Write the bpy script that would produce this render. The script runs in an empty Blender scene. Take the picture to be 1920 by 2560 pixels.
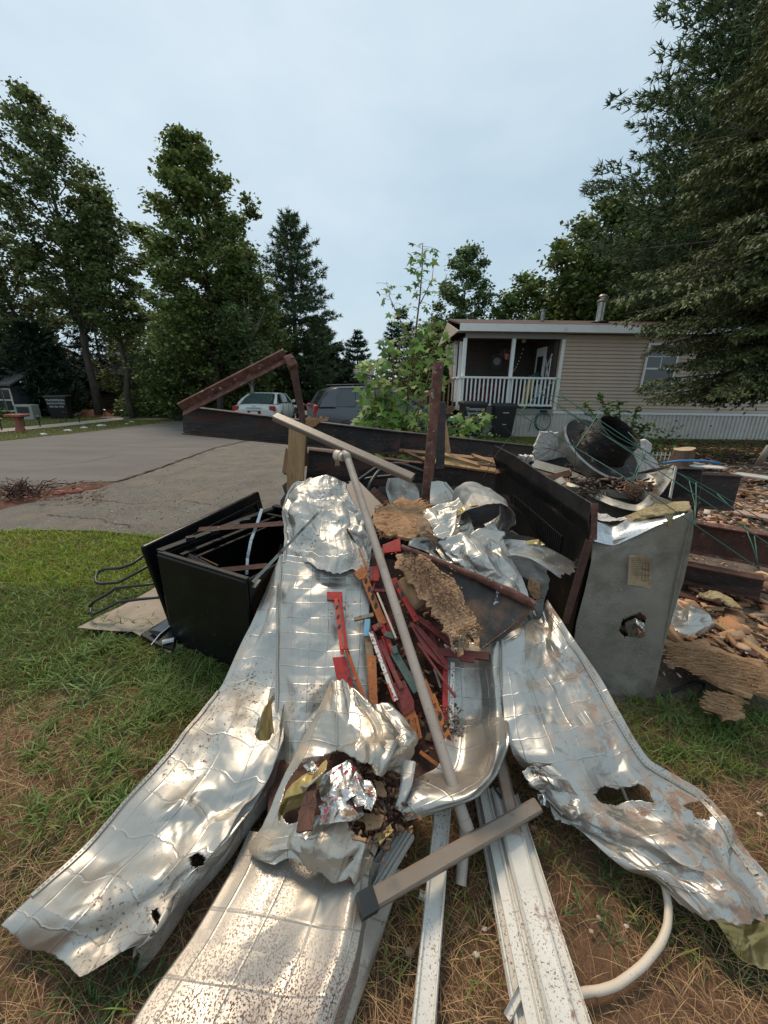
import bpy, math, random
import numpy as np
from mathutils import Vector, Matrix
R = math.radians
random.seed(7)
SC = bpy.context.scene
COL = SC.collection

# ------------------------------------------------------------------ camera
CAMZ, PITCH, ROLL, FPX = 1.5, R(18.0), R(0.8), 962.0
F_ = Vector((0, math.cos(PITCH), -math.sin(PITCH)))
R0 = Vector((1, 0, 0)); U0 = Vector((0, math.sin(PITCH), math.cos(PITCH)))
RV = R0 * math.cos(ROLL) + U0 * math.sin(ROLL)
UV_ = -R0 * math.sin(ROLL) + U0 * math.cos(ROLL)
cd = bpy.data.cameras.new('camera'); cam = bpy.data.objects.new('camera', cd); COL.objects.link(cam)
cam.matrix_world = Matrix(((RV.x, UV_.x, -F_.x, 0), (RV.y, UV_.y, -F_.y, 0), (RV.z, UV_.z, -F_.z, CAMZ), (0, 0, 0, 1)))
cd.sensor_fit = 'VERTICAL'; cd.sensor_height = 36; cd.sensor_width = 27
cd.lens = FPX / 2560 * 36; cd.clip_start = 0.02; cd.clip_end = 2000
SC.camera = cam

# ------------------------------------------------------------------ sky, sun, exposure
SUN_EL, SUN_AZ = R(56), R(-28)          # azimuth from +Y (ahead), negative = left
w = bpy.data.worlds.new('World'); SC.world = w; w.use_nodes = True
nt = w.node_tree; nt.nodes.clear()
def WN(t): return nt.nodes.new(t)
out = WN('ShaderNodeOutputWorld'); bg = WN('ShaderNodeBackground'); sky = WN('ShaderNodeTexSky')
sky.sky_type = 'NISHITA'; sky.sun_disc = False; sky.sun_elevation = SUN_EL; sky.sun_rotation = SUN_AZ
sky.air_density = 1.0; sky.dust_density = 3.0; sky.ozone_density = 1.0
tc = WN('ShaderNodeTexCoord'); nz = WN('ShaderNodeTexNoise'); nz.inputs['Scale'].default_value = 1.6
nz.inputs['Detail'].default_value = 5; nz.inputs['Roughness'].default_value = .55
mp = WN('ShaderNodeMapping'); mp.inputs['Scale'].default_value = (1, 1, 2.2); mp.inputs['Location'].default_value = (3.1, .7, 0)
nt.links.new(tc.outputs['Generated'], mp.inputs['Vector']); nt.links.new(mp.outputs['Vector'], nz.inputs['Vector'])
cr = WN('ShaderNodeValToRGB'); cr.color_ramp.elements[0].position = .3; cr.color_ramp.elements[1].position = .72
cr.color_ramp.elements[0].color = (2.45, 3.35, 4.0, 1); cr.color_ramp.elements[1].color = (3.75, 4.45, 4.85, 1)
nt.links.new(nz.outputs['Fac'], cr.inputs['Fac'])
mx = WN('ShaderNodeMixRGB'); mx.inputs['Fac'].default_value = .88
nt.links.new(sky.outputs['Color'], mx.inputs['Color1']); nt.links.new(cr.outputs['Color'], mx.inputs['Color2'])
nt.links.new(mx.outputs['Color'], bg.inputs['Color']); bg.inputs['Strength'].default_value = .115
nt.links.new(bg.outputs['Background'], out.inputs['Surface'])
sl = bpy.data.lights.new('sun', 'SUN'); sl.energy = 1.6; sl.angle = R(14); sl.color = (1, .83, .62)
sun = bpy.data.objects.new('sun', sl); COL.objects.link(sun)
sd = Vector((math.sin(SUN_AZ) * math.cos(SUN_EL), math.cos(SUN_AZ) * math.cos(SUN_EL), math.sin(SUN_EL)))
sun.rotation_euler = sd.to_track_quat('Z', 'Y').to_euler(); sun.location = (0, 0, 30)
SC.view_settings.view_transform = 'Standard'; SC.view_settings.look = 'None'
SC.view_settings.exposure = 0.65; SC.view_settings.gamma = 1
try: SC.view_settings.use_curve_mapping = False
except Exception: pass
SC.cycles.max_bounces = 6; SC.cycles.diffuse_bounces = 3; SC.cycles.glossy_bounces = 3
SC.cycles.transparent_max_bounces = 6; SC.cycles.caustics_reflective = False; SC.cycles.caustics_refractive = False

# ------------------------------------------------------------------ pixel -> world helpers
C0 = Vector((0, 0, CAMZ))
def ray(px, py):
    return F_ + RV * ((px - 960) / FPX) + UV_ * ((1280 - py) / FPX)
def P(px, py, Y):
    d = ray(px, py); return C0 + d * (Y / d.y)
def gz(x, y):
    return -0.025 * min(max(y - 6, 0), 34) * min(max((3 - x) / 3, 0), 1)
def Z(px, py, z=0.0):
    d = ray(px, py); return C0 + d * ((z - CAMZ) / d.z)
def G(px, py, h=0.0):
    z = 0
    for _ in range(12):
        p = Z(px, py, z + h); z = gz(p.x, p.y)
    return p
def Q(px, py, lift=0.0):
    "point on the sloping heap (z = .75 y - .7) seen at a pixel"
    d = ray(px, py); k, c = .75, -.7 + lift
    t = (c - CAMZ) / (d.z - k * d.y)
    return C0 + d * t

# ------------------------------------------------------------------ materials
def mat(name, cols, scale=6.0, rough=.7, metal=0.0, bump=.2, bscale=None, stretch=(1, 1, 1), speck=None, speck2=None,
        coord='Object', attr=None, quilt=None, detail=6, rvar=.0, spec=.5, wave=None, trans=0, bdist=.01, emit=None, ramp=(.3, .7)):
    m = bpy.data.materials.new(name); m.use_nodes = True; n = m.node_tree; n.nodes.clear()
    L = n.links.new
    def N(t): return n.nodes.new(t)
    o = N('ShaderNodeOutputMaterial'); b = N('ShaderNodeBsdfPrincipled'); L(b.outputs[0], o.inputs[0])
    tcn = N('ShaderNodeTexCoord'); mpn = N('ShaderNodeMapping'); mpn.inputs['Scale'].default_value = stretch
    L(tcn.outputs[coord], mpn.inputs[0]); vec = mpn.outputs[0]
    def noise(s, d=detail, r=.6, v=None):
        q = N('ShaderNodeTexNoise'); q.inputs['Scale'].default_value = s; q.inputs['Detail'].default_value = d
        q.inputs['Roughness'].default_value = r; L(v or vec, q.inputs['Vector']); return q.outputs['Fac']
    r_ = N('ShaderNodeValToRGB'); el = r_.color_ramp.elements
    cs = [tuple(c) + (1,) for c in cols]
    if len(cs) == 1: cs = [cs[0], cs[0]]
    el[0].position = ramp[0]; el[0].color = cs[0]; el[1].position = ramp[1]; el[1].color = cs[-1]
    for i, c in enumerate(cs[1:-1]):
        e = el.new(ramp[0] + (ramp[1] - ramp[0]) * (i + 1) / (len(cs) - 1)); e.color = c
    base_n = noise(scale); L(base_n, r_.inputs[0]); colour = r_.outputs[0]
    if attr:
        a = N('ShaderNodeAttribute'); a.attribute_name = attr; mm = N('ShaderNodeMixRGB'); mm.blend_type = 'MULTIPLY'
        mm.inputs[0].default_value = 1; L(colour, mm.inputs[1]); L(a.outputs['Color'], mm.inputs[2]); colour = mm.outputs[0]
    metal_s = None; rough_s = None
    masks = []
    for k, sp in enumerate([speck, speck2]):
        if not sp: continue
        sc_, lo, hi, c = sp[:4]
        f = noise(sc_, 4, .65); mr = N('ShaderNodeMapRange'); mr.inputs[1].default_value = lo; mr.inputs[2].default_value = hi
        L(f, mr.inputs[0]); msk = mr.outputs[0]
        if len(sp) > 4:      # modulate with a broad patch mask
            f2 = noise(sp[4], 3, .5); m2 = N('ShaderNodeMapRange'); m2.inputs[1].default_value = sp[5]; m2.inputs[2].default_value = sp[6]
            L(f2, m2.inputs[0]); mu = N('ShaderNodeMath'); mu.operation = 'MULTIPLY'; L(msk, mu.inputs[0]); L(m2.outputs[0], mu.inputs[1]); msk = mu.outputs[0]
        mm = N('ShaderNodeMixRGB'); L(msk, mm.inputs[0]); L(colour, mm.inputs[1]); mm.inputs[2].default_value = tuple(c) + (1,)
        colour = mm.outputs[0]; masks.append(msk)
    L(colour, b.inputs['Base Color'])
    b.inputs['Metallic'].default_value = metal; b.inputs['Roughness'].default_value = rough
    b.inputs['Specular IOR Level'].default_value = spec
    if metal > 0 and masks:
        cur = None
        for ms in masks:
            s_ = N('ShaderNodeMath'); s_.operation = 'SUBTRACT'; s_.inputs[0].default_value = 1; L(ms, s_.inputs[1])
            if cur is None: cur = s_.outputs[0]
            else:
                mu = N('ShaderNodeMath'); mu.operation = 'MULTIPLY'; L(cur, mu.inputs[0]); L(s_.outputs[0], mu.inputs[1]); cur = mu.outputs[0]
        m3 = N('ShaderNodeMath'); m3.operation = 'MULTIPLY'; m3.inputs[1].default_value = metal; L(cur, m3.inputs[0]); L(m3.outputs[0], b.inputs['Metallic'])
        mr = N('ShaderNodeMapRange'); mr.inputs[3].default_value = .9; mr.inputs[4].default_value = rough; L(cur, mr.inputs[0])
        rough_s = mr.outputs[0]; L(rough_s, b.inputs['Roughness'])
    elif rvar:
        mr = N('ShaderNodeMapRange'); mr.inputs[1].default_value = .3; mr.inputs[2].default_value = .7
        mr.inputs[3].default_value = rough - rvar; mr.inputs[4].default_value = rough + rvar; L(noise(scale * .7), mr.inputs[0]); L(mr.outputs[0], b.inputs['Roughness'])
    hgt = None
    if bump:
        hgt = noise(bscale or scale * 4, 5, .65)
    if quilt:                                   # embossed grid lines from the UV map, in metres
        uvn = N('ShaderNodeUVMap'); sx = N('ShaderNodeSeparateXYZ'); L(uvn.outputs[0], sx.inputs[0])
        acc = None
        for ax in (0, 1):
            a1 = N('ShaderNodeMath'); a1.operation = 'DIVIDE'; L(sx.outputs[ax], a1.inputs[0]); a1.inputs[1].default_value = quilt
            a2 = N('ShaderNodeMath'); a2.operation = 'FRACT'; L(a1.outputs[0], a2.inputs[0])
            a3 = N('ShaderNodeMath'); a3.operation = 'SUBTRACT'; L(a2.outputs[0], a3.inputs[0]); a3.inputs[1].default_value = .5
            a4 = N('ShaderNodeMath'); a4.operation = 'ABSOLUTE'; L(a3.outputs[0], a4.inputs[0])
            a5 = N('ShaderNodeMapRange'); a5.inputs[1].default_value = 0; a5.inputs[2].default_value = .035; a5.inputs[3].default_value = 1; a5.inputs[4].default_value = 0
            L(a4.outputs[0], a5.inputs[0])
            if acc is None: acc = a5.outputs[0]
            else:
                mx_ = N('ShaderNodeMath'); mx_.operation = 'MAXIMUM'; L(acc, mx_.inputs[0]); L(a5.outputs[0], mx_.inputs[1]); acc = mx_.outputs[0]
        ml = N('ShaderNodeMath'); ml.operation = 'MULTIPLY'; ml.inputs[1].default_value = 1.0; L(acc, ml.inputs[0])
        bq = N('ShaderNodeBump'); bq.inputs['Strength'].default_value = .36; bq.inputs['Distance'].default_value = .0035; L(ml.outputs[0], bq.inputs['Height'])
        b1 = N('ShaderNodeBump'); b1.inputs['Strength'].default_value = bump; b1.inputs['Distance'].default_value = bdist
        L(hgt, b1.inputs['Height']); L(bq.outputs[0], b1.inputs['Normal']); L(b1.outputs[0], b.inputs['Normal'])
    elif wave:
        wv = N('ShaderNodeTexWave'); wv.inputs['Scale'].default_value = wave[0]; wv.inputs['Distortion'].default_value = wave[1]
        wv.inputs['Detail'].default_value = 3; wv.bands_direction = wave[2] if len(wave) > 2 else 'X'; L(vec, wv.inputs[0])
        ad = N('ShaderNodeMath'); ad.operation = 'ADD'; L(wv.outputs['Fac'], ad.inputs[0]); L(hgt, ad.inputs[1])
        b1 = N('ShaderNodeBump'); b1.inputs['Strength'].default_value = bump; b1.inputs['Distance'].default_value = bdist
        L(ad.outputs[0], b1.inputs['Height']); L(b1.outputs[0], b.inputs['Normal'])
    elif bump:
        b1 = N('ShaderNodeBump'); b1.inputs['Strength'].default_value = bump; b1.inputs['Distance'].default_value = bdist
        L(hgt, b1.inputs['Height']); L(b1.outputs[0], b.inputs['Normal'])
    if trans:
        t = N('ShaderNodeBsdfTranslucent'); L(colour, t.inputs[0]); ms = N('ShaderNodeMixShader'); ms.inputs[0].default_value = trans
        L(b.outputs[0], ms.inputs[1]); L(t.outputs[0], ms.inputs[2]); L(ms.outputs[0], o.inputs[0])
    return m

M = {}
M['asphalt'] = mat('asphalt', [(.105, .094, .084), (.155, .141, .126)], 1.3, .9, bump=.5, bscale=120, bdist=.01, stretch=(.4, 1.4, 1), speck=(35, .62, .72, (.22, .2, .18)), speck2=(.5, .5, .8, (.14, .13, .12)))
M['drive'] = mat('drive_gravel', [(.135, .118, .098), (.215, .19, .158)], 2.2, .95, bump=1, bscale=60, bdist=.03, speck=(45, .55, .66, (.30, .27, .23)), speck2=(1.6, .54, .66, (.23, .185, .14)))
M['soil'] = mat('soil', [(.045, .03, .018), (.1, .062, .036), (.15, .1, .06)], 3.5, .95, bump=.8, bscale=60, bdist=.02, speck=(1.3, .48, .6, (.045, .06, .018)))
M['reddirt'] = mat('red_dirt', [(.11, .04, .022), (.22, .095, .055)], 14, .95, bump=1, bscale=80, bdist=.03, speck=(120, .66, .72, (.4, .3, .22)))
M['debrisdirt'] = mat('debris_dirt', [(.1, .07, .05), (.22, .16, .12)], 8, .95, bump=1, bscale=50, bdist=.03, speck=(60, .62, .7, (.42, .36, .3)))
M['path'] = mat('path_concrete', [(.42, .33, .25), (.5, .4, .31)], 3, .9, bump=.2)
M['concrete'] = mat('concrete', [(.27, .22, .17), (.4, .33, .26)], 5, .9, bump=.4, bscale=70, speck=(90, .64, .7, (.14, .1, .07)))
M['grass'] = mat('grass_blade', [(1, 1, 1), (1, 1, 1)], 3, .55, bump=0, attr='Col', trans=.3)
M['leaf'] = mat('leaf', [(.75, .75, .75), (1.2, 1.2, 1.2)], .8, .6, bump=0, attr='Col', trans=.25)
M['needle'] = mat('needle', [(.7, .7, .7), (1.25, 1.25, 1.25)], .9, .65, bump=0, attr='Col', trans=.12)
M['bark'] = mat('bark', [(.045, .036, .028), (.11, .09, .07)], 9, .95, bump=.9, bscale=22, stretch=(1, 1, .25), bdist=.04)
M['palebark'] = mat('pale_bark', [(.2, .18, .15), (.36, .33, .28)], 9, .9, bump=.5, bscale=22, stretch=(1, 1, .4))
M['shadedsiding'] = mat('shaded_porch_siding', [(.05, .038, .03), (.075, .058, .046)], 2, .7, bump=.1)  # siding with the shade under the porch roof put into its colour
M['siding'] = mat('vinyl_siding', [(.52, .40, .30), (.60, .47, .355)], 1.2, .55, bump=.06, bscale=40)
M['greysiding'] = mat('grey_siding', [(.3, .29, .26), (.36, .35, .31)], 1.2, .6, bump=.06)
M['white'] = mat('white_paint', [(.82, .81, .78), (.88, .87, .85)], 3, .5, bump=.1, speck=(9, .66, .8, (.42, .36, .3)))
M['skirt'] = mat('skirting', [(.60, .55, .49), (.70, .65, .59)], 2, .5, bump=.1, speck=(3, .58, .8, (.36, .33, .29)))
M['shingle'] = mat('roof_shingle', [(.06, .035, .03), (.13, .075, .062)], 14, .9, bump=.6, bscale=50, stretch=(1, 3, 1))
M['glass'] = mat('window_glass', [(.02, .025, .03)], 2, .06, bump=0, spec=.9)
M['carglass'] = mat('car_glass', [(.025, .03, .032)], 2, .05, bump=0, spec=1)
M['plastic_black'] = mat('black_plastic', [(.012, .012, .013), (.02, .02, .022)], 6, .4, bump=.1)
M['rubber'] = mat('rubber', [(.018, .018, .018), (.03, .03, .03)], 9, .7, bump=.1)
M['lettering'] = mat('white_lettering', [(.75, .75, .75)], 2, .5, bump=0)
M['darkwall'] = mat('dark_log_wall', [(.1, .07, .045), (.2, .145, .095)], 3, .8, bump=.3)
M['darkroof'] = mat('dark_roof', [(.07, .065, .062), (.13, .12, .115)], 6, .9, bump=.3)
M['wood_old'] = mat('weathered_wood', [(.2, .105, .05), (.36, .22, .12)], 5, .85, bump=.5, bscale=20, stretch=(1, 1, .2))
M['wood_new'] = mat('broken_lumber', [(.36, .2, .085), (.55, .34, .16)], 9, .8, bump=.8, bscale=30, stretch=(2.5, 2.5, .25), speck=(16, .6, .72, (.16, .085, .04)), bdist=.02)
M['osb'] = mat('splintered_board', [(.46, .24, .11), (.68, .42, .23)], 16, .9, bump=1, bscale=70, stretch=(.5, 3, 1), bdist=.02, speck=(30, .62, .72, (.2, .1, .05)))
M['steel_black'] = mat('black_steel', [(.016, .015, .015), (.055, .045, .042)], 7, .38, metal=.3, bump=.45, bscale=40, speck=(5, .5, .64, (.10, .045, .032)), speck2=(30, .6, .68, (.13, .11, .10)), bdist=.01, spec=.6, stretch=(.5, 1, 2))
M['rust'] = mat('rust', [(.07, .026, .018), (.14, .056, .038), (.22, .10, .07)], 16, .85, bump=.7, bscale=70, speck=(26, .6, .66, (.38, .3, .25)), bdist=.01)
M['darkrust'] = mat('dark_rust', [(.045, .02, .014), (.12, .05, .032)], 12, .8, bump=.6, bscale=60, bdist=.01, speck=(30, .64, .7, (.28, .16, .1)))
M['stove'] = mat('stove_enamel', [(.004, .004, .0045), (.009, .009, .009)], 5, .3, bump=.12, bscale=9, bdist=.02, speck=(38, .64, .72, (.06, .055, .05), 2.5, .45, .6), rvar=.1, spec=.28)
M['stove_in'] = mat('stove_inner', [(.006, .006, .006), (.014, .013, .012)], 6, .45, bump=.3, spec=.3, speck=(28, .66, .74, (.05, .04, .03)))
M['alu'] = mat('aluminium_siding', [(.43, .40, .355), (.57, .54, .485)], 3, .40, metal=.88, bump=.12, bscale=26, quilt=.094, bdist=.004,
               speck=(85, .58, .62, (.13, .065, .045), 3.2, .46, .64), speck2=(3.5, .52, .75, (.30, .225, .16), 2, .42, .7))
M['alu_dirty'] = mat('aluminium_dirty', [(.41, .365, .31), (.52, .47, .41)], 4, .42, metal=.80, bump=.12, bscale=26, quilt=.094, bdist=.004,
               speck=(210, .50, .56, (.13, .062, .045), 1.9, .36, .56), speck2=(5, .56, .72, (.36, .26, .18), 2, .45, .7))
M['alu_stain'] = mat('aluminium_stained', [(.42, .38, .32), (.55, .505, .44)], 4, .32, metal=.88, bump=.12, bscale=26, quilt=.094, bdist=.004,
               speck=(95, .62, .66, (.2, .12, .07), 2.6, .36, .6), speck2=(6, .47, .68, (.38, .25, .13), 2.4, .4, .62))
M['alu_back'] = mat('aluminium_back', [(.27, .26, .24), (.38, .37, .34)], 5, .6, metal=.5, bump=.2, bscale=30, bdist=.004, speck=(40, .6, .7, (.16, .12, .08)))
M['gold_back'] = mat('gold_back', [(.4, .28, .09), (.6, .45, .2)], 5, .38, metal=.6, bump=.3, bscale=20, speck=(30, .6, .7, (.15, .09, .04)))
M['foil'] = mat('foil', [(.5, .48, .45), (.7, .68, .65)], 5, .27, metal=1, bump=.5, bscale=30, bdist=.01, speck=(34, .60, .63, (.35, .03, .06)), speck2=(12, .58, .66, (.2, .13, .08)))
M['galv'] = mat('galvanised', [(.18, .155, .122), (.28, .245, .195), (.21, .18, .14)], 5, .55, metal=.2, bump=.6, bscale=120, bdist=.006, speck=(75, .52, .64, (.27, .25, .21)), speck2=(3, .5, .72, (.10, .078, .052)))
M['galv_bright'] = mat('galvanised_bright', [(.42, .44, .45), (.7, .71, .72)], 90, .3, metal=.9, bump=.25, bscale=120, bdist=.004)
M['tray'] = mat('dull_tray_metal', [(.27, .26, .22), (.42, .4, .35)], 7, .5, metal=.6, bump=.25, bscale=40, speck=(9, .57, .7, (.16, .09, .05)))
M['panel_black'] = mat('black_panel', [(.009, .009, .009), (.02, .018, .016)], 5, .33, bump=.25, bscale=14, bdist=.02, speck=(8, .6, .76, (.06, .03, .018)), spec=.3, rvar=.08)
M['char'] = mat('charred_metal', [(.006, .006, .006), (.03, .022, .018)], 10, .5, metal=.4, bump=.8, bscale=30, bdist=.02, speck=(11, .6, .7, (.25, .2, .16)), speck2=(60, .66, .72, (.2, .14, .1)))
M['steam'] = mat('worn_galvanised', [(.17, .15, .125), (.42, .40, .36)], 9, .32, metal=.85, bump=.25, bscale=30, speck=(6, .58, .72, (.13, .07, .045)))
M['pvc'] = mat('pvc_pipe', [(.34, .275, .225), (.42, .35, .295)], 4, .5, bump=.15, bscale=40, speck=(60, .62, .70, (.2, .15, .11)), speck2=(7, .55, .72, (.25, .2, .155)))
M['pvc2'] = mat('pvc_pipe_stained', [(.4, .34, .28), (.52, .45, .38)], 9, .5, bump=.15, speck=(9, .6, .7, (.36, .15, .05)))
M['beige'] = mat('beige_downspout', [(.2, .15, .11), (.28, .22, .17)], 5, .42, bump=.1, bscale=30, speck=(38, .57, .63, (.17, .065, .045), 5, .45, .6))
M['cream'] = mat('cream_hose', [(.6, .49, .38), (.7, .59, .47)], 7, .5, bump=.15, speck=(60, .66, .7, (.3, .2, .13)))
M['vinyl'] = mat('white_vinyl', [(.55, .52, .46), (.72, .68, .62)], 4, .5, bump=.2, bscale=20, speck=(170, .57, .62, (.17, .09, .06), 3, .4, .6), speck2=(8, .62, .68, (.25, .13, .09), 2, .45, .6))
M['red'] = mat('red_paint', [(.34, .012, .012), (.48, .03, .022)], 9, .45, bump=.3, bscale=50, speck=(22, .55, .64, (.22, .07, .03)), speck2=(60, .6, .68, (.12, .05, .03)))
M['redworn'] = mat('worn_red_paint', [(.13, .022, .02), (.27, .035, .03)], 12, .55, bump=.4, bscale=60, speck=(16, .54, .63, (.17, .07, .035)), speck2=(60, .6, .68, (.1, .04, .03)))
M['orange'] = mat('orange_rust', [(.32, .1, .03), (.5, .17, .05)], 14, .7, bump=.5, bscale=60, speck=(24, .56, .64, (.12, .05, .025)))
M['redorange'] = mat('faded_red_paint', [(.55, .1, .03), (.5, .04, .03)], 5, .5, bump=.2, speck=(30, .64, .7, (.2, .06, .03)))
M['bluepaint'] = mat('peeling_blue_paint', [(.15, .22, .25), (.28, .17, .08), (.36, .14, .04)], 7, .7, bump=.4, speck=(40, .56, .64, (.09, .05, .03)))
M['greenpaint'] = mat('peeling_green_paint', [(.06, .105, .085), (.12, .16, .13)], 12, .6, bump=.4, speck=(24, .58, .66, (.15, .08, .04)))
M['label'] = mat('scratched_label', [(.7, .68, .64), (.62, .58, .52)], 9, .6, bump=.2, speck=(90, .53, .58, (.2, .06, .05)))
M['warning'] = mat('warning_label', [(.62, .09, .03), (.55, .07, .03)], 9, .5, bump=.1)
M['papernote'] = mat('stained_paper', [(.32, .23, .13), (.42, .32, .2)], 8, .85, bump=.3, speck=(5, .5, .7, (.12, .07, .035)))
M['kraft'] = mat('kraft_paper', [(.3, .17, .09), (.46, .29, .16)], 8, .85, bump=.7, bscale=40, bdist=.01, speck=(30, .54, .64, (.2, .105, .06)), speck2=(7, .5, .62, (.26, .15, .09)))
M['darkplate'] = mat('dark_steel_plate', [(.035, .03, .028), (.08, .065, .055)], 6, .5, metal=.4, bump=.3, bscale=50, speck=(5, .48, .66, (.2, .11, .065)), speck2=(14, .66, .69, (.5, .48, .45)))
M['foam'] = mat('white_foam', [(.62, .56, .5), (.76, .72, .67)], 12, .95, bump=.8, bscale=40, bdist=.02, speck=(18, .58, .68, (.36, .24, .18)))
M['pinkfoam'] = mat('pink_insulation', [(.5, .3, .22), (.62, .42, .33)], 14, .95, bump=1, bscale=60, bdist=.03)
M['yellowwool'] = mat('yellow_insulation', [(.46, .34, .17), (.62, .5, .29)], 16, .95, bump=1, bscale=60, bdist=.03, stretch=(1, 1, 3))
M['chip'] = mat('debris_chip', [(1, 1, 1)], 3, .85, bump=.3, attr='Col')
M['wire'] = mat('green_wire', [(.03, .1, .065), (.06, .17, .12)], 12, .5, bump=.1)
M['hose_green'] = mat('green_hose', [(.04, .12, .09), (.06, .16, .12)], 9, .5, bump=.1)
M['cable'] = mat('black_cable', [(.015, .016, .018)], 9, .45, bump=.05)
M['bluehose'] = mat('blue_hose', [(.06, .2, .42)], 5, .5, bump=.05)
M['rock'] = mat('stone', [(.36, .23, .17), (.48, .33, .26)], 6, .9, bump=.4)
M['whiterock'] = mat('white_rock', [(.6, .58, .55), (.75, .73, .7)], 6, .9, bump=.4)
M['brickred'] = mat('red_brick', [(.24, .07, .05), (.36, .14, .1)], 8, .9, bump=.4)
M['whitecar'] = mat('white_car_paint', [(.62, .63, .58)], 3, .25, bump=0, spec=.8)
M['greycar'] = mat('grey_car_paint', [(.095, .098, .105)], 3, .28, metal=.5, bump=0, spec=.8)
M['chrome'] = mat('chrome', [(.6, .6, .6)], 3, .2, metal=1, bump=0)
M['redlens'] = mat('red_lens', [(.35, .02, .02)], 3, .2, bump=0)
M['cutwood'] = mat('cut_wood', [(.5, .35, .2), (.62, .47, .3)], 14, .8, bump=.3)
M['fascia'] = mat('fascia_white', [(.82, .80, .77), (.88, .86, .83)], 1.5, .5, bump=.05, speck=(2, .6, .8, (.5, .45, .38)))

# ------------------------------------------------------------------ object helpers
def tag(o, label=None, cat=None, group=None, kind=None):
    if label: o['label'] = label
    if cat: o['category'] = cat
    if group: o['group'] = group
    if kind: o['kind'] = kind
    return o
def thing(name, label, cat, loc=(0, 0, 0), group=None):
    o = bpy.data.objects.new(name, None); COL.objects.link(o); o.location = loc; o.empty_display_size = .1
    return tag(o, label, cat, group)

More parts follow.
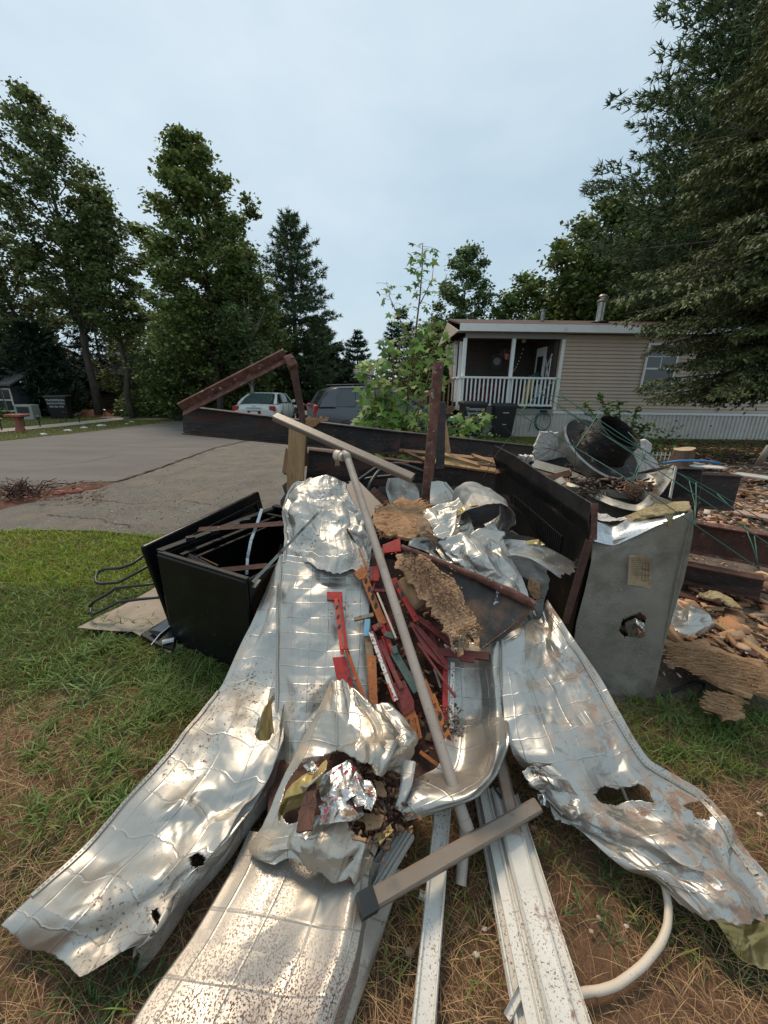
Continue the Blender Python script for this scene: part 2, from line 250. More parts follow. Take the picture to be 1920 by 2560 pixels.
class MB:
    def __init__(s): s.v = []; s.f = []; s.mi = []
    def add(s, vs, fs, mi=0):
        b = len(s.v); s.v += [tuple(v) for v in vs]; s.f += [tuple(i + b for i in f) for f in fs]; s.mi += [mi] * len(fs); return s
    def box(s, c, size, rot=None, mi=0):
        c = Vector(c); hx, hy, hz = size[0] / 2, size[1] / 2, size[2] / 2
        vs = [Vector((x, y, z)) for x in (-hx, hx) for y in (-hy, hy) for z in (-hz, hz)]
        if rot is not None:
            if not isinstance(rot, Matrix): rot = Matrix.Rotation(rot, 3, 'Z')
            vs = [rot @ v for v in vs]
        return s.add([c + v for v in vs], [(0, 1, 3, 2), (4, 6, 7, 5), (0, 4, 5, 1), (2, 3, 7, 6), (0, 2, 6, 4), (1, 5, 7, 3)], mi)
    def bar(s, p0, p1, w, h, up=(0, 0, 1), w1=None, h1=None, mi=0):
        "rectangular bar from p0 to p1; w across, h along up"
        p0 = Vector(p0); p1 = Vector(p1); d = (p1 - p0).normalized(); up = Vector(up)
        sd_ = d.cross(up)
        if sd_.length < 1e-4: sd_ = d.cross(Vector((0, 1, 0)))
        sd_.normalize(); u = sd_.cross(d).normalized(); vs = []
        for p, ww, hh in ((p0, w, h), (p1, w1 or w, h1 or h)):
            for a, b in ((-1, -1), (1, -1), (1, 1), (-1, 1)): vs.append(p + sd_ * a * ww / 2 + u * b * hh / 2)
        return s.add(vs, [(3, 2, 1, 0), (4, 5, 6, 7), (0, 1, 5, 4), (1, 2, 6, 5), (2, 3, 7, 6), (3, 0, 4, 7)], mi)
    def sweep(s, p0, p1, prof, up=(0, 0, 1), cap=True, mi=0):
        "closed profile (x across, y up) swept between two points"
        p0 = Vector(p0); p1 = Vector(p1); d = (p1 - p0).normalized(); up = Vector(up)
        sd_ = d.cross(up).normalized(); u = sd_.cross(d).normalized(); n = len(prof)
        vs = [p + sd_ * a + u * b for p in (p0, p1) for a, b in prof]
        fs = [(i, (i + 1) % n, n + (i + 1) % n, n + i) for i in range(n)]
        if cap: fs += [tuple(range(n))[::-1], tuple(range(n, 2 * n))]
        return s.add(vs, fs, mi)
    def tube(s, pts, r, seg=8, cap=True, mi=0):
        pts = [Vector(p) for p in pts]; n = len(pts)
        rs = r if isinstance(r, (list, tuple)) else [r] * n
        vs = []; prev = None
        for i, p in enumerate(pts):
            d = (pts[min(i + 1, n - 1)] - pts[max(i - 1, 0)])
            if d.length < 1e-9: d = Vector((0, 0, 1))
            d.normalize()
            if prev is None:
                a = d.orthogonal().normalized()
            else:
                a = (prev - d * prev.dot(d))
                a = a.normalized() if a.length > 1e-6 else d.orthogonal().normalized()
            prev = a; b = d.cross(a)
            for k in range(seg):
                t = 2 * math.pi * k / seg; vs.append(p + (a * math.cos(t) + b * math.sin(t)) * rs[i])
        fs = []
        for i in range(n - 1):
            for k in range(seg):
                k2 = (k + 1) % seg; fs.append((i * seg + k, i * seg + k2, (i + 1) * seg + k2, (i + 1) * seg + k))
        if cap: fs += [tuple(range(seg))[::-1], tuple((n - 1) * seg + k for k in range(seg))]
        return s.add(vs, fs, mi)
    def prism(s, poly, off, mi=0):
        "polygon (3D points) given thickness by the vector off"
        poly = [Vector(p) for p in poly]; off = Vector(off); n = len(poly)
        vs = poly + [p + off for p in poly]
        fs = [tuple(range(n)), tuple(range(n, 2 * n))[::-1]] + [(i, n + i, n + (i + 1) % n, (i + 1) % n) for i in range(n)]
        return s.add(vs, fs, mi)
    def lathe(s, c, axis, prof, seg=24, mi=0, closed=False):
        "prof: list of (radius, distance along axis)"
        c = Vector(c); ax = Vector(axis).normalized(); a = ax.orthogonal().normalized(); b = ax.cross(a); n = len(prof)
        vs = []
        for r_, h_ in prof:
            for k in range(seg):
                t = 2 * math.pi * k / seg; vs.append(c + ax * h_ + (a * math.cos(t) + b * math.sin(t)) * max(r_, 1e-4))
        fs = []
        for i in range(n - 1 if not closed else n):
            j = (i + 1) % n
            for k in range(seg):
                k2 = (k + 1) % seg; fs.append((i * seg + k, i * seg + k2, j * seg + k2, j * seg + k))
        return s.add(vs, fs, mi)
    def build(s, name, mats, parent=None, smooth=False, bevel=0, origin=None, auto=None):
        me = bpy.data.meshes.new(name)
        if parent is not None: og = parent.matrix_basis.translation.copy() if not parent.parent else parent.matrix_basis.translation + parent.parent.matrix_basis.translation
        elif origin is not None: og = Vector(origin)
        else:
            vv = np.array(s.v); og = Vector((float(vv[:, 0].mean()), float(vv[:, 1].mean()), float(vv[:, 2].min())))
        me.from_pydata([(v[0] - og.x, v[1] - og.y, v[2] - og.z) for v in s.v], [], s.f)
        for m_ in (mats if isinstance(mats, (list, tuple)) else [mats]): me.materials.append(M[m_] if isinstance(m_, str) else m_)
        if any(s.mi): me.polygons.foreach_set('material_index', s.mi)
        if smooth: me.polygons.foreach_set('use_smooth', [True] * len(me.polygons))
        me.update()
        o = bpy.data.objects.new(name, me); COL.objects.link(o)
        if parent is not None: o.parent = parent
        else: o.location = og
        if bevel:
            b = o.modifiers.new('bevel', 'BEVEL'); b.width = bevel; b.segments = 2; b.limit_method = 'ANGLE'; b.angle_limit = R(40)
        if smooth and auto:
            a = o.modifiers.new('edges', 'EDGE_SPLIT'); a.split_angle = R(auto)
        return o

def npmesh(name, verts, faces, m, parent=None, col=None, uv=None, smooth=False, origin=(0, 0, 0)):
    "verts (n,3) array, faces (m,k) array with k = 3 or 4, or a list of such arrays"
    fl = faces if isinstance(faces, list) else [faces]
    me = bpy.data.meshes.new(name); og = np.array(origin, dtype=np.float64)
    verts = np.asarray(verts, dtype=np.float64) - og
    me.vertices.add(len(verts)); me.vertices.foreach_set('co', verts.astype(np.float32).ravel())
    loops = np.concatenate([f.ravel() for f in fl]).astype(np.int32)
    tot = np.concatenate([np.full(len(f), f.shape[1], dtype=np.int32) for f in fl])
    st = np.concatenate([[0], np.cumsum(tot)[:-1]]).astype(np.int32)
    me.loops.add(len(loops)); me.loops.foreach_set('vertex_index', loops)
    me.polygons.add(len(tot)); me.polygons.foreach_set('loop_start', st)
    try: me.polygons.foreach_set('loop_total', tot)
    except Exception: pass
    if smooth: me.polygons.foreach_set('use_smooth', np.ones(len(tot), dtype=bool))
    for m_ in (m if isinstance(m, (list, tuple)) else [m]): me.materials.append(M[m_] if isinstance(m_, str) else m_)
    if uv is not None:
        l = me.uv_layers.new(name='UVMap'); l.data.foreach_set('uv', np.asarray(uv, dtype=np.float32)[loops].ravel())
    if col is not None:
        c = np.ones((len(verts), 4), dtype=np.float32); c[:, :3] = col
        a = me.color_attributes.new('Col', 'FLOAT_COLOR', 'POINT'); a.data.foreach_set('color', c.ravel())
    me.update(calc_edges=True); me.validate()
    o = bpy.data.objects.new(name, me); COL.objects.link(o)
    if parent is not None: o.parent = parent
    else: o.location = origin
    return o

def text(name, body, size, m, parent, loc, rot, align='CENTER', ext=.002):
    c = bpy.data.curves.new(name, 'FONT'); c.body = body; c.size = size; c.align_x = align; c.align_y = 'CENTER'; c.extrude = ext
    tmp = bpy.data.objects.new(name + '_src', c); COL.objects.link(tmp); bpy.context.view_layer.update()
    me = bpy.data.meshes.new_from_object(tmp.evaluated_get(bpy.context.evaluated_depsgraph_get())); bpy.data.objects.remove(tmp); bpy.data.curves.remove(c)
    me.materials.clear(); me.materials.append(M[m]); o = bpy.data.objects.new(name, me); COL.objects.link(o)
    if parent is not None: o.parent = parent
    o.location = loc; o.rotation_euler = rot; return o
def copy_thing(o, loc, rz, label, scale=None):
    c = o.copy(); COL.objects.link(c); c.location = loc; c.rotation_euler = (o.rotation_euler[0], o.rotation_euler[1], rz); c['label'] = label
    if scale: c.scale = scale
    for ch in list(o.children):
        d = ch.copy(); COL.objects.link(d); d.parent = c
        for g in ch.children:
            e = g.copy(); COL.objects.link(e); e.parent = d
    return c

# value noise on arrays
def vnoise(x, y, seed=0):
    x = np.asarray(x, float); y = np.asarray(y, float)
    xi = np.floor(x).astype(np.int64); yi = np.floor(y).astype(np.int64); xf = x - xi; yf = y - yi
    def h(a, b):
        n = (a * 374761393 + b * 668265263 + seed * 1442695041) & 0x7fffffff
        n = ((n ^ (n >> 13)) * 1274126177) & 0x7fffffff
        return ((n ^ (n >> 16)) & 0xffff) / 65535.0
    u = xf * xf * (3 - 2 * xf); v = yf * yf * (3 - 2 * yf)
    return (h(xi, yi) * (1 - u) + h(xi + 1, yi) * u) * (1 - v) + (h(xi, yi + 1) * (1 - u) + h(xi + 1, yi + 1) * u) * v
def fbm(x, y, seed=0, o=4):
    r = 0; a = .5; f = 1
    for k in range(o): r = r + a * vnoise(x * f, y * f, seed + k); a *= .5; f *= 2.03
    return r
# ================================================================== GROUND
def proj(x, y, z):
    dx, dy, dz = x, y, z - CAMZ
    dep = dx * F_.x + dy * F_.y + dz * F_.z; dep = np.maximum(dep, 1e-3)
    return 960 + FPX * (dx * RV.x + dy * RV.y + dz * RV.z) / dep, 1280 - FPX * (dx * UV_.x + dy * UV_.y + dz * UV_.z) / dep
def gzv(x, y): return -0.025 * np.clip(y - 6, 0, 34) * np.clip((3 - x) / 3, 0, 1)

def sp(a, b, n, p): t = np.linspace(0, 1, n) ** p; return a + (b - a) * t
xs = np.concatenate([-sp(4, 600, 40, 3.2)[::-1], np.linspace(-4, 4, 130)[1:-1], sp(4, 600, 40, 3.2)])
ys = np.concatenate([[-40, -10, -3, -1], np.linspace(0, 5, 80), sp(5, 700, 70, 3.0)[1:]])
GX, GY = np.meshgrid(xs, ys)
GZ = gzv(GX, GY) + (fbm(GX * 1.3, GY * 1.3, 3) - .5) * .02 * np.clip(1 - (GY - 4) / 3, 0, 1) + (fbm(GX * .1, GY * .1, 9) - .5) * 1.5 * np.clip((GY - 60) / 60, 0, 1) - .012
nx, ny = len(xs), len(ys); idx = np.arange(nx * ny).reshape(ny, nx)
q = np.stack([idx[:-1, :-1], idx[:-1, 1:], idx[1:, 1:], idx[1:, :-1]], -1).reshape(-1, 4)
M['ground'] = mat('ground_soil', [(.7, .7, .7), (1.25, 1.25, 1.25)], 5, .97, bump=1, bscale=45, bdist=.025, attr='Col', speck=(2.2, .52, .62, (.035, .045, .014)))
gc = np.zeros((ny, nx, 3)); gc[:] = (.165, .088, .048)
far = np.clip((GY - 4.3) / .4, 0, 1)[..., None]; gc = gc * (1 - far) + np.array((.06, .065, .022)) * far
deb = ((GX > 1.05) & (GY > 1.5) & (GY < 8.5)) * 1.0; deb = deb[..., None]; gc = gc * (1 - deb) + np.array((.13, .085, .06)) * deb
lft = ((GX < -1.2) & (GY > 1.6) & (GY < 4.3)) * 1.0; lft = lft[..., None]; gc = gc * (1 - lft) + np.array((.05, .05, .02)) * lft
g = npmesh('ground', np.stack([GX, GY, GZ], -1).reshape(-1, 3), q, 'ground', col=gc.reshape(-1, 3), smooth=True); tag(g, kind='structure')

def sheet_poly(name, pts, m, h, dens=.35, rag=.03, near=True):
    "flat sheet over a polygon of ground points, laid on the ground at height h"
    poly = [(p[0], p[1]) for p in pts]; out_ = []
    for i in range(len(poly)):
        a, b = Vector(poly[i]), Vector(poly[(i + 1) % len(poly)]); L_ = (b - a).length; n = max(1, int(L_ / dens))
        n = min(n, 80)
        for k in range(n):
            c = a.lerp(b, k / n); nn = Vector((-(b - a).y, (b - a).x)).normalized()
            out_.append(c + nn * (random.uniform(-rag, rag)))
    import bmesh
    bm = bmesh.new(); vs = [bm.verts.new((c.x, c.y, 0)) for c in out_]; f = bm.faces.new(vs)
    bmesh.ops.triangulate(bm, faces=[f])
    for _ in range(2):
        long_ = [e for e in bm.edges if e.calc_length() > 3.0]
        if long_: bmesh.ops.subdivide_edges(bm, edges=long_, cuts=3, use_grid_fill=False); bmesh.ops.triangulate(bm, faces=bm.faces[:])
    for v in bm.verts: v.co.z = gz(v.co.x, v.co.y) + h
    me = bpy.data.meshes.new(name); bm.to_mesh(me); bm.free(); me.materials.append(M[m])
    for p_ in me.polygons:
        if p_.normal.z < 0: p_.flip()
    o = bpy.data.objects.new(name, me); COL.objects.link(o); return tag(o, kind='structure')

g_ = lambda a, b: G(a, b)
rd_far = [G(-500, 1180), G(0, 1105), G(215, 1082), G(430, 1054), G(560, 1041), G(640, 1022), G(700, 1006)]
rd_near = [G(-700, 1345), G(-200, 1262), G(0, 1228), G(140, 1212), G(290, 1207), G(400, 1170), G(540, 1120), G(640, 1097), G(720, 1080), G(860, 1040)]
sheet_poly('road', rd_far + [Vector((-3.5, 60, 0)), Vector((-1, 60, 0))] + rd_near[::-1], 'asphalt', .02)
sheet_poly('side_road', [G(250, 1046), G(470, 1043), G(600, 1034), G(600, 1018), G(430, 1022), G(250, 1029)], 'asphalt', .026)
dw = [G(-600, 1385), G(0, 1330), G(120, 1326), G(250, 1328), G(380, 1346), G(520, 1385), Vector((.2, 2.3, 0)), Vector((1.0, 2.6, 0)), Vector((1.2, 5.0, 0)), Vector((.9, 8.5, 0)), G(900, 1075), G(760, 1086)] + rd_near[:-2][::-1]
sheet_poly('driveway', dw, 'drive', .012)
sheet_poly('garden_path', [G(-300, 1100), G(0, 1073), G(160, 1058), G(312, 1043), G(305, 1050), G(160, 1066), G(0, 1081), G(-300, 1112)], 'path', .012, rag=.0)
sheet_poly('concrete_slab', [G(195, 1578), G(300, 1528), G(412, 1462), G(560, 1455), G(600, 1560), G(430, 1640), G(330, 1592)], 'concrete', .03, rag=.012, dens=.1)
# cracks in the old driveway and road
def crack(pix, wd, h=.019, seed=0):
    rn = random.Random(seed); pts = []
    for (a, b_), (c, d) in zip(pix[:-1], pix[1:]):
        for k in range(14): f = k / 14; q_ = G(a + (c - a) * f, b_ + (d - b_) * f); pts.append((q_.x + rn.uniform(-.025, .025), q_.y + rn.uniform(-.03, .03)))
    vs = []; 
    for i, (x_, y_) in enumerate(pts):
        a = Vector(pts[min(i + 1, len(pts) - 1)]) - Vector(pts[max(i - 1, 0)]); n_ = Vector((-a.y, a.x)).normalized() * wd * rn.uniform(.2, 1)
        vs += [(x_ - n_.x, y_ - n_.y, gz(x_, y_) + h), (x_ + n_.x, y_ + n_.y, gz(x_, y_) + h)]
    me = bpy.data.meshes.new('pavement_crack'); me.from_pydata(vs, [], [(2 * i, 2 * i + 1, 2 * i + 3, 2 * i + 2) for i in range(len(pts) - 1)]); me.materials.append(M['soil'])
    o = bpy.data.objects.new('pavement_crack', me); COL.objects.link(o); tag(o, kind='structure')
crack([(290, 1208), (400, 1172), (540, 1121), (640, 1099)], .035, .03); crack([(230, 1250), (330, 1262), (450, 1252), (560, 1270), (640, 1262)], .009, seed=1)
crack([(420, 1190), (520, 1160), (640, 1150), (720, 1130)], .008, seed=2); crack([(120, 1290), (240, 1300), (330, 1322)], .009, seed=3); crack([(480, 1235), (560, 1210), (690, 1205)], .007, seed=4)
crack([(120, 1130), (260, 1118), (420, 1100)], .012, .026, seed=5); crack([(40, 1170), (200, 1160), (300, 1140)], .01, .026, seed=6)
# red dirt spread on the road edge
def mound(name, pts, m, hmax, step=.12, seed=1, kind='structure'):
    xs_ = [p.x for p in pts]; ys_ = [p.y for p in pts]
    X = np.arange(min(xs_) - step, max(xs_) + step, step); Y = np.arange(min(ys_) - step, max(ys_) + step, step); XX, YY = np.meshgrid(X, Y)
    d = np.full(XX.shape, 1e9); inside = np.zeros(XX.shape, bool)
    for i in range(len(pts)):
        a, b = pts[i], pts[(i + 1) % len(pts)]
        ex, ey = b.x - a.x, b.y - a.y; t = np.clip(((XX - a.x) * ex + (YY - a.y) * ey) / (ex * ex + ey * ey + 1e-9), 0, 1)
        d = np.minimum(d, np.hypot(XX - a.x - t * ex, YY - a.y - t * ey))
        c_ = ((a.y > YY) != (b.y > YY)) & (XX < (b.x - a.x) * (YY - a.y) / (b.y - a.y + 1e-12) + a.x); inside ^= c_
    d = np.where(inside, d, -d) + (fbm(XX * 2.2, YY * 2.2, seed) - .5) * .35
    H = np.clip(d / .5, -.3, 1) * hmax * (.55 + .9 * fbm(XX * 4, YY * 4, seed + 5)) + (fbm(XX * 11, YY * 11, seed + 7) - .5) * hmax * .3
    ZZ = gzv(XX, YY) + .005 + H; keep = (d > -.2)
    n2, n1 = XX.shape; id_ = np.arange(n1 * n2).reshape(n2, n1)
    qq = np.stack([id_[:-1, :-1], id_[:-1, 1:], id_[1:, 1:], id_[1:, :-1]], -1).reshape(-1, 4)
    kk = (keep[:-1, :-1] & keep[1:, 1:] & keep[1:, :-1] & keep[:-1, 1:]).ravel()
    o = npmesh(name, np.stack([XX, YY, ZZ], -1).reshape(-1, 3), qq[kk], m, smooth=True); return tag(o, kind=kind)
mound('red_dirt', [G(-120, 1275), G(60, 1235), G(210, 1207), G(285, 1209), G(240, 1225), G(120, 1252), G(-60, 1300)], 'reddirt', .07, .04, 2)
mound('mulch', [G(185, 1036), G(250, 1028), G(310, 1032), G(290, 1042), G(200, 1043)], 'reddirt', .3, .2, 4)
mound('debris_ground', [Vector((1.15, 1.62, 0)), Vector((2.2, 1.5, 0)), Vector((5, 1.6, 0)), Vector((9, 4.5, 0)), Vector((9, 8.4, 0)), Vector((4.8, 8.6, 0)), Vector((3.4, 6.5, 0)), Vector((1.4, 5.5, 0)), Vector((.8, 3.2, 0))], 'debrisdirt', .05, .06, 11)

# ================================================================== GRASS (uncountable)
rng = np.random.default_rng(11)
def blades(name, x, y, z, h, wd, lean, col, mt='grass'):
    n = len(x); a = rng.uniform(0, 2 * np.pi, n); la = rng.uniform(0, 2 * np.pi, n)
    dx, dy = np.cos(a) * wd / 2, np.sin(a) * wd / 2; lx, ly = np.cos(la) * lean * h, np.sin(la) * lean * h
    V = np.zeros((n, 7, 3)); ts = [0, .4, .75]
    for k, t in enumerate(ts):
        cx = x + lx * t ** 1.7; cy = y + ly * t ** 1.7; cz = z + h * (t - .25 * np.minimum(lean, 1.6) * t * t); ww = [1, .95, .6][k]
        V[:, 2 * k, 0] = cx - dx * ww; V[:, 2 * k, 1] = cy - dy * ww; V[:, 2 * k, 2] = cz
        V[:, 2 * k + 1, 0] = cx + dx * ww; V[:, 2 * k + 1, 1] = cy + dy * ww; V[:, 2 * k + 1, 2] = cz
    V[:, 6, 0] = x + lx; V[:, 6, 1] = y + ly; V[:, 6, 2] = z + h * (1 - .25 * np.minimum(lean, 1.6)) - h * np.clip(lean - 1, 0, 1) * .3
    b = (np.arange(n) * 7)[:, None]
    Q4 = np.concatenate([b + np.array([[0, 1, 3, 2]]), b + np.array([[2, 3, 5, 4]])]); T3 = b + np.array([[4, 5, 6]])
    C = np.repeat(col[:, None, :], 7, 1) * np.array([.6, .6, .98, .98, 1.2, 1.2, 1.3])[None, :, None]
    o = npmesh(name, V.reshape(-1, 3), [Q4, T3], mt, col=C.reshape(-1, 3)); return tag(o, kind='stuff')

def green_frac(px, py, x, y):
    g = np.full(px.shape, .15)
    g = np.where((px < 620) & (py < 1720), 1.05, g)
    g = np.where((px < 620) & (py >= 1720) & (py < 2150), .66 - (py - 1720) / 430 * .25, g)
    g = np.where((px < 200) & (py > 1760) & (py < 2100), .28, g)
    g = np.where((px > 1380) & (py < 1960), .9, g)
    g = np.where((px > 1620) & (py > 1950), .14, g)
    g = np.where((px > 1000) & (px < 1620) & (py > 2060), .18, g)
    return np.clip(g + (fbm(x * 2.3, y * 2.3, 5) - .47) * 1.5, .03, .98)
n = 330000
x = rng.uniform(-5.5, 3.4, n); y = rng.uniform(.25, 4.4, n)
edge = np.where(x < -.9, 4.12 + .1 * np.sin(x * 5) + (fbm(x * 3, y * 0, 2) - .5) * .35, np.where(x < 1.05, 2.2, 1.56 + (fbm(x * 4, y * 0, 6) - .5) * .2))
px, py = proj(x, y, np.zeros(n))
dens = np.clip(1.2 - (y - .8) * .18, .3, 1) * (.45 + .75 * fbm(x * 3.5, y * 3.5, 8))
bare = fbm(x * 1.6 + 9, y * 1.6, 21)
dens = np.where((bare > .6) & (py > 1900), dens * .3, dens)
ok = (y < edge) & ((px > 560) | (py > 1330 + (fbm(x * 3, y * 3, 2) - .5) * 26 + np.clip(px - 250, 0, 200) * .1)) & (px > -150) & (px < 2070) & (py < 2750) & (rng.random(n) < dens)
slab = (px > 215) & (py > 1462) & (py < 1600) & (py < 1600 - (px - 330) * -.2) & (px < 620) & (py > 1578 - (px - 195) * .52)
ok &= ~slab
x, y, px, py = x[ok], y[ok], px[ok], py[ok]; n = len(x)
isg = rng.random(n) < green_frac(px, py, x, y)
up = py < 1650
h = np.where(isg, rng.uniform(.028, .07, n), rng.uniform(.025, .06, n)) * (.6 + .8 * fbm(x * 5, y * 5, 31)) * np.where(up, 1.1, 1)
wd = np.where(isg, rng.uniform(.0024, .0048, n), rng.uniform(.0012, .0024, n)) * np.where(y > 2.2, 1.5, 1)
lean = np.where(isg, rng.uniform(.3, 1.5, n), rng.uniform(1.2, 3.0, n))
gcol = np.stack([rng.uniform(.105, .215, n), rng.uniform(.155, .26, n), rng.uniform(.022, .05, n)], -1)
yel = (up & (y > 2.6))[:, None]; gcol = np.where(yel, gcol * np.array((1.6, 1.5, .9)), gcol)
br = rng.random(n)[:, None]
scol = np.array((.6, .38, .19)) * br + np.array((.27, .145, .07)) * (1 - br)
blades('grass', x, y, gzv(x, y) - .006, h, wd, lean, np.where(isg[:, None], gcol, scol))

# broad-leaved tufts of crabgrass
tx, ty, th, tw, tl, tcn_ = [], [], [], [], [], []
def tuft(cx, cy, nb, hh, ww, rad, c=(.09, .2, .05)):
    for _ in range(nb):
        a = random.uniform(0, 6.283); r_ = random.uniform(0, rad)
        tx.append(cx + math.cos(a) * r_); ty.append(cy + math.sin(a) * r_); th.append(hh * random.uniform(.45, .95)); tw.append(ww * random.uniform(.7, 1.2)); tl.append(random.uniform(.5, 1.9))
        k = random.uniform(.7, 1.3); tcn_.append((c[0] * k, c[1] * k, c[2] * k))
p = G(225, 1745); tuft(p.x, p.y, 60, .14, .007, .09, (.16, .23, .07)); p = G(180, 1720); tuft(p.x, p.y, 34, .12, .006, .09, (.12, .2, .06))
for _ in range(60):
    p = G(random.uniform(380, 640), random.uniform(1640, 1780)); tuft(p.x, p.y, random.randint(16, 30), random.uniform(.07, .13), .005, .06, (.13, .19, .045))
for _ in range(190):
    p = G(random.uniform(60, 560), random.uniform(1480, 2080)); tuft(p.x, p.y, random.randint(10, 22), random.uniform(.05, .1), random.uniform(.005, .008), .05, (.14, .215, .045))
for _ in range(45):
    p = G(random.uniform(1560, 1920), random.uniform(1745, 1960)); tuft(p.x, p.y, random.randint(10, 22), random.uniform(.05, .09), .006, .05, (.10, .17, .035))
for _ in range(8):
    p = G(random.uniform(1330, 1560), random.uniform(2130, 2420)); tuft(p.x, p.y, 12, .05, .005, .04, (.06, .13, .035))
for _ in range(22):
    p = G(random.uniform(40, 520), random.uniform(2380, 2560)); tuft(p.x, p.y, 10, .045, .005, .03, (.07, .15, .04))
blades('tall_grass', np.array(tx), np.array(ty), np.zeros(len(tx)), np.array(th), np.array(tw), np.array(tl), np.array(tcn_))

# distant lawns
def far_lawn(name, test, xr, yr, n, col, hh=.07, ww=.016):
    x = rng.uniform(*xr, n); y = rng.uniform(*yr, n); px, py = proj(x, y, gzv(x, y)); k = test(px, py, x, y); x, y = x[k], y[k]; m_ = len(x)
    if m_ < 5: return
    v = rng.uniform(.65, 1.35, m_)[:, None]; mixb = (fbm(x * 1.2, y * 1.2, 4) + rng.uniform(-.15, .15, m_))[:, None]
    c = np.where(mixb > .5, np.array(col), np.array(col) * np.array((1.25, .85, .8))) * v
    blades(name, x, y, gzv(x, y), rng.uniform(.5, 1.2, m_) * hh, np.full(m_, ww), rng.uniform(.2, 1, m_), c)
def isl(px, py, x, y):
    e = np.interp(px, [-500, 0, 215, 430], [1180, 1105, 1082, 1056]); pth = np.interp(px, [-300, 0, 160, 312], [1106, 1077, 1062, 1046])
    return (py < e) & (py > 1024) & (abs(py - pth) > 4.5) & (px < 436) & ~((px > 250) & (py < 1047)) & ~((px > 180) & (py < 1043))
far_lawn('lawn', isl, (-26, -5), (9, 30), 60000, (.24, .29, .06))
far_lawn('lawn', lambda px, py, x, y: ((y < 12.6) | (x < 2)) & ((px > 1010) | (y > 9.5)) & (px < 2000) & (y > 8.6) & ~((x > 5) & (y < 9)), (.4, 13), (8.4, 17), 60000, (.15, .22, .04))
far_lawn('lawn', lambda px, py, x, y: (px > 560) & (px < 720) & (py < 1030), (-12, -3), (20, 34), 9000, (.12, .16, .03))

# ================================================================== TREES
def leaf_mesh(name, C, size, cols, parent, og, droop=0., elong=1.6, upb=.5, mt='leaf'):
    "C (n,3) centres; folded rhombus leaves"
    n = len(C); a = rng.uniform(0, 2 * np.pi, n)
    nrm = rng.normal(size=(n, 3)); nrm[:, 2] = np.abs(nrm[:, 2]) + upb; nrm /= np.linalg.norm(nrm, axis=1)[:, None]
    t = np.stack([np.cos(a), np.sin(a), -droop + rng.normal(0, .3, n)], -1); t -= nrm * (t * nrm).sum(1)[:, None]; t /= np.linalg.norm(t, axis=1)[:, None]
    b = np.cross(nrm, t); s = (size * rng.uniform(.6, 1.3, n))[:, None]
    V = np.stack([C - t * s * elong / 2, C + b * s * .5 + nrm * s * .12, C + t * s * elong / 2, C - b * s * .5 + nrm * s * .12], 1)
    k = rng.uniform(.6, 1.4, n)[:, None]; ci = rng.integers(0, len(cols), n); c = np.array(cols)[ci] * k
    Cc = np.repeat(c[:, None, :], 4, 1)
    bi = (np.arange(n) * 4)[:, None]; T = np.concatenate([bi + np.array([[0, 1, 2]]), bi + np.array([[0, 2, 3]])])
    return npmesh(name, V.reshape(-1, 3), T, mt, parent=parent, col=Cc.reshape(-1, 3), origin=og)

def broad_tree(name, label, x, y, h, r, tr, cb, nl, lf, cols, seed, group=None, prof=None, bark='bark', nlimb=26, clump=.42, spread=1.0, leanx=0, cat='tree', bias=(0, 0), sparse=0):
    rnd = random.Random(seed); z0 = gz(x, y); t = thing(name, label, cat, (x, y, z0), group); og = Vector((x, y, z0))
    tb = MB(); top = h * .93; tp = []
    for i in range(9):
        f = i / 8; tp.append(og + Vector((leanx * f + rnd.uniform(-.1, .1) * (f > 0) * h / 10, rnd.uniform(-.1, .1) * (f > 0), top * f - .1)))
    tb.tube(tp, [tr * (1 - .92 * (i / 8)) for i in range(9)], 8)
    def trunk_at(f):
        i = min(int(f * 8), 7); return tp[i].lerp(tp[i + 1], f * 8 - i)
    prof = prof or [(0, .25), (.15, .75), (.4, 1), (.7, .75), (.9, .4), (1, .08)]
    px_, pr_ = zip(*prof); cl = []; lb = MB()
    for i in range(nlimb):
        f = (i + .5) / nlimb; zz = cb + (h - cb) * f; rr = r * float(np.interp(f, px_, pr_)) * rnd.uniform(.75, 1.12)
        a = i * 2.4 + rnd.uniform(-.4, .4); st = trunk_at(max(.05, min(.97, (zz - rr * .55) / h)))
        en = Vector((trunk_at(min(.99, zz / h)).x + math.cos(a) * rr + bias[0] * f, trunk_at(min(.99, zz / h)).y + math.sin(a) * rr + bias[1] * f, z0 + zz + rr * .18))
        md = st.lerp(en, .5) + Vector((0, 0, -rr * .04 + rnd.uniform(-.1, .1)))
        lb.tube([st, md, en], [tr * .3 * (1 - f * .7), tr * .18 * (1 - f * .6), .012], 5)
        nb = max(3, int(rr * 3.2))
        for k in range(nb):
            q_ = (k + .6) / nb; c = st.lerp(en, q_) if q_ > .35 else None
            if c is None: continue
            for m_ in range(2 if q_ < .8 else 3):
                o_ = Vector((rnd.gauss(0, .3), rnd.gauss(0, .3), rnd.gauss(0, .22))) * rr * .38 * spread; cl.append((c + o_, clump * rnd.uniform(.65, 1.25)))
    tb.v += lb.v and [] or []
    b0 = len(tb.v); tb.v += lb.v; tb.f += [tuple(i + b0 for i in f) for f in lb.f]; tb.mi += lb.mi
    tb.build('trunk', bark, t, smooth=True)
    per = max(4, nl // max(1, len(cl))); C = np.concatenate([np.array(c)[None] + rng.normal(size=(per, 3)) * np.array([s, s, s * .55]) * (.62) for c, s in cl])
    leaf_mesh('crown', C, lf, cols, t, og); return t

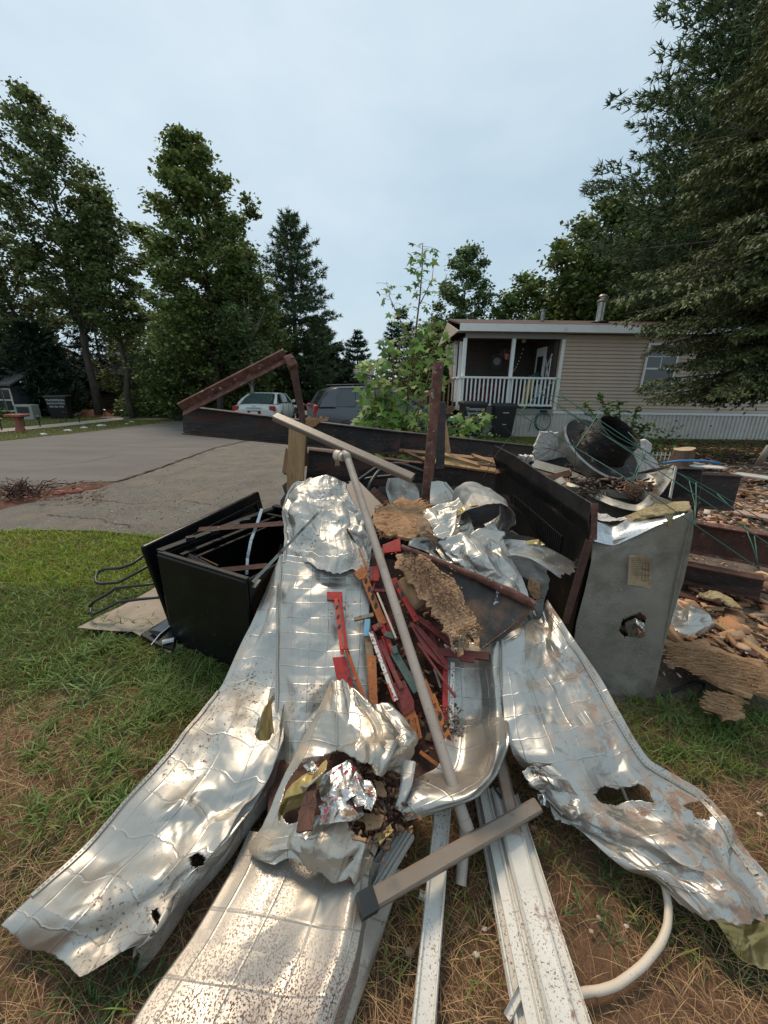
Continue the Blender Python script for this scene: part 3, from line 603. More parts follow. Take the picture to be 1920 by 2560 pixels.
def pine_tree(name, label, x, y, h, r, tr, cb, seed, cols, group=None, prof=None, whorls=24, per=6, tuftn=13, nlen=.17, nw=.03, up=.15, cat='tree', flat=.5, ntuft=8, dead=0):
    rnd = random.Random(seed); z0 = gz(x, y); t = thing(name, label, cat, (x, y, z0), group); og = Vector((x, y, z0))
    tb = MB(); tb.tube([og + Vector((0, 0, -.1)), og + Vector((rnd.uniform(-.1, .1), 0, h * .5)), og + Vector((0, 0, h * .98))], [tr, tr * .6, .015], 8)
    prof = prof or [(0, .75), (.2, 1), (.5, .75), (.8, .4), (1, .06)]; a_, b_ = zip(*prof); cen = []; dirs = []
    for wv in range(whorls):
        f = (wv + rnd.uniform(0, .6)) / whorls; zz = cb + (h - cb) * f; rr0 = r * float(np.interp(f, a_, b_))
        ph = rnd.uniform(0, 6.28)
        for k in range(per):
            a = ph + 6.283 * k / per + rnd.uniform(-.3, .3); rr = rr0 * rnd.choice([rnd.uniform(.55, .8), rnd.uniform(.8, 1.15)]); d = Vector((math.cos(a), math.sin(a), 0))
            pts = [og + Vector((0, 0, zz)), og + d * rr * .5 + Vector((0, 0, zz + rr * (up - .12))), og + d * rr + Vector((0, 0, zz + rr * up + .1))]
            tb.tube(pts, [tr * .25 * (1 - f * .6) + .008, .016, .006], 4, cap=False)
            nt_ = max(3, int(tuftn * rr / r + 2)); side = Vector((-d.y, d.x, 0))
            for j in range(nt_):
                q_ = .22 + .8 * (j + rnd.random()) / nt_; q_ = min(q_, 1.02)
                c = pts[0].lerp(pts[1], q_ * 2) if q_ < .5 else pts[1].lerp(pts[2], q_ * 2 - 1)
                sw = rr * .30 * (1.1 - q_) + .05
                for m_ in range(3):
                    c2 = c + side * rnd.uniform(-1, 1) * sw * 1.2 + Vector((0, 0, rnd.gauss(0, .05)))
                    cen.append(c2); dd = (d * .8 + side * rnd.uniform(-.7, .7) + Vector((0, 0, rnd.uniform(0, flat)))).normalized(); dirs.append(dd)
    tb.build('trunk', 'bark', t, smooth=True)
    cen = np.array(cen); dirs = np.array(dirs); n = len(cen)
    c = np.repeat(cen, ntuft, 0); d = np.repeat(dirs, ntuft, 0); N_ = len(c)
    d = d + rng.normal(size=(N_, 3)) * .55; d /= np.linalg.norm(d, axis=1)[:, None]
    s = np.cross(d, rng.normal(size=(N_, 3))); s /= np.linalg.norm(s, axis=1)[:, None] + 1e-9
    L_ = (nlen * rng.uniform(.6, 1.4, N_))[:, None]; w_ = nw / 2
    V = np.stack([c - s * w_, c + s * w_, c + d * L_ + s * w_ * .3, c + d * L_ - s * w_ * .3], 1)
    k = rng.uniform(.6, 1.4, N_)[:, None] * np.repeat(rng.uniform(.7, 1.3, n), ntuft)[:, None]; ci = np.repeat(rng.integers(0, len(cols), n), ntuft)
    cc = np.array(cols)[ci] * k
    bi = (np.arange(N_) * 4)[:, None]
    npmesh('crown', V.reshape(-1, 3), bi + np.array([[0, 1, 2, 3]]), 'needle', parent=t, col=np.repeat(cc[:, None, :], 4, 1).reshape(-1, 3), origin=og)
    return t

DG = [(.11, .155, .042), (.16, .21, .056), (.23, .28, .075)]
MG = [(.05, .10, .03), (.08, .14, .04), (.035, .07, .022)]
PG = [(.075, .115, .05), (.105, .16, .066), (.145, .2, .085)]
HG = [(.15, .185, .06), (.2, .24, .08), (.10, .135, .045)]
LG = [(.14, .22, .05), (.09, .16, .04), (.06, .12, .03)]
# left: two tall loose hemlock-like trees, seen over bare lower limbs
colm = [(0, .5), (.2, .85), (.45, 1), (.75, .7), (.92, .42), (1, .1)]
broad_tree('tall_tree', 'tallest loose dark tree at the left edge with long bare lower trunk', -17.4, 24, 15.6, 2.7, .24, 5.6, 20000, .13, HG, 1, 'tall trees behind the left lawn', colm, nlimb=34, clump=.42, spread=1.1)
broad_tree('tall_tree', 'second tall dark tree right of the tallest one, leaning trunk', -15.0, 23.5, 11.4, 1.9, .2, 4.6, 13500, .13, HG, 2, 'tall trees behind the left lawn', colm, nlimb=30, clump=.38)
broad_tree('tall_tree', 'dark tree cut by the left edge of the picture behind the shed', -22.0, 25, 10.0, 3.0, .25, 2.5, 16000, .15, HG, 3, 'tall trees behind the left lawn', colm, nlimb=28)
# bare twigs on the two trunks
def dead_limbs(x, y, z1, z2, n, seed, L_):
    b = MB(); r_ = random.Random(seed); z0 = gz(x, y)
    for i in range(n):
        zz = z1 + (z2 - z1) * r_.random(); a = r_.uniform(0, 6.28); l_ = L_ * r_.uniform(.5, 1.1); p0 = Vector((x, y, z0 + zz)); p1 = p0 + Vector((math.cos(a) * l_, math.sin(a) * l_, -.15 * l_ + r_.uniform(-.2, .2)))
        md = p0.lerp(p1, .5) + Vector((0, 0, .15 * l_)); b.tube([p0, md, p1], [.03, .018, .006], 4)
        for k in range(4):
            q_ = p0.lerp(p1, .4 + .15 * k); b.tube([q_, q_ + Vector((r_.uniform(-.6, .6), r_.uniform(-.5, .5), r_.uniform(-.5, .1)))], [.012, .004], 3)
    return b
for nm, xx, yy, s_ in (('tall_tree', -17.4, 24, 3), ('tall_tree.001', -15.0, 23.5, 4)):
    dead_limbs(xx, yy, 1.8, 7, 22, s_, 2.6).build('bare_limbs', 'bark', bpy.data.objects[nm])
broad_tree('maple_tree', 'big dark maple with upswept crown in the middle of the left trees', -8.35, 20, 11.9, 2.75, .2, 2.6, 44000, .12, DG, 5, None, [(0, .85), (.2, 1.0), (.4, .98), (.58, .9), (.75, .62), (.9, .32), (1, .1)], nlimb=44, clump=.36)
broad_tree('slender_tree', 'slender pale-trunked tree with thin yellowish leaves behind the white car', -6.3, 19.2, 6.9, 1.9, .12, 2.2, 9000, .1, [(.11, .17, .05), (.08, .13, .04), (.15, .19, .06)], 6, None, None, 'palebark', nlimb=22, clump=.34)
b = MB(); r_ = random.Random(9)
for i in range(14):
    a = r_.uniform(0, 6.28); p0 = Vector((-6.3, 19.2, -.3 + r_.uniform(3.5, 5.5))); p1 = p0 + Vector((math.cos(a) * 1.3, math.sin(a), r_.uniform(.8, 1.8))); b.tube([p0, p0.lerp(p1, .5) + Vector((0, 0, -.1)), p1], [.03, .018, .005], 4)
b.build('bare_limbs', 'palebark', bpy.data.objects['slender_tree'])
pine_tree('pine_tree', 'tall layered white pine at the right end of the left trees', -5.6, 26, 11.4, 3.2, .22, 1.0, 8, PG, prof=[(0, .8), (.2, .95), (.35, 1), (.5, .8), (.7, .6), (.88, .35), (1, .05)], whorls=26, per=7, tuftn=16, nlen=.24, nw=.045)
under = [(-20, 23.5, 5.2, 2.6, 'low dark evergreen at the left edge beside the shed', 'c'), (-16, 28.5, 6.8, 3.2, 'dark bushy tree behind the log-walled house', 'b'), (-12.4, 27, 5.6, 2.6, 'dark bushy tree filling the gap left of the maple', 'b'),
         (-11.2, 22.5, 5.4, 2.1, 'low olive-leaved tree just left of the maple trunk', 'b'), (-7.6, 22.5, 6.4, 2.4, 'low leafy tree between maple and slender tree', 'b'), (-9.2, 30, 9.5, 2.8, 'dark tree behind the maple', 'c'),
         (-4.6, 29, 6.4, 2.6, 'dark evergreen at the foot of the layered pine', 'c'), (-21.5, 31, 9, 4, 'dark evergreen far behind the tallest tree', 'c'), (-26, 27, 9, 4, 'dark evergreen beyond the left edge of the lawn', 'c'),
         (-7.5, 27, 7.5, 2.2, 'narrow dark evergreen behind the slender tree', 'c'), (-15.5, 33, 9.0, 3.2, 'tall evergreen seen between the leaning trunks', 'c'), (-3.4, 33, 4.2, 2.4, 'low spreading evergreen beyond the parked cars', 'c')]
for i, (x_, y_, h_, r2, lb_, k_) in enumerate(under):
    if k_ == 'b': broad_tree('leafy_tree', lb_, x_, y_, h_, r2, .12, .4, 13000, .14, DG + [(.085, .11, .035)], 20 + i, 'lower trees of the left wood', [(0, .8), (.3, 1), (.6, .9), (.85, .5), (1, .15)], nlimb=26, clump=.5)
    else: pine_tree('evergreen_tree', lb_, x_, y_, h_, r2, .14, .3, 40 + i, [(.02, .04, .018), (.03, .058, .024)], 'lower trees of the left wood', whorls=18, per=6, tuftn=11, nlen=.32, nw=.085, up=.02, flat=.1, ntuft=6)
# far gap between road end and sapling
for i, (x_, y_, h_, r2, lb_) in enumerate([(-4.0, 58, 9.6, 3.3, 'pointed distant pine at the end of the road'), (1.6, 50, 10.5, 3.6, 'broader distant pine left of the maple sapling'), (-9.5, 70, 8.5, 4, 'farthest low pine above the pale house'), (6.0, 62, 10.5, 4.0, 'distant pine behind the maple sapling'), (-7, 52, 6, 3, 'low round pine at the bend of the road')]):
    pine_tree('distant_pine', lb_, x_, y_, h_, r2, .2, .6, 60 + i, [(.03, .062, .036), (.04, .08, .045)], 'distant pines at the end of the road', whorls=16, per=6, tuftn=9, nlen=.42, nw=.12, ntuft=5)
# right of the sapling, behind the mobile home
broad_tree('poplar_tree', 'airy light green poplar left of the mobile home', 4.9, 27, 9.7, 2.0, .14, 1.2, 15000, .14, [(.17, .24, .10), (.13, .20, .08), (.2, .27, .12)], 70, None, [(0, .9), (.3, 1), (.6, .85), (.85, .6), (1, .2)], nlimb=30, clump=.4)
broad_tree('round_tree', 'low bright green tree behind the porch roof', 8.4, 26, 7.8, 3.0, .15, 1.0, 15000, .16, [(.13, .21, .06), (.16, .24, .07), (.09, .15, .04)], 71, 'trees behind the mobile home', nlimb=26, clump=.5)
broad_tree('round_tree', 'second green tree behind the small roof vent', 12.2, 26.5, 8.6, 3.4, .15, 1.0, 16000, .16, [(.11, .18, .05), (.14, .21, .06), (.08, .13, .04)], 72, 'trees behind the mobile home', nlimb=26, clump=.5)
broad_tree('round_tree', 'large rounded tree rising above the chimney pipe', 11.3, 23, 10.6, 3.6, .22, 1.0, 30000, .17, DG + [(.1, .15, .045)], 73, 'trees behind the mobile home', nlimb=40, clump=.5)
broad_tree('round_tree', 'dark tree left of the poplar behind the green cone shrub', 2.9, 25, 5.2, 2.0, .12, .4, 7000, .16, DG, 74, 'trees behind the mobile home', nlimb=20, clump=.5)
broad_tree('round_tree', 'dark tree filling behind the large rounded one', 16, 25, 12.5, 5, .25, .6, 30000, .2, DG, 75, 'trees behind the mobile home', nlimb=32, clump=.6)
pine_tree('white_pine', 'huge white pine at the right edge with upswept blue-green branches', 11.3, 15.0, 17.5, 5.9, .35, 4.4, 80, PG, prof=[(0, .5), (.12, .75), (.28, .85), (.5, .6), (.62, .50), (.8, .38), (1, .05)], whorls=38, per=10, tuftn=30, nlen=.19, nw=.042, up=.12, ntuft=7)
pine_tree('white_pine', 'second white pine behind the huge one, over the roof', 14.2, 18.5, 12.5, 5.4, .3, 1.6, 81, PG, prof=[(0, .9), (.25, 1), (.5, .8), (.8, .45), (1, .05)], whorls=30, per=9, tuftn=22, nlen=.24, nw=.05, up=.12, ntuft=7)

# near hemlock with drooping sprays at the right edge
def hemlock(x, y, h, seed):
    rnd = random.Random(seed); t = thing('hemlock_tree', 'near hemlock whose dark drooping boughs hang in front of the tan siding', 'tree', (x, y, 0)); og = Vector((x, y, 0))
    tb = MB(); tb.tube([og, og + Vector((.1, 0, h * .5)), og + Vector((0, 0, h))], [.28, .18, .02], 10); cen = []; dr = []
    for i in range(230):
        zz = 1.5 + (h - 1.5) * (i / 230) ** 1.15; a = rnd.uniform(math.pi * .6, math.pi * 1.55); rr = ((2.9 if zz < 3.6 else 4.0) - 2.0 * (i / 230) * (zz > 4)) * rnd.uniform(.5, 1.08)
        if zz < 2.2: rr *= .95
        d = Vector((math.cos(a), math.sin(a), 0)); side = Vector((-d.y, d.x, 0)); pts = []
        dz = rnd.uniform(.2, .5)
        for k in range(7):
            f = k / 6; pts.append(og + Vector((0, 0, zz + .35 * f * rr * .3 - dz * f * f * rr * .55)) + d * rr * f + side * .1 * math.sin(f * 4 + i))
        tb.tube(pts, [.035 * (1 - f / 7) + .005 for f in range(7)], 4, cap=False)
        for k in range(30):
            f = .22 + .78 * k / 29; q_ = f * 6; j = min(int(q_), 5); c = pts[j].lerp(pts[j + 1], q_ - j); sg = 1 if k % 2 else -1
            l_ = rr * .26 * (1.15 - f) + .12; e = c + (side * sg * .8 + d * .6).normalized() * l_ + Vector((0, 0, -l_ * rnd.uniform(.15, .7)))
            for m_ in range(7):
                g_ = m_ / 6; cen.append(c.lerp(e, g_)); dr.append((e - c).normalized())
    tb.build('trunk', 'bark', t, smooth=True)
    # a few bare twigs
    tw = MB()
    for i in range(34):
        zz = rnd.uniform(2.2, 7.5); a = rnd.uniform(math.pi * .7, math.pi * 1.5); rr = rnd.uniform(1.4, 2.9); d = Vector((math.cos(a), math.sin(a), rnd.uniform(-.1, .3)))
        p0 = og + Vector((0, 0, zz)); p1 = p0 + d * rr * 1.3; tw.tube([p0, p0.lerp(p1, .6) + Vector((0, 0, .1)), p1], [.02, .012, .004], 4)
        for k in range(5):
            c = p0.lerp(p1, .4 + .12 * k); tw.tube([c, c + Vector((rnd.uniform(-.3, .1), rnd.uniform(-.3, .3), rnd.uniform(-.25, .3)))], [.006, .002], 3)
    tw.build('bare_twigs', mat('twig_wood', [(.16, .12, .09), (.24, .19, .14)], 8, .9, bump=0), t)
    cen = np.array(cen); dr = np.array(dr); k_ = 4; n_ = len(cen)
    c = np.repeat(cen, k_, 0) + rng.normal(size=(n_ * k_, 3)) * .02; d = np.repeat(dr, k_, 0) + rng.normal(size=(n_ * k_, 3)) * .5; d[:, 2] -= .25; d /= np.linalg.norm(d, axis=1)[:, None]; N_ = len(c)
    s = np.cross(d, np.array([[0, 0, 1.]]) + rng.normal(size=(N_, 3)) * .4); s /= np.linalg.norm(s, axis=1)[:, None] + 1e-9
    L_ = rng.uniform(.06, .13, N_)[:, None]; w_ = .019
    V = np.stack([c, c + d * L_ * .5 + s * w_, c + d * L_, c + d * L_ * .5 - s * w_], 1)
    cols = np.array([(.085, .11, .038), (.115, .145, .05), (.155, .18, .07)])[np.repeat(rng.integers(0, 3, n_), k_)] * rng.uniform(.6, 1.4, N_)[:, None]
    bi = (np.arange(N_) * 4)[:, None]
    npmesh('crown', V.reshape(-1, 3), bi + np.array([[0, 1, 2, 3]]), 'needle', parent=t, col=np.repeat(cols[:, None, :], 4, 1).reshape(-1, 3), origin=og)
hemlock(8.95, 8.75, 10.5, 91)

# green cone shrub
t = thing('cone_shrub', 'small green cone-shaped evergreen beside the porch stairs', 'shrub', P(1098, 1020, 15.2)); t.location.z = 0; og = t.location.copy()
n = 9000; zz = rng.uniform(0, 1, n) ** 1.15 * 2.75; a = rng.uniform(0, 6.283, n); rr = (1 - zz / 2.85) * .82 * rng.uniform(.82, 1.04, n) * (1 + .08 * np.sin(a * 5 + zz * 3))
C = np.stack([og.x + rr * np.cos(a), og.y + rr * np.sin(a), zz + .1], -1)
leaf_mesh('crown', C, .075, [(.06, .13, .035), (.04, .09, .028), (.09, .16, .05)], t, og, droop=-1.2, elong=2)
MB().tube([og, og + Vector((0, 0, 2.5))], [.06, .02], 6).build('trunk', 'bark', t)
# shrubs along the left side behind the lawn
for i, (px_, Y_, h_, r2, lb_) in enumerate([(95, 25.5, 1.1, 1.3, 'low dark bush at the foot of the log-walled house'), (20, 22, .9, 1.0, 'low weeds beside the grey shed'), (360, 25, 1.6, 1.8, 'dark bush under the trees left of the maple'), (560, 23.5, 1.7, 1.8, 'dark bush behind the street lamp'), (690, 27, 1.4, 1.8, 'dark bush beyond the white car')]):
    g0 = P(px_, 1020, Y_); gz0 = gz(g0.x, g0.y); t = thing('bush', lb_, 'bush', (g0.x, g0.y, gz0), 'bushes under the left trees'); n = 3500
    v = rng.normal(size=(n, 3)); v /= np.linalg.norm(v, axis=1)[:, None]; v *= rng.uniform(.6, 1.05, n)[:, None]; C = np.stack([g0.x + v[:, 0] * r2, g0.y + v[:, 1] * r2 * .7, gz0 + np.abs(v[:, 2]) * h_], -1)
    leaf_mesh('crown', C, .12, DG, t, t.location.copy())

# big-leaved maple sapling in front of the beams
def maple_leaf_mesh(name, C, nrm, tdir, size, cols, parent, og):
    "flat five-lobed leaves"
    ang = np.array([-90, -60, -28, -8, 20, 48, 66, 90, 114, 132, 160, 188, 208, 240]) * np.pi / 180
    rad = np.array([.12, .42, .95, .5, 1.0, .52, .62, 1.12, .62, .52, 1.0, .5, .95, .42]) * .52
    n = len(C); b = np.cross(nrm, tdir); k = len(ang)
    V = np.zeros((n, k + 1, 3)); V[:, 0] = C
    for i in range(k):
        u, v = rad[i] * np.cos(ang[i]), rad[i] * np.sin(ang[i])
        V[:, i + 1] = C + (b * u + tdir * v) * size[:, None] - nrm * (rad[i] ** 2 * .35 * size)[:, None]
    bi = (np.arange(n) * (k + 1))[:, None]
    T = np.concatenate([bi + np.array([[0, i + 1, (i + 1) % k + 1]]) for i in range(k)])
    c = np.array(cols)[rng.integers(0, len(cols), n)] * rng.uniform(.7, 1.3, n)[:, None]
    return npmesh(name, V.reshape(-1, 3), T, 'leaf', parent=parent, col=np.repeat(c[:, None, :], k + 1, 1).reshape(-1, 3), origin=og)
YS = 5.6
base = G(985, 1235); base = Vector((P(985, 1180, YS).x, YS, 0))
t = thing('maple_sapling', 'young broad-leaved maple sapling growing behind the steel beams', 'sapling', base); st = MB(); LC = []; LN = []; LT = []; LS = []
rnd = random.Random(5)
def stem(pix, r0, leafy, size, Yj=.5):
    pts = [P(a, b_, YS + rnd.uniform(-Yj, Yj) * .4) for a, b_ in pix]; st.tube([base] * 0 + pts, [r0 * (1 - .8 * i / (len(pts) - 1)) for i in range(len(pts))], 6)
    for i in range(leafy):
        f = (i + rnd.random()) / leafy; q_ = f * (len(pts) - 1); j = min(int(q_), len(pts) - 2); c = pts[j].lerp(pts[j + 1], q_ - j)
        a = rnd.uniform(0, 6.28); off = Vector((math.cos(a), math.sin(a), rnd.uniform(-.3, .45))) * size * rnd.uniform(.5, 1.1); e = c + off; st.tube([c, e], [.003, .002], 3, cap=False)
        nn = Vector((rnd.gauss(0, .5), rnd.gauss(-.5, .4), rnd.uniform(.4, 1))).normalized(); td = (off.normalized() + Vector((0, 0, -.7))); td = (td - nn * td.dot(nn)).normalized()
        LC.append(e + td * size * .45); LN.append(nn); LT.append(td); LS.append(size * rnd.uniform(.6, 1.2))
stem([(1000, 1190), (1015, 1080), (1022, 960), (1038, 840), (1050, 740), (1056, 660), (1056, 612)], .022, 96, 0.129)
stem([(1050, 760), (1080, 700), (1086, 640)], .008, 0, 0.090)
stem([(1035, 860), (1000, 800), (975, 745), (966, 705)], .01, 27, 0.112)
stem([(990, 1190), (985, 1090), (978, 1000), (985, 900), (1010, 840)], .02, 92, 0.168)
stem([(980, 1190), (958, 1110), (945, 1040), (935, 960), (945, 895)], .016, 126, 0.179)
stem([(985, 1190), (945, 1130), (925, 1080), (915, 1055)], .012, 71, 0.168)
stem([(990, 1190), (1030, 1100), (1050, 1010), (1075, 930), (1085, 850), (1078, 800)], .016, 109, 0.157)
stem([(1000, 1190), (1070, 1110), (1120, 1070), (1180, 1050), (1195, 1040)], .012, 71, 0.157)
stem([(1000, 1190), (1010, 1110), (1000, 1040), (960, 980)], .014, 92, 0.179)
stem([(990, 1190), (960, 1120), (970, 1050), (940, 990)], .014, 84, 0.179)
stem([(990, 1190), (1040, 1140), (1100, 1100), (1140, 1085)], .01, 46, 0.146)
st.build('stem', mat('sapling_bark', [(.14, .08, .05), (.2, .13, .08)], 9, .8, bump=.1), t, smooth=True)
maple_leaf_mesh('leaf_crown', np.array(LC), np.array(LN), np.array(LT), np.array(LS) * 1.12, [(.19, .31, .05), (.14, .26, .04), (.26, .38, .07), (.09, .18, .03)], t, base)

# weeds against the skirting (compound leaves)
t = thing('weed_shrub', 'leafy weed shrub growing behind the charred fan shroud', 'shrub', (P(1530, 1000, 9.5).x, 9.5, 0)); wb = MB(); C = []
for a_, b_ in [((1560, 1110), (1500, 985)), ((1550, 1110), (1460, 1005)), ((1560, 1110), (1545, 1000)), ((1570, 1110), (1590, 1020)), ((1570, 1110), (1615, 1060)), ((1560, 1110), (1520, 1030))]:
    p0 = P(*a_, 9.5); p0.z = 0; p1 = P(*b_, 9.5 + random.uniform(-.2, .2)); wb.tube([p0, p0.lerp(p1, .5) + Vector((0, 0, .1)), p1], [.015, .01, .004], 4)
    for k in range(26):
        c = p0.lerp(p1, .3 + .7 * k / 25); d = Vector((random.uniform(-1, 1), random.uniform(-1, 1), random.uniform(-.2, .3))) * .22
        for m_ in range(7): C.append(c + d * (m_ / 6))
wb.build('stem', 'bark', t); leaf_mesh('leaf_crown', np.array([tuple(c) for c in C]), .05, [(.1, .18, .045), (.07, .13, .035)], t, t.location.copy(), elong=2.4)
# small weeds
WEEDS = [((1175, 1040), 9.5, 'weed cluster in front of the left trash bin', .35), ((1430, 1140), 9.2, 'low weeds under the garden hose', .2), ((1640, 1130), 9.0, 'low weeds left of the tree stump', .35)]
for (a_, b_), Y_, lb_, s_ in WEEDS:
    c = P(a_, b_, Y_); t = thing('weed', lb_, 'weed', (c.x, c.y, 0), 'weeds in front of the skirting'); n = 260
    C = np.array([(c.x, c.y, .05)]) + np.abs(rng.normal(size=(n, 3))) * np.array([s_, s_ * .6, s_]) * np.sign(rng.normal(size=(n, 3))) ** np.array([1, 1, 2])
    leaf_mesh('leaf_crown', C, .06, [(.1, .18, .045), (.07, .13, .035)], t, t.location.copy(), elong=1.8)
# ================================================================== MOBILE HOME
HY = 13.0
hx0, hxp, hx1 = P(1160, 925, HY).x, P(1396, 925, HY).x, 17.5       # wall left end, porch right end, far end
zt, zs, zd = 3.31, .78, .86                                        # eave, skirting top, deck
home = thing('mobile_home', 'tan vinyl-sided mobile home with recessed porch, white skirting and brown roof', 'house', (hx0, HY, 0))
def hbox(name, m, x0, x1, y0, y1, z0, z1, **k): return MB().box(((x0 + x1) / 2, (y0 + y1) / 2, (z0 + z1) / 2), (x1 - x0, y1 - y0, z1 - z0)).build(name, m, home, **k)
hbox('wall', 'siding', hxp, hx1, HY + .03, HY + .15, zs, zt - .22)
hbox('back_wall', 'darkwall', hx0, hx1, HY + 4.4, HY + 4.5, 0, zt - .2)
hbox('end_wall', 'siding', hx0, hx0 + .12, HY + 2.05, HY + 4.4, 0, zt - .2)
hbox('porch_wall', 'shadedsiding', hx0 + .12, hxp + .0, HY + 2.05, HY + 2.15, zd, zt - .2)
hbox('porch_side_wall', 'shadedsiding', hxp - .12, hxp - .002, HY + .16, HY + 2.05, zd, zt - .2)
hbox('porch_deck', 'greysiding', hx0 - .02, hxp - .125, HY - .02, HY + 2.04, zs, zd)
hbox('porch_ceiling', 'shadedsiding', hx0 + .13, hxp - .13, HY + .12, HY + 2.04, zt - .2, zt - .16)
# lap siding, one board at a time (shared meshes)
def boards(x0, x1, y, z0, z1, rise, name='siding_board', m='siding', axis='x', sgn=1):
    L_ = x1 - x0; first = None; z = z0
    while z < z1 - .02:
        if first is None:
            b = MB(); b.sweep((0, 0, 0), (L_, 0, 0), [(.0, 0), (.04, 0), (.04, .01), (.008, rise + .004), (0, rise + .004)], up=(0, 0, 1))
            me_o = b.build(name, m, None, origin=(0, 0, 0)); first = me_o; o = me_o
        else: o = first.copy(); COL.objects.link(o)
        o.parent = home
        if axis == 'x': o.location = Vector((x0, y, z)) - home.location
        else: o.location = Vector((y, x1, z)) - home.location; o.rotation_euler = (0, 0, -math.pi / 2)
        z += rise
boards(hxp + .1, hx1, HY + .03, zs + .06, zt - .24, .108)
boards(hx0 + .13, hxp - .14, HY + 2.05, zd + .02, zt - .22, .108, m='shadedsiding')
boards(HY + .17, HY + 2.03, hxp - .122, zd + .02, zt - .22, .108, axis='y', m='shadedsiding')
hbox('corner_trim', 'siding', hxp - .02, hxp + .1, HY - .01, HY + .028, zs, zt - .22)
# skirting: vertical ribbed panels
def skirt(x0, x1, y, z0, z1, name='skirting_panel'):
    b = MB(); n = int((x1 - x0) / .13); 
    for i in range(n):
        xa = x0 + (x1 - x0) * i / n; xb = x0 + (x1 - x0) * (i + 1) / n; c = (xa + xb) / 2
        b.add([(xa, y, z0), (c - .03, y, z0), (c - .02, y - .03, z0), (c + .02, y - .03, z0), (c + .03, y, z0), (xb, y, z0)] + [(xa, y, z1), (c - .03, y, z1), (c - .02, y - .03, z1), (c + .02, y - .03, z1), (c + .03, y, z1), (xb, y, z1)],
              [(k, k + 1, k + 7, k + 6) for k in range(5)])
    return b.build(name, 'skirt', home)
skirt(hx0 - .02, hxp, HY + .01, -.1, zs - .08); skirt(hxp, hx1, HY + .01, -.1, zs - .03)
hbox('skirting_rail', 'white', hxp, hx1, HY - .03, HY + .025, zs - .028, zs + .05)
hbox('porch_rim', 'greysiding', hx0 - .03, hxp, HY - .04, HY - .002, zs - .075, zd + .02)
# roof
rf = MB(); e0 = hx0 - .26; rb = HY + 2.2
pr = [(e0, HY - .28, zt), (e0, rb, zt + .48), (hx1 + .3, rb, zt + .48), (hx1 + .3, HY - .28, zt)]
rf.prism(pr, (0, 0, .05)); rf.prism([(e0, rb, zt + .48), (e0, HY + 4.7, zt), (hx1 + .3, HY + 4.7, zt), (hx1 + .3, rb, zt + .48)], (0, 0, .05))
rf.build('roof', 'shingle', home)
hbox('fascia', 'fascia', e0 - .01, hx1 + .3, HY - .31, HY - .285, zt - .17, zt + .04)
hbox('soffit', 'greysiding', e0, hx1 + .3, HY - .283, HY + .14, zt - .18, zt - .162)
hbox('porch_header', 'greysiding', hx0 - .01, hxp + .08, HY - .02, HY + .1, zt - .33, zt - .183)
g_ = MB(); g_.prism([(hx0 - .3, HY - .28, zt - .17), (hx0 - .3, rb, zt + .40), (hx0 - .3, HY + 4.7, zt - .17)], (.03, 0, 0)); g_.build('gable_end', 'siding', home)
# posts and railing
for px_, nm in ((1158, 'porch_post'), (1277, 'porch_post'), (1399, 'porch_post')):
    xx = P(px_, 930, HY).x; hbox(nm, 'white', xx - .05, xx + .05, HY - .03, HY + .07, zd, zt - .335)
for yy in (HY + 1.0, HY + 2.0): hbox('porch_post', 'white', hx0 - .01, hx0 + .09, yy - .05, yy + .05, zd, zt - .335)
r0_, r1_ = P(1146, 930, HY - .1).x, P(1392, 930, HY - .1).x
hbox('rail_top', 'white', r0_, r1_, HY - .13, HY - .04, 1.80, 1.86); hbox('rail_bottom', 'white', r0_, r1_, HY - .12, HY - .05, .97, 1.03)
bal = None; n = 24
for i in range(n):
    xx = r0_ + .05 + (r1_ - r0_ - .1) * i / (n - 1)
    if bal is None: bal = MB().box((0, 0, 0), (.042, .042, .76)).build('baluster', 'white', None, origin=(0, 0, 0)); o = bal
    else: o = bal.copy(); COL.objects.link(o)
    o.parent = home; o.location = Vector((xx, HY - .085, 1.415)) - home.location
for i in range(9):
    o = bal.copy(); COL.objects.link(o); o.parent = home; o.location = Vector((hx0 - .06, HY + .1 + .2 * i, 1.415)) - home.location
hbox('rail_side', 'white', hx0 - .1, hx0 - .02, HY - .03, HY + 1.9, 1.80, 1.86)
# main window and a far one
def window(par, cx, cz, ww, wh, y, rows=2, colsn=2, fm='white', gm='glass', lower=True, fr=.05):
    f = MB()
    for s_ in (-1, 1): f.box((cx + s_ * (ww / 2), y, cz), (fr, .05, wh + fr)); 
    for s_ in (-1, 0, 1): f.box((cx, y - .001, cz + s_ * wh / 2), (ww - fr, .048, fr))
    w_ = f.build('window', fm, par)
    pn = MB().box((cx, y + .012, cz), (ww - fr, .01, wh)).build('pane', gm, None, origin=(0, 0, 0)); pn.parent = w_
    me = pn.data
    og = par.location
    for v in me.vertices: v.co -= og
    mt = MB()
    mt.box((cx, y + .003, cz + wh / 4), (.02, .012, wh / 2 - .06)); mt.box((cx, y + .003, cz + wh / 4), (ww - fr, .012, .02))
    m_ = mt.build('muntin', fm, None, origin=(0, 0, 0)); m_.parent = w_
    for v in m_.data.vertices: v.co -= og
    return w_
wc = P(1640, 910, HY); window(home, wc.x + .12, 1.5 + .66, .95, 1.42, HY - .045)
window(home, P(1880, 905, HY).x + .9, 2.16, .95, 1.42, HY - .045)
# porch door and inner window on the side wall
d = MB(); d.box((hxp - .17, HY + 1.15, zd + 1.0), (.04, .8, 1.95)); d = d.build('door', 'white', home)
MB().box((hxp - .195, HY + 1.15, zd + 1.25), (.01, .5, .9)).build('door_pane', 'glass', home)
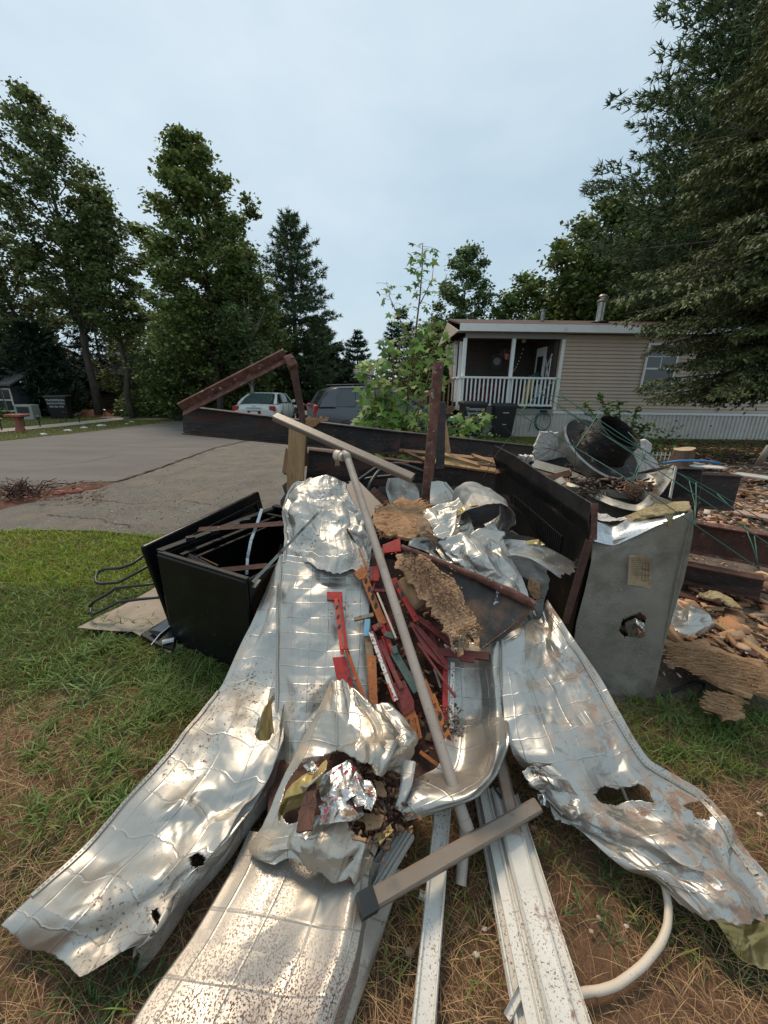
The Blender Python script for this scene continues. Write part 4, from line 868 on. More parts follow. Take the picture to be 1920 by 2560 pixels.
# letters on the porch side wall (interlocking N and Y)
def letter_strokes(segs, x, cy, cz, s, w_=.06):
    b = MB()
    for (a0, b0), (a1, b1) in segs: b.bar((x, cy + a0 * s, cz + b0 * s), (x, cy + a1 * s, cz + b1 * s), .02, w_, up=(0, -1, 0))
    return b
nx_ = hxp - .15
lt = letter_strokes([((.45, -.6), (.45, .6)), ((.45, .6), (-.45, -.6)), ((-.45, -.6), (-.45, .6)), ((.55, .85), (0, .1)), ((-.55, .85), (0, .1)), ((0, .1), (0, -.85))], nx_ - .02, HY + .52, 2.15, .5, .05)
lt.build('wall_emblem', 'lettering', None); bpy.data.objects['wall_emblem'].name = 'wall_emblem'
tag(bpy.data.objects['wall_emblem'], 'white interlocking letter emblem on the porch side wall', 'wall emblem')
# porch furniture and clutter
def small(name, label, cat, mb, m, group=None, **k):
    o = mb.build(name, m, None, **k); return tag(o, label, cat, group)
pc = P(1242, 905, HY + 2.0)
t = thing('wall_picture', 'dark square picture with pale shield emblem on porch back wall', 'picture', pc); MB().box(pc, (.42, .03, .5)).build('frame', 'plastic_black', t)
MB().lathe(pc + Vector((0, -.017, .02)), (0, -1, 0), [(.13, 0), (.13, .006), (0, .006)], 14).build('emblem', 'greysiding', t)
fb = P(1268, 890, HY + .3); t = thing('flower_basket', 'pink hanging flower basket beside the middle porch post', 'flower basket', fb); 
MB().lathe(fb + Vector((0, 0, -.1)), (0, 0, 1), [(.05, 0), (.1, .16), (0, .16)], 12).build('pot', mat('pink_pot', [(.45, .16, .14)], 3, .6, bump=0), t)
MB().tube([fb + Vector((0, 0, .05)), fb + Vector((0, 0, .6))], .006, 4).build('hook', 'plastic_black', t)
leaf_mesh('flowers', np.array([tuple(fb)]) + rng.normal(size=(120, 3)) * np.array([.09, .09, .06]) + np.array([0, 0, .08]), .05, [(.06, .12, .04), (.4, .08, .1)], t, fb)['kind'] = 'stuff'
pl_ = P(1310, 850, HY + 1.0); t = thing('porch_lamp', 'small ceiling lamp hanging above the porch', 'lamp', pl_); MB().lathe(pl_, (0, 0, 1), [(.0, -.08), (.06, -.08), (.07, .05), (.02, .08), (.0, .08)], 12).build('lamp_shade', 'cream', t)
MB().tube([pl_ + Vector((0, 0, .08)), Vector((pl_.x, pl_.y, zt - .2))], .01, 4).build('stem', 'plastic_black', t)
a, b_ = P(1312, 862, HY + .6), P(1278, 935, HY + .1); pts = [a.lerp(b_, i / 10) + Vector((0, 0, -.15 * math.sin(math.pi * i / 10))) for i in range(11)]
t = thing('string_lights', 'string of small bulbs drooping from lamp to railing', 'string lights', a); MB().tube(pts, .004, 4).build('cord', 'plastic_black', t)
bb = MB(); [bb.box(p_, (.02, .02, .03)) for p_ in pts[1:-1]]; bb.build('bulbs', 'lettering', t, )['kind'] = 'stuff'
def porch_box(px_, w_, h_, dpt, m, name, label, cat, zz=zd, rot=0, lean=0, Yo=.7):
    p = P(px_, 980, HY + Yo); b = MB(); mt = Matrix.Rotation(rot, 3, 'Z') @ Matrix.Rotation(lean, 3, 'Y'); b.box((p.x, p.y, zz + h_ / 2 + .02), (w_, dpt, h_), mt); return small(name, label, cat, b, m, bevel=.015)
porch_box(1318, .22, 1.0, .05, mat('yellow_plastic', [(.62, .45, .05)], 3, .5, bump=0), 'yellow_board', 'yellow plastic board leaning behind the railing', 'board', lean=.25, rot=.2)
porch_box(1362, .5, .38, .4, mat('teal_plastic', [(.03, .14, .2)], 3, .5, bump=0), 'storage_tote', 'dark teal storage tote behind the right balusters', 'tote')
porch_box(1300, .3, .7, .25, 'darkrust', 'brown_crate', 'brown crate on the porch behind the middle post', 'crate', Yo=1.3)
porch_box(1385, .2, .5, .2, mat('blue_plastic', [(.04, .1, .3)], 3, .5, bump=0), 'blue_bin', 'small blue bin at the right end of the porch', 'bin')
# bicycle behind the left balusters
bp = P(1215, 980, HY + .6); bp.z = zd; t = thing('bicycle', 'black and red bicycle parked behind the left balusters', 'bicycle', bp)
for dx in (-.5, .5):
    wb = MB(); c = bp + Vector((dx, 0, .33)); wb.tube([c + Vector((.32 * math.cos(k * .3307), 0, .32 * math.sin(k * .3307))) for k in range(20)], .02, 5, cap=False)
    for k in range(5): wb.tube([c + Vector((.32 * math.cos(k * .63), 0, .32 * math.sin(k * .63))), c - Vector((.32 * math.cos(k * .63), 0, .32 * math.sin(k * .63)))], .004, 3)
    wb.build('wheel', 'rubber', t)
fm = MB(); A = bp + Vector((-.5, 0, .33)); B = bp + Vector((0, 0, .3)); C_ = bp + Vector((-.12, 0, .78)); D = bp + Vector((.36, 0, .75)); E = bp + Vector((.5, 0, .33))
for u, v in ((A, B), (B, C_), (A, C_), (C_, D), (B, D), (D, E)): fm.tube([u, v], .018, 6)
fm.build('frame', 'red', t); MB().box(C_ + Vector((0, 0, .1)), (.25, .12, .05)).build('saddle', 'rubber', t); MB().tube([D, D + Vector((0, 0, .2)), D + Vector((.05, -.25, .25))], .014, 6).build('handlebar', 'rubber', t)
# a chair with teal cover
cp = P(1345, 945, HY + 1.2); t = thing('porch_chair', 'porch chair piled with teal cloth behind the railing', 'chair', (cp.x, cp.y, zd))
MB().box((cp.x, cp.y, zd + .42), (.55, .5, .06)).build('seat', 'rubber', t); MB().box((cp.x, cp.y + .24, zd + .75), (.55, .05, .65)).build('backrest', 'rubber', t)
for s1 in (-.24, .24):
    for s2 in (-.2, .2): MB().box((cp.x + s1, cp.y + s2, zd + .2), (.04, .04, .4)).build('leg', 'rubber', t)
leaf_mesh('cloth', np.array([(cp.x, cp.y, zd + .95)]) + rng.normal(size=(160, 3)) * np.array([.2, .15, .07]), .16, [(.05, .15, .14), (.1, .22, .2), (.2, .22, .2)], t, t.location.copy())
# chimney and vent
ch = P(1500, 792, HY + .9); t = thing('chimney_pipe', 'galvanised round chimney pipe with rain cap on the brown roof', 'chimney', (ch.x, ch.y, ch.z - .2))
MB().lathe((ch.x, ch.y, ch.z - .2), (0, 0, 1), [(.16, 0), (.13, .08), (.12, .12), (.12, .62), (0, .62)], 16).build('pipe', 'steam', t, smooth=True, auto=40)
MB().lathe((ch.x, ch.y, ch.z + .44), (0, 0, 1), [(0, 0), (.17, 0), (.17, .03), (.1, .06), (.08, .07), (.08, .14), (.13, .15), (.1, .2), (0, .22)], 16).build('rain_cap', mat('rusty_cap', [(.34, .25, .19), (.5, .46, .4)], 9, .5, metal=.6), t, smooth=True, auto=40)
MB().lathe((ch.x, ch.y, ch.z - .17), (0, 0, 1), [(.3, 0), (.15, .05)], 16).build('flashing', 'steam', t)
v_ = P(1357, 790, HY + 1.2); t = thing('roof_vent', 'short grey roof vent left of the chimney pipe', 'vent', (v_.x, v_.y, v_.z - .15)); MB().lathe((v_.x, v_.y, v_.z - .15), (0, 0, 1), [(.07, 0), (.07, .3), (0, .3)], 12).build('pipe', 'steam', t, smooth=True, auto=40)
MB().lathe((v_.x, v_.y, v_.z + .14), (0, 0, 1), [(0, .0), (.1, 0), (.1, .05), (0, .07)], 12).build('cap', 'steam', t)
# wooden porch stairs to the left
sp_ = Vector((hx0 - .1, HY + .6, 0)); t = thing('porch_stairs', 'brown wooden stairs with railings at the left end of the porch', 'stairs', sp_)
wm = mat('stair_wood', [(.2, .11, .06), (.3, .18, .1)], 6, .8, bump=.3)
for k in range(4): MB().box((sp_.x - .18 - .28 * k, sp_.y + .5, zd - .02 - .19 * (k + 1)), (.3, 1.0, .04)).build('tread', wm, t)
for yy in (0, 1.0):
    A, B = sp_ + Vector((-.05, yy, zd)), sp_ + Vector((-1.3, yy, .08))
    MB().bar(A, B, .05, .2).build('stringer', wm, t); MB().bar(A + Vector((0, 0, .95)), B + Vector((0, 0, .95)), .08, .05).build('handrail', wm, t)
    for k in range(8):
        q_ = A.lerp(B, (k + .3) / 8); MB().box(q_ + Vector((0, 0, .5)), (.04, .04, .9)).build('baluster', wm, t)
# garden hose on the skirting
hp = P(1357, 1050, HY - .15); t = thing('garden_hose', 'coiled grey-green garden hose hanging on the white skirting', 'hose', hp); hb = MB()
for k in range(3):
    hb.tube([hp + Vector((.26 * math.sin(a) * (1 - .06 * k), -.03 * k, .3 * math.cos(a) * (1 - .05 * k) - .05)) for a in np.linspace(0, 6.28, 22)], .012, 6, cap=False)
hb.tube([hp + Vector((-.15, 0, .2)), hp + Vector((-.36, -.02, 0)), hp + Vector((-.42, -.02, -.38))], .012, 6); hb.build('hose_coil', 'hose_green', t, smooth=True)
MB().box(hp + Vector((0, .02, .27)), (.2, .08, .08)).build('hanger', 'plastic_black', t)

# ------------------------------------------------------------------ trash bins
def trash_bin(px_, Y, hgt, wd, label, rz=0, lines=None, wheels=True):
    b0 = P(px_, 1060, Y); z0 = gz(b0.x, b0.y); t = thing('trash_bin', label, 'trash bin', (b0.x, b0.y, z0), 'black wheeled trash bins'); t.rotation_euler = (0, 0, rz)
    def lb(mb, nm, m, **k):
        o = mb.build(nm, m, None, origin=(0, 0, 0), **k); o.parent = t; return o
    b = MB(); d = wd * .95
    def ring(z, w_, dd): return [(-w_ / 2, -dd / 2, z), (w_ / 2, -dd / 2, z), (w_ / 2, dd / 2, z), (-w_ / 2, dd / 2, z)]
    H = hgt - .08; b.add(ring(.03, wd * .76, d * .72) + ring(H, wd * .96, d * .96) + ring(H + .001, wd * 1.03, d * 1.03) + ring(H - .05, wd * 1.03, d * 1.03),
                         [(3, 2, 1, 0), (0, 1, 5, 4), (1, 2, 6, 5), (2, 3, 7, 6), (3, 0, 4, 7), (4, 5, 9, 8), (5, 6, 10, 9), (6, 7, 11, 10), (7, 4, 8, 11), (8, 9, 13, 12), (9, 10, 14, 13), (10, 11, 15, 14), (11, 8, 12, 15)])
    lb(b, 'body', 'plastic_black')
    l = MB(); l.add(ring(H + .004, wd * 1.07, d * 1.07) + ring(H + .045, wd * 1.02, d * 1.0) + ring(H + .075, wd * .75, d * .7), [(3, 2, 1, 0), (0, 1, 5, 4), (1, 2, 6, 5), (2, 3, 7, 6), (3, 0, 4, 7), (4, 5, 9, 8), (5, 6, 10, 9), (6, 7, 11, 10), (7, 4, 8, 11), (8, 9, 10, 11)])
    lb(l, 'lid', 'plastic_black')
    for s_ in (-1, 1): lb(MB().lathe((s_ * wd * .38, d * .36, .12), (s_, 0, 0), [(0, 0), (.12, 0), (.12, .05), (0, .05)], 14), 'wheel', 'rubber')
    lb(MB().tube([(-wd * .4, d * .56, H + .02), (wd * .4, d * .56, H + .02)], .016, 8), 'handle', 'plastic_black')
    if lines:
        fl = math.atan2(d * (.96 - .72) / 2, H)
        for (s, zf, sz) in lines:
            z = H * zf; yy = -(d * (.72 + .24 * zf) / 2) - .006
            text('lettering', s, sz, 'lettering', t, (0, yy, z), (math.pi / 2 + fl, 0, 0), ext=.001)
    return t
trash_bin(1178, 12.5, 1.14, .74, 'trash bin with white sanitation lettering under the left end of the porch', .05, [('Thompson', .86, .135), ('Sanitation', .74, .12), ('840-706-1692', .62, .105)])
trash_bin(1256, 12.45, 1.08, .66, 'plain black trash bin with small white labels under the middle of the porch', -.05, [('▬▬▬', .8, .06), ('▬▬', .45, .05)])
trash_bin(160, 21.5, 1.25, .95, 'black trash bin with white lettering beside the far garden path', .35, [('THOMPSON', .84, .15), ('SANITATION', .70, .13), ('840-706-1692', .56, .11)])

# ------------------------------------------------------------------ stump, blue hose
c = P(1708, 1140, 7.6); t = thing('tree_stump', 'cut tree stump with pale sawn top beside the debris field', 'stump', (c.x, c.y, 0))
b = MB(); prof = []; S_ = 22; vs = []
for z, r_ in ((0, .27), (.06, .22), (.2, .18), (.42, .175)):
    for k in range(S_): a = 6.283 * k / S_; rr = r_ * (1 + .1 * math.sin(a * 3 + 1) + .05 * math.sin(a * 7)); vs.append((c.x + rr * math.cos(a), c.y + rr * math.sin(a), z + (.03 * math.cos(a) if z > .3 else 0)))
b.add(vs, [(i * S_ + k, i * S_ + (k + 1) % S_, (i + 1) * S_ + (k + 1) % S_, (i + 1) * S_ + k) for i in range(3) for k in range(S_)]); b.build('bark', mat('stump_bark', [(.07, .045, .03), (.2, .13, .09)], 12, .95, bump=1, bscale=40, stretch=(1, 1, .3), bdist=.03), t, smooth=True)
top = [(v[0], v[1], v[2] + .003) for v in vs[-S_:]]; MB().add(top, [tuple(range(S_))]).build('sawn_top', 'cutwood', t)
b = MB(); pts = [P(1655, 1158, 7), P(1700, 1152, 6.8), P(1760, 1152, 6.7), P(1800, 1158, 6.6)]
for p_ in pts: p_.z = max(p_.z, .08)
tag(b.tube(pts, .022, 8).build('blue_hose', 'bluehose', smooth=True), 'short length of blue hose lying before the stump', 'hose')
# white picket edging left of the stump
t0 = P(1655, 1120, 8.2); t = thing('edging_fence', 'tiny white wire edging fence left of the stump', 'fence', (t0.x, t0.y, 0))
for k in range(6): MB().box((t0.x - .25 + .09 * k, t0.y, .13), (.015, .015, .26)).build('picket', 'skirt', t)
MB().box((t0.x - .02, t0.y, .2), (.55, .012, .015)).build('rail', 'skirt', t)

# ================================================================== LEFT BACKGROUND BUILDINGS
def fc(px_, Y): return P(px_, 1000, Y).x
Yh = 29.0; xa, xb = fc(70, Yh), fc(420, Yh); z0 = gz(xa, Yh)
t = thing('log_house', 'low brown log-sided house hidden behind the tall trees', 'house', (xa, Yh, z0)); hl = t
MB().box(((xa + xb) / 2, Yh + 2.5, z0 + 1.3), (xb - xa, 5, 2.6)).build('wall', 'darkwall', t)
for k in range(11): MB().tube([(xa, Yh - .02, z0 + .45 + k * .2), (xb, Yh - .02, z0 + .45 + k * .2)], .105, 6).build('log', 'darkwall', t)
MB().box(((xa + xb) / 2, Yh - .03, z0 + .15), (xb - xa + .02, .14, .36)).build('foundation', 'skirt', t)
MB().prism([(xa - .6, Yh - .8, z0 + 2.55), (xb + .6, Yh - .8, z0 + 2.55), (xb + .6, Yh + 2.6, z0 + 3.7), (xa - .6, Yh + 2.6, z0 + 3.7)], (0, 0, .12)).build('roof', 'darkroof', t)
for px_ in (128, 345):
    cx = fc(px_, Yh); MB().box((cx, Yh - .16, z0 + 1.45), (2.3 if px_ < 200 else 1.6, .06, 1.7 if px_ < 200 else 1.1)).build('window_surround', 'siding', t)
    window(t, cx + .1, z0 + 1.45, 1.2, 1.3 if px_ < 200 else .9, Yh - .2, fm='greysiding')
Ysd = 21.5; xa, xb = fc(-90, Ysd), fc(34, Ysd); z0 = gz(xa, Ysd)
t = thing('garden_shed', 'dark grey shed with white-framed windows cut by the left edge', 'shed', (xa, Ysd, z0)); gm = mat('shed_grey', [(.06, .065, .07), (.09, .095, .1)], 3, .8, bump=.2)
MB().box(((xa + xb) / 2, Ysd + 1.2, z0 + .85), (xb - xa, 2.4, 1.7)).build('wall', gm, t)
MB().prism([(xa - .3, Ysd - .3, z0 + 1.68), (xb + .3, Ysd - .3, z0 + 1.68), (xb + .3, Ysd + 1.3, z0 + 2.4), (xa - .3, Ysd + 1.3, z0 + 2.4)], (0, 0, .08)).build('roof', 'darkroof', t)
for k in range(2):
    cx = fc(2 + 20 * k, Ysd); f = MB()
    for s_ in (-1, 1): f.box((cx + s_ * .22, Ysd - .03, z0 + .95), (.06, .04, 1.2))
    for s_ in (-1, 0, 1): f.box((cx, Ysd - .031, z0 + .95 + s_ * .57), (.4, .036, .06))
    f.build('window_frame', 'skirt', t); MB().box((cx, Ysd - .012, z0 + .95), (.44, .01, 1.2)).build('pane', 'glass', t)
cx = fc(62, 20.5); z0 = gz(cx, 20.5); t = thing('air_unit', 'pale propane tank box standing beside the grey shed', 'utility box', (cx, 20.5, z0)); MB().box((cx, 20.5, z0 + .38), (.9, .5, .76)).build('casing', 'greysiding', t, bevel=.04); MB().box((cx, 20.23, z0 + .5), (.6, .02, .3)).build('grille', 'plastic_black', t)
cx = fc(48, 20.2)
# far pale house
Yf = 44; xa, xb = fc(838, Yf), fc(925, Yf); z0 = P(870, 985, Yf).z - .6; t = thing('pale_house', 'small pale house with bay window far behind the grey car', 'house', (xa, Yf, z0)); zr = P(870, 940, Yf).z
MB().box(((xa + xb) / 2, Yf + 2, (z0 + zr) / 2), (xb - xa, 4, zr - z0)).build('wall', 'skirt', t)
MB().prism([(xa - .4, Yf - .5, zr), (xb + .4, Yf - .5, zr), (xb + .4, Yf + 2, zr + .75), (xa - .4, Yf + 2, zr + .75)], (0, 0, .1)).build('roof', 'darkroof', t)
bx = fc(856, Yf - .6); MB().box((bx, Yf - .45, (z0 + zr) / 2 - .1), (1.7, .9, zr - z0 - .4)).build('bay', 'white', t)
for dx in (-.5, .25): MB().box((bx + dx, Yf - .92, zr - .95), (.5, .03, .95)).build('window', 'glass', t)
MB().box((fc(900, Yf), Yf - .02, zr - .9), (1.0, .04, .8)).build('window', 'glass', t)

# ------------------------------------------------------------------ mailbox pedestal, path lights, street lamp, rocks
mb_ = G(53, 1080); t = thing('brick_pedestal', 'red brick bird-bath pedestal standing on the far lawn', 'pedestal', mb_); h = 1.12
pm = MB(); pm.lathe(mb_, (0, 0, 1), [(.15, 0), (.14, .1), (.11, .2), (.1, .4), (.14, .5), (.2, .53), (0, .53)], 8); pm.build('column', 'brickred', t)
MB().box(mb_ + Vector((0, 0, .575)), (.62, .4, .09)).build('slab_top', 'brickred', t, bevel=.03)
pl0 = None
for i, (a, b_) in enumerate([(5, 1076), (62, 1066), (101, 1067), (166, 1054), (200, 1058), (264, 1043), (307, 1045)]):
    g0 = G(a, b_); lbl = ['leftmost path light at the picture edge', 'path light left of the pedestal, behind the path', 'path light just right of the brick pedestal', 'path light behind the path under the black bin', 'path light in front of the path, right of the bin', 'second path light from the right, behind the path', 'rightmost path light at the end of the path'][i]
    if pl0 is None:
        pl0 = thing('path_light', lbl, 'garden light', g0, 'garden lights along the path')
        MB().tube([g0, g0 + Vector((0, 0, .34))], .022, 6).build('stake', 'plastic_black', pl0); MB().lathe(g0 + Vector((0, 0, .3)), (0, 0, 1), [(.03, 0), (.07, .1), (.13, .12), (.02, .17), (0, .17)], 10).build('lamp_head', 'plastic_black', pl0)
    else: copy_thing(pl0, g0, 0, lbl)
g0 = G(552, 1040); t = thing('street_lamp', 'black lantern post lamp standing before the dark trees', 'street lamp', g0); 
tp_ = P(541, 915, g0.y); tp_.x = g0.x * .99
MB().tube([g0, Vector((tp_.x, tp_.y, tp_.z))], [.06, .035], 8).build('pole', 'plastic_black', t)
l_ = MB(); l_.lathe(tp_, (0, 0, 1), [(.06, 0), (.1, .04), (.15, .32), (.16, .33)], 6); l_.build('lantern', mat('lantern_glass', [(.35, .36, .36)], 3, .2, bump=0), t); MB().lathe(tp_ + Vector((0, 0, .33)), (0, 0, 1), [(.19, 0), (.12, .1), (.03, .16), (0, .22)], 8).build('lamp_cap', 'plastic_black', t)
for i, (a, b_, s, lb_) in enumerate([(252, 1065, .3, 'largest white rock on the far lawn edge'), (262, 1064, .18, 'white rock beside the largest one'), (318, 1060, .16, 'white rock near the road corner'), (108, 1086, .2, 'flat pale rock near the pedestal'), (330, 1055, .22, 'flat rock at the right tip of the far lawn'), (170, 1077, .25, 'flat pale rock in the middle of the far lawn'), (210, 1070, .25, 'flat grey rock left of the white rocks')]):
    s *= .5; g0 = G(a, b_); b = MB(); n_ = 10; vs = [(g0.x, g0.y, g0.z + s * .45)]
    for ring_, (rr, zz) in enumerate(((.6, .38), (1, .15), (1, -.05))):
        for k in range(n_): an = 6.283 * k / n_; q_ = s * rr * random.uniform(.8, 1.15); vs.append((g0.x + q_ * math.cos(an) * 1.2, g0.y + q_ * math.sin(an) * .8, g0.z + s * zz))
    fs = [(0, 1 + k, 1 + (k + 1) % n_) for k in range(n_)] + [(1 + r_ * n_ + k, 1 + (r_ + 1) * n_ + k, 1 + (r_ + 1) * n_ + (k + 1) % n_, 1 + r_ * n_ + (k + 1) % n_) for r_ in range(2) for k in range(n_)]
    tag(b.add(vs, fs).build('rock', 'whiterock', smooth=True), lb_, 'rock', 'pale rocks along the far lawn')

# ================================================================== CARS
def car(name, label, cat, loc, yaw, L_, W, H, kind, paint):
    t = thing(name, label, cat, loc); t.rotation_euler = (0, 0, yaw)
    def lb(mb, nm, m, par=t, **k):
        o = mb.build(nm, m, None, origin=(0, 0, 0), **k); o.parent = par; return o
    # stations along +Y (front): y, halfwidth, zbottom, zbelt
    if kind == 'sedan':
        st = [(0, .78, .45, .78), (.06, .84, .32, .92), (.25, .88, .24, .96), (1.0, .90, .22, .97), (2.4, .90, .22, .95), (3.3, .90, .22, .93), (4.2, .88, .24, .80), (4.65, .82, .28, .66), (4.82, .62, .36, .55)]
        gh = [(.5, .72, .98, .98), (.95, .66, .98, 1.20), (1.5, .56, .98, 1.37), (2.3, .56, .98, 1.40), (2.9, .64, 1.0, 1.38), (3.75, .76, .95, .95)]
    else:
        st = [(0, .80, .5, .98), (.05, .86, .36, 1.08), (.3, .89, .28, 1.1), (1.2, .90, .26, 1.08), (2.6, .90, .26, 1.05), (3.4, .90, .26, 1.02), (4.05, .87, .3, .92), (4.35, .78, .34, .78), (4.45, .6, .42, .66)]
        gh = [(.12, .76, 1.08, 1.08), (.38, .70, 1.08, 1.50), (.75, .66, 1.08, 1.60), (1.9, .65, 1.08, 1.63), (2.5, .66, 1.05, 1.57), (3.45, .78, 1.0, 1.0)]
    b = MB(); n = 14; rows = []
    for (y, hw, zb, zt_) in st:
        prof = [(-hw * .86, zb), (-hw * .97, zb + .12), (-hw, (zb + zt_) * .5), (-hw * .975, zt_ - .1), (-hw * .90, zt_ - .02), (-hw * .5, zt_ + .025), (0, zt_ + .035)]
        prof += [(-a, c_) for a, c_ in prof[::-1][1:]]; prof += [(0, zb)]; rows.append([(a, y, c_) for a, c_ in prof])
    k = len(rows[0]); vs = [v for r_ in rows for v in r_]
    fs = [(i * k + j, i * k + (j + 1) % k, (i + 1) * k + (j + 1) % k, (i + 1) * k + j) for i in range(len(rows) - 1) for j in range(k)] + [tuple(range(k)), tuple(range((len(rows) - 1) * k, len(rows) * k))[::-1]]
    b.add(vs, fs); body = lb(b, 'body', paint, smooth=True, auto=38)
    # greenhouse: glass volume plus roof and pillars
    rows = [[(-hw - .11 * (zt_ - zb > .2), y, zb), (-hw, y, zt_ - .03), (-hw * .8, y, zt_), (hw * .8, y, zt_), (hw, y, zt_ - .03), (hw + .11 * (zt_ - zb > .2), y, zb)] for (y, hw, zb, zt_) in gh]
    g = MB(); vs = [v for r_ in rows for v in r_]; g.add(vs, [(i * 6 + j, i * 6 + j + 1, (i + 1) * 6 + j + 1, (i + 1) * 6 + j) for i in range(len(rows) - 1) for j in range(5)] + [(0, 1, 2, 3, 4, 5), tuple((len(rows) - 1) * 6 + j for j in range(6))[::-1]])
    lb(g, 'window_glass', 'carglass')
    r = MB(); rr = rows[1:-1] if kind != 'sedan' else rows[2:-1]; vs = []; m_ = len(rr)
    for row in rr:
        for j in (1, 2, 3, 4): a, y, z = row[j]; vs.append((a * 1.015, y, z + .012))
    r.add(vs, [(i * 4 + j, i * 4 + j + 1, (i + 1) * 4 + j + 1, (i + 1) * 4 + j) for i in range(m_ - 1) for j in range(3)]); 
    ro = lb(r, 'roof', paint, smooth=True); so = ro.modifiers.new('t', 'SOLIDIFY'); so.thickness = .02
    pl = MB()
    for s_ in (-1, 1):
        J = 1 if s_ < 0 else 4; K = 0 if s_ < 0 else 5
        def pt(i, j, f=1): a, y, z = rows[i][j]; return Vector((a * 1.02, y, z))
        pl.bar(pt(-2, J), pt(-1, K), .06, .05); pl.bar(pt(0, K), pt(1, J), .11, .06); pl.bar(pt(1, J), pt(2, J), .10, .06) if kind == 'sedan' else None
        for yy, w_ in (((2.35, .07),) if kind == 'sedan' else ((1.3, .12), (2.3, .08))):
            zz = np.interp(yy, [q_[0] for q_ in gh], [q_[3] for q_ in gh]); hw = np.interp(yy, [q_[0] for q_ in gh], [q_[1] for q_ in gh])
            pl.bar((s_ * (hw + .125), yy - .05, 1.0), (s_ * (hw + .012), yy, zz - .01), .05, w_, up=(0, 1, 0))
        if kind != 'sedan':   # body-coloured rear quarter
            pl.add([(s_ * .875, .14, 1.08), (s_ * .885, .62, 1.08), (s_ * .80, .62, 1.36), (s_ * .72, .75, 1.58), (s_ * .73, .38, 1.5)], [(0, 1, 2, 3, 4)])
    lb(pl, 'cabin_frame', paint)['kind'] = 'stuff'
    for s_ in (-1, 1):
        for yy in (.95, L_ - .95):
            w_ = MB().lathe((s_ * (W / 2 - .2), yy, .33), (s_, 0, 0), [(0, 0), (.31, 0), (.335, .03), (.335, .17), (.30, .2), (.21, .2), (.2, .17), (0, .17)], 22); wo = lb(w_, 'tyre', 'rubber')
            q_ = MB().lathe((s_ * (W / 2 - .035), yy, .33), (s_, 0, 0), [(.2, 0), (.18, .02), (.06, -.005), (.05, .02), (0, .02)], 10); lb(q_, 'rim', 'chrome')
            lb(MB().lathe((s_ * (W / 2 - .012), yy, .33), (s_, 0, 0), [(.345, -.2), (.385, -.2), (.385, .008), (.345, .008)], 24, closed=True), 'wheel_arch', 'plastic_black')
        hh = .83 if kind == 'sedan' else .95
        lb(MB().box((s_ * .72, .06, hh), (.25, .12, .2 if kind == 'sedan' else .34)), 'tail_light', 'redlens', bevel=.03)
        lb(MB().box((s_ * .68, L_ - .12, .7), (.3, .14, .14)), 'headlight', 'lettering', bevel=.03)
        lb(MB().box((s_ * (W / 2 + .06), L_ * .68, 1.02), (.16, .1, .12)), 'mirror', paint, bevel=.03)
        for yy in ((1.95, 3.0)): lb(MB().box((s_ * (W / 2 - .002), yy, .93), (.03, .18, .03)), 'door_handle', paint)
        for yy in ((1.25, 2.35, 3.4)): lb(MB().box((s_ * (W / 2 - .004), yy, .68), (.012, .012, .62)), 'door_seam', 'plastic_black')
    if kind == 'sedan':
        lb(MB().box((0, -.005, .66), (.52, .03, .17)), 'licence_recess', 'plastic_black'); lb(MB().box((0, -.022, .655), (.3, .01, .12)), 'licence_plate', 'lettering')
        lb(MB().box((0, -.01, .86), (.62, .03, .025)), 'trunk_trim', 'chrome'); 
        e = MB(); e.lathe((0, .012, .93), (0, -1, .25), [(.05, 0), (.062, 0), (.062, .015), (.05, .015)], 20, closed=True); e.box((0, .01, .93), (.15, .012, .022)); lb(e, 'badge', 'chrome')
        lb(MB().add([(-.58, .48, 1.02), (.58, .48, 1.02), (.48, 1.44, 1.39), (-.48, 1.44, 1.39)], [(0, 1, 2, 3)]), 'rear_window', mat('rear_glass', [(.06, .085, .08)], 2, .04, bump=0, spec=1))
    else:
        for s_ in (-1, 1): lb(MB().tube([(s_ * .55, .6, 1.66), (s_ * .56, 1.5, 1.69), (s_ * .55, 2.4, 1.65)], .018, 6), 'roof_rail', 'plastic_black')
    lb(MB().box((0, .02, .42), (W * .86, .1, .18)), 'rear_bumper', paint if kind == 'sedan' else 'plastic_black', bevel=.03)
    return t
p = G(634, 1066); Yc = 15.8; xc = P(636, 1040, Yc).x
car('parked_car', 'white four-door sedan parked on the far side of the road, rear towards us', 'car', (xc, Yc, gz(xc, Yc) + .03), R(2), 4.8, 1.8, 1.45, 'sedan', 'whitecar')
Yc = 12.4; xc = P(775, 1040, Yc).x
car('parked_car', 'dark grey sport utility car parked behind the maple sapling, side on', 'car', (xc + .12, Yc - .55, gz(xc, Yc) + .03), R(-72), 4.45, 1.8, 1.68, 'suv', 'greycar')
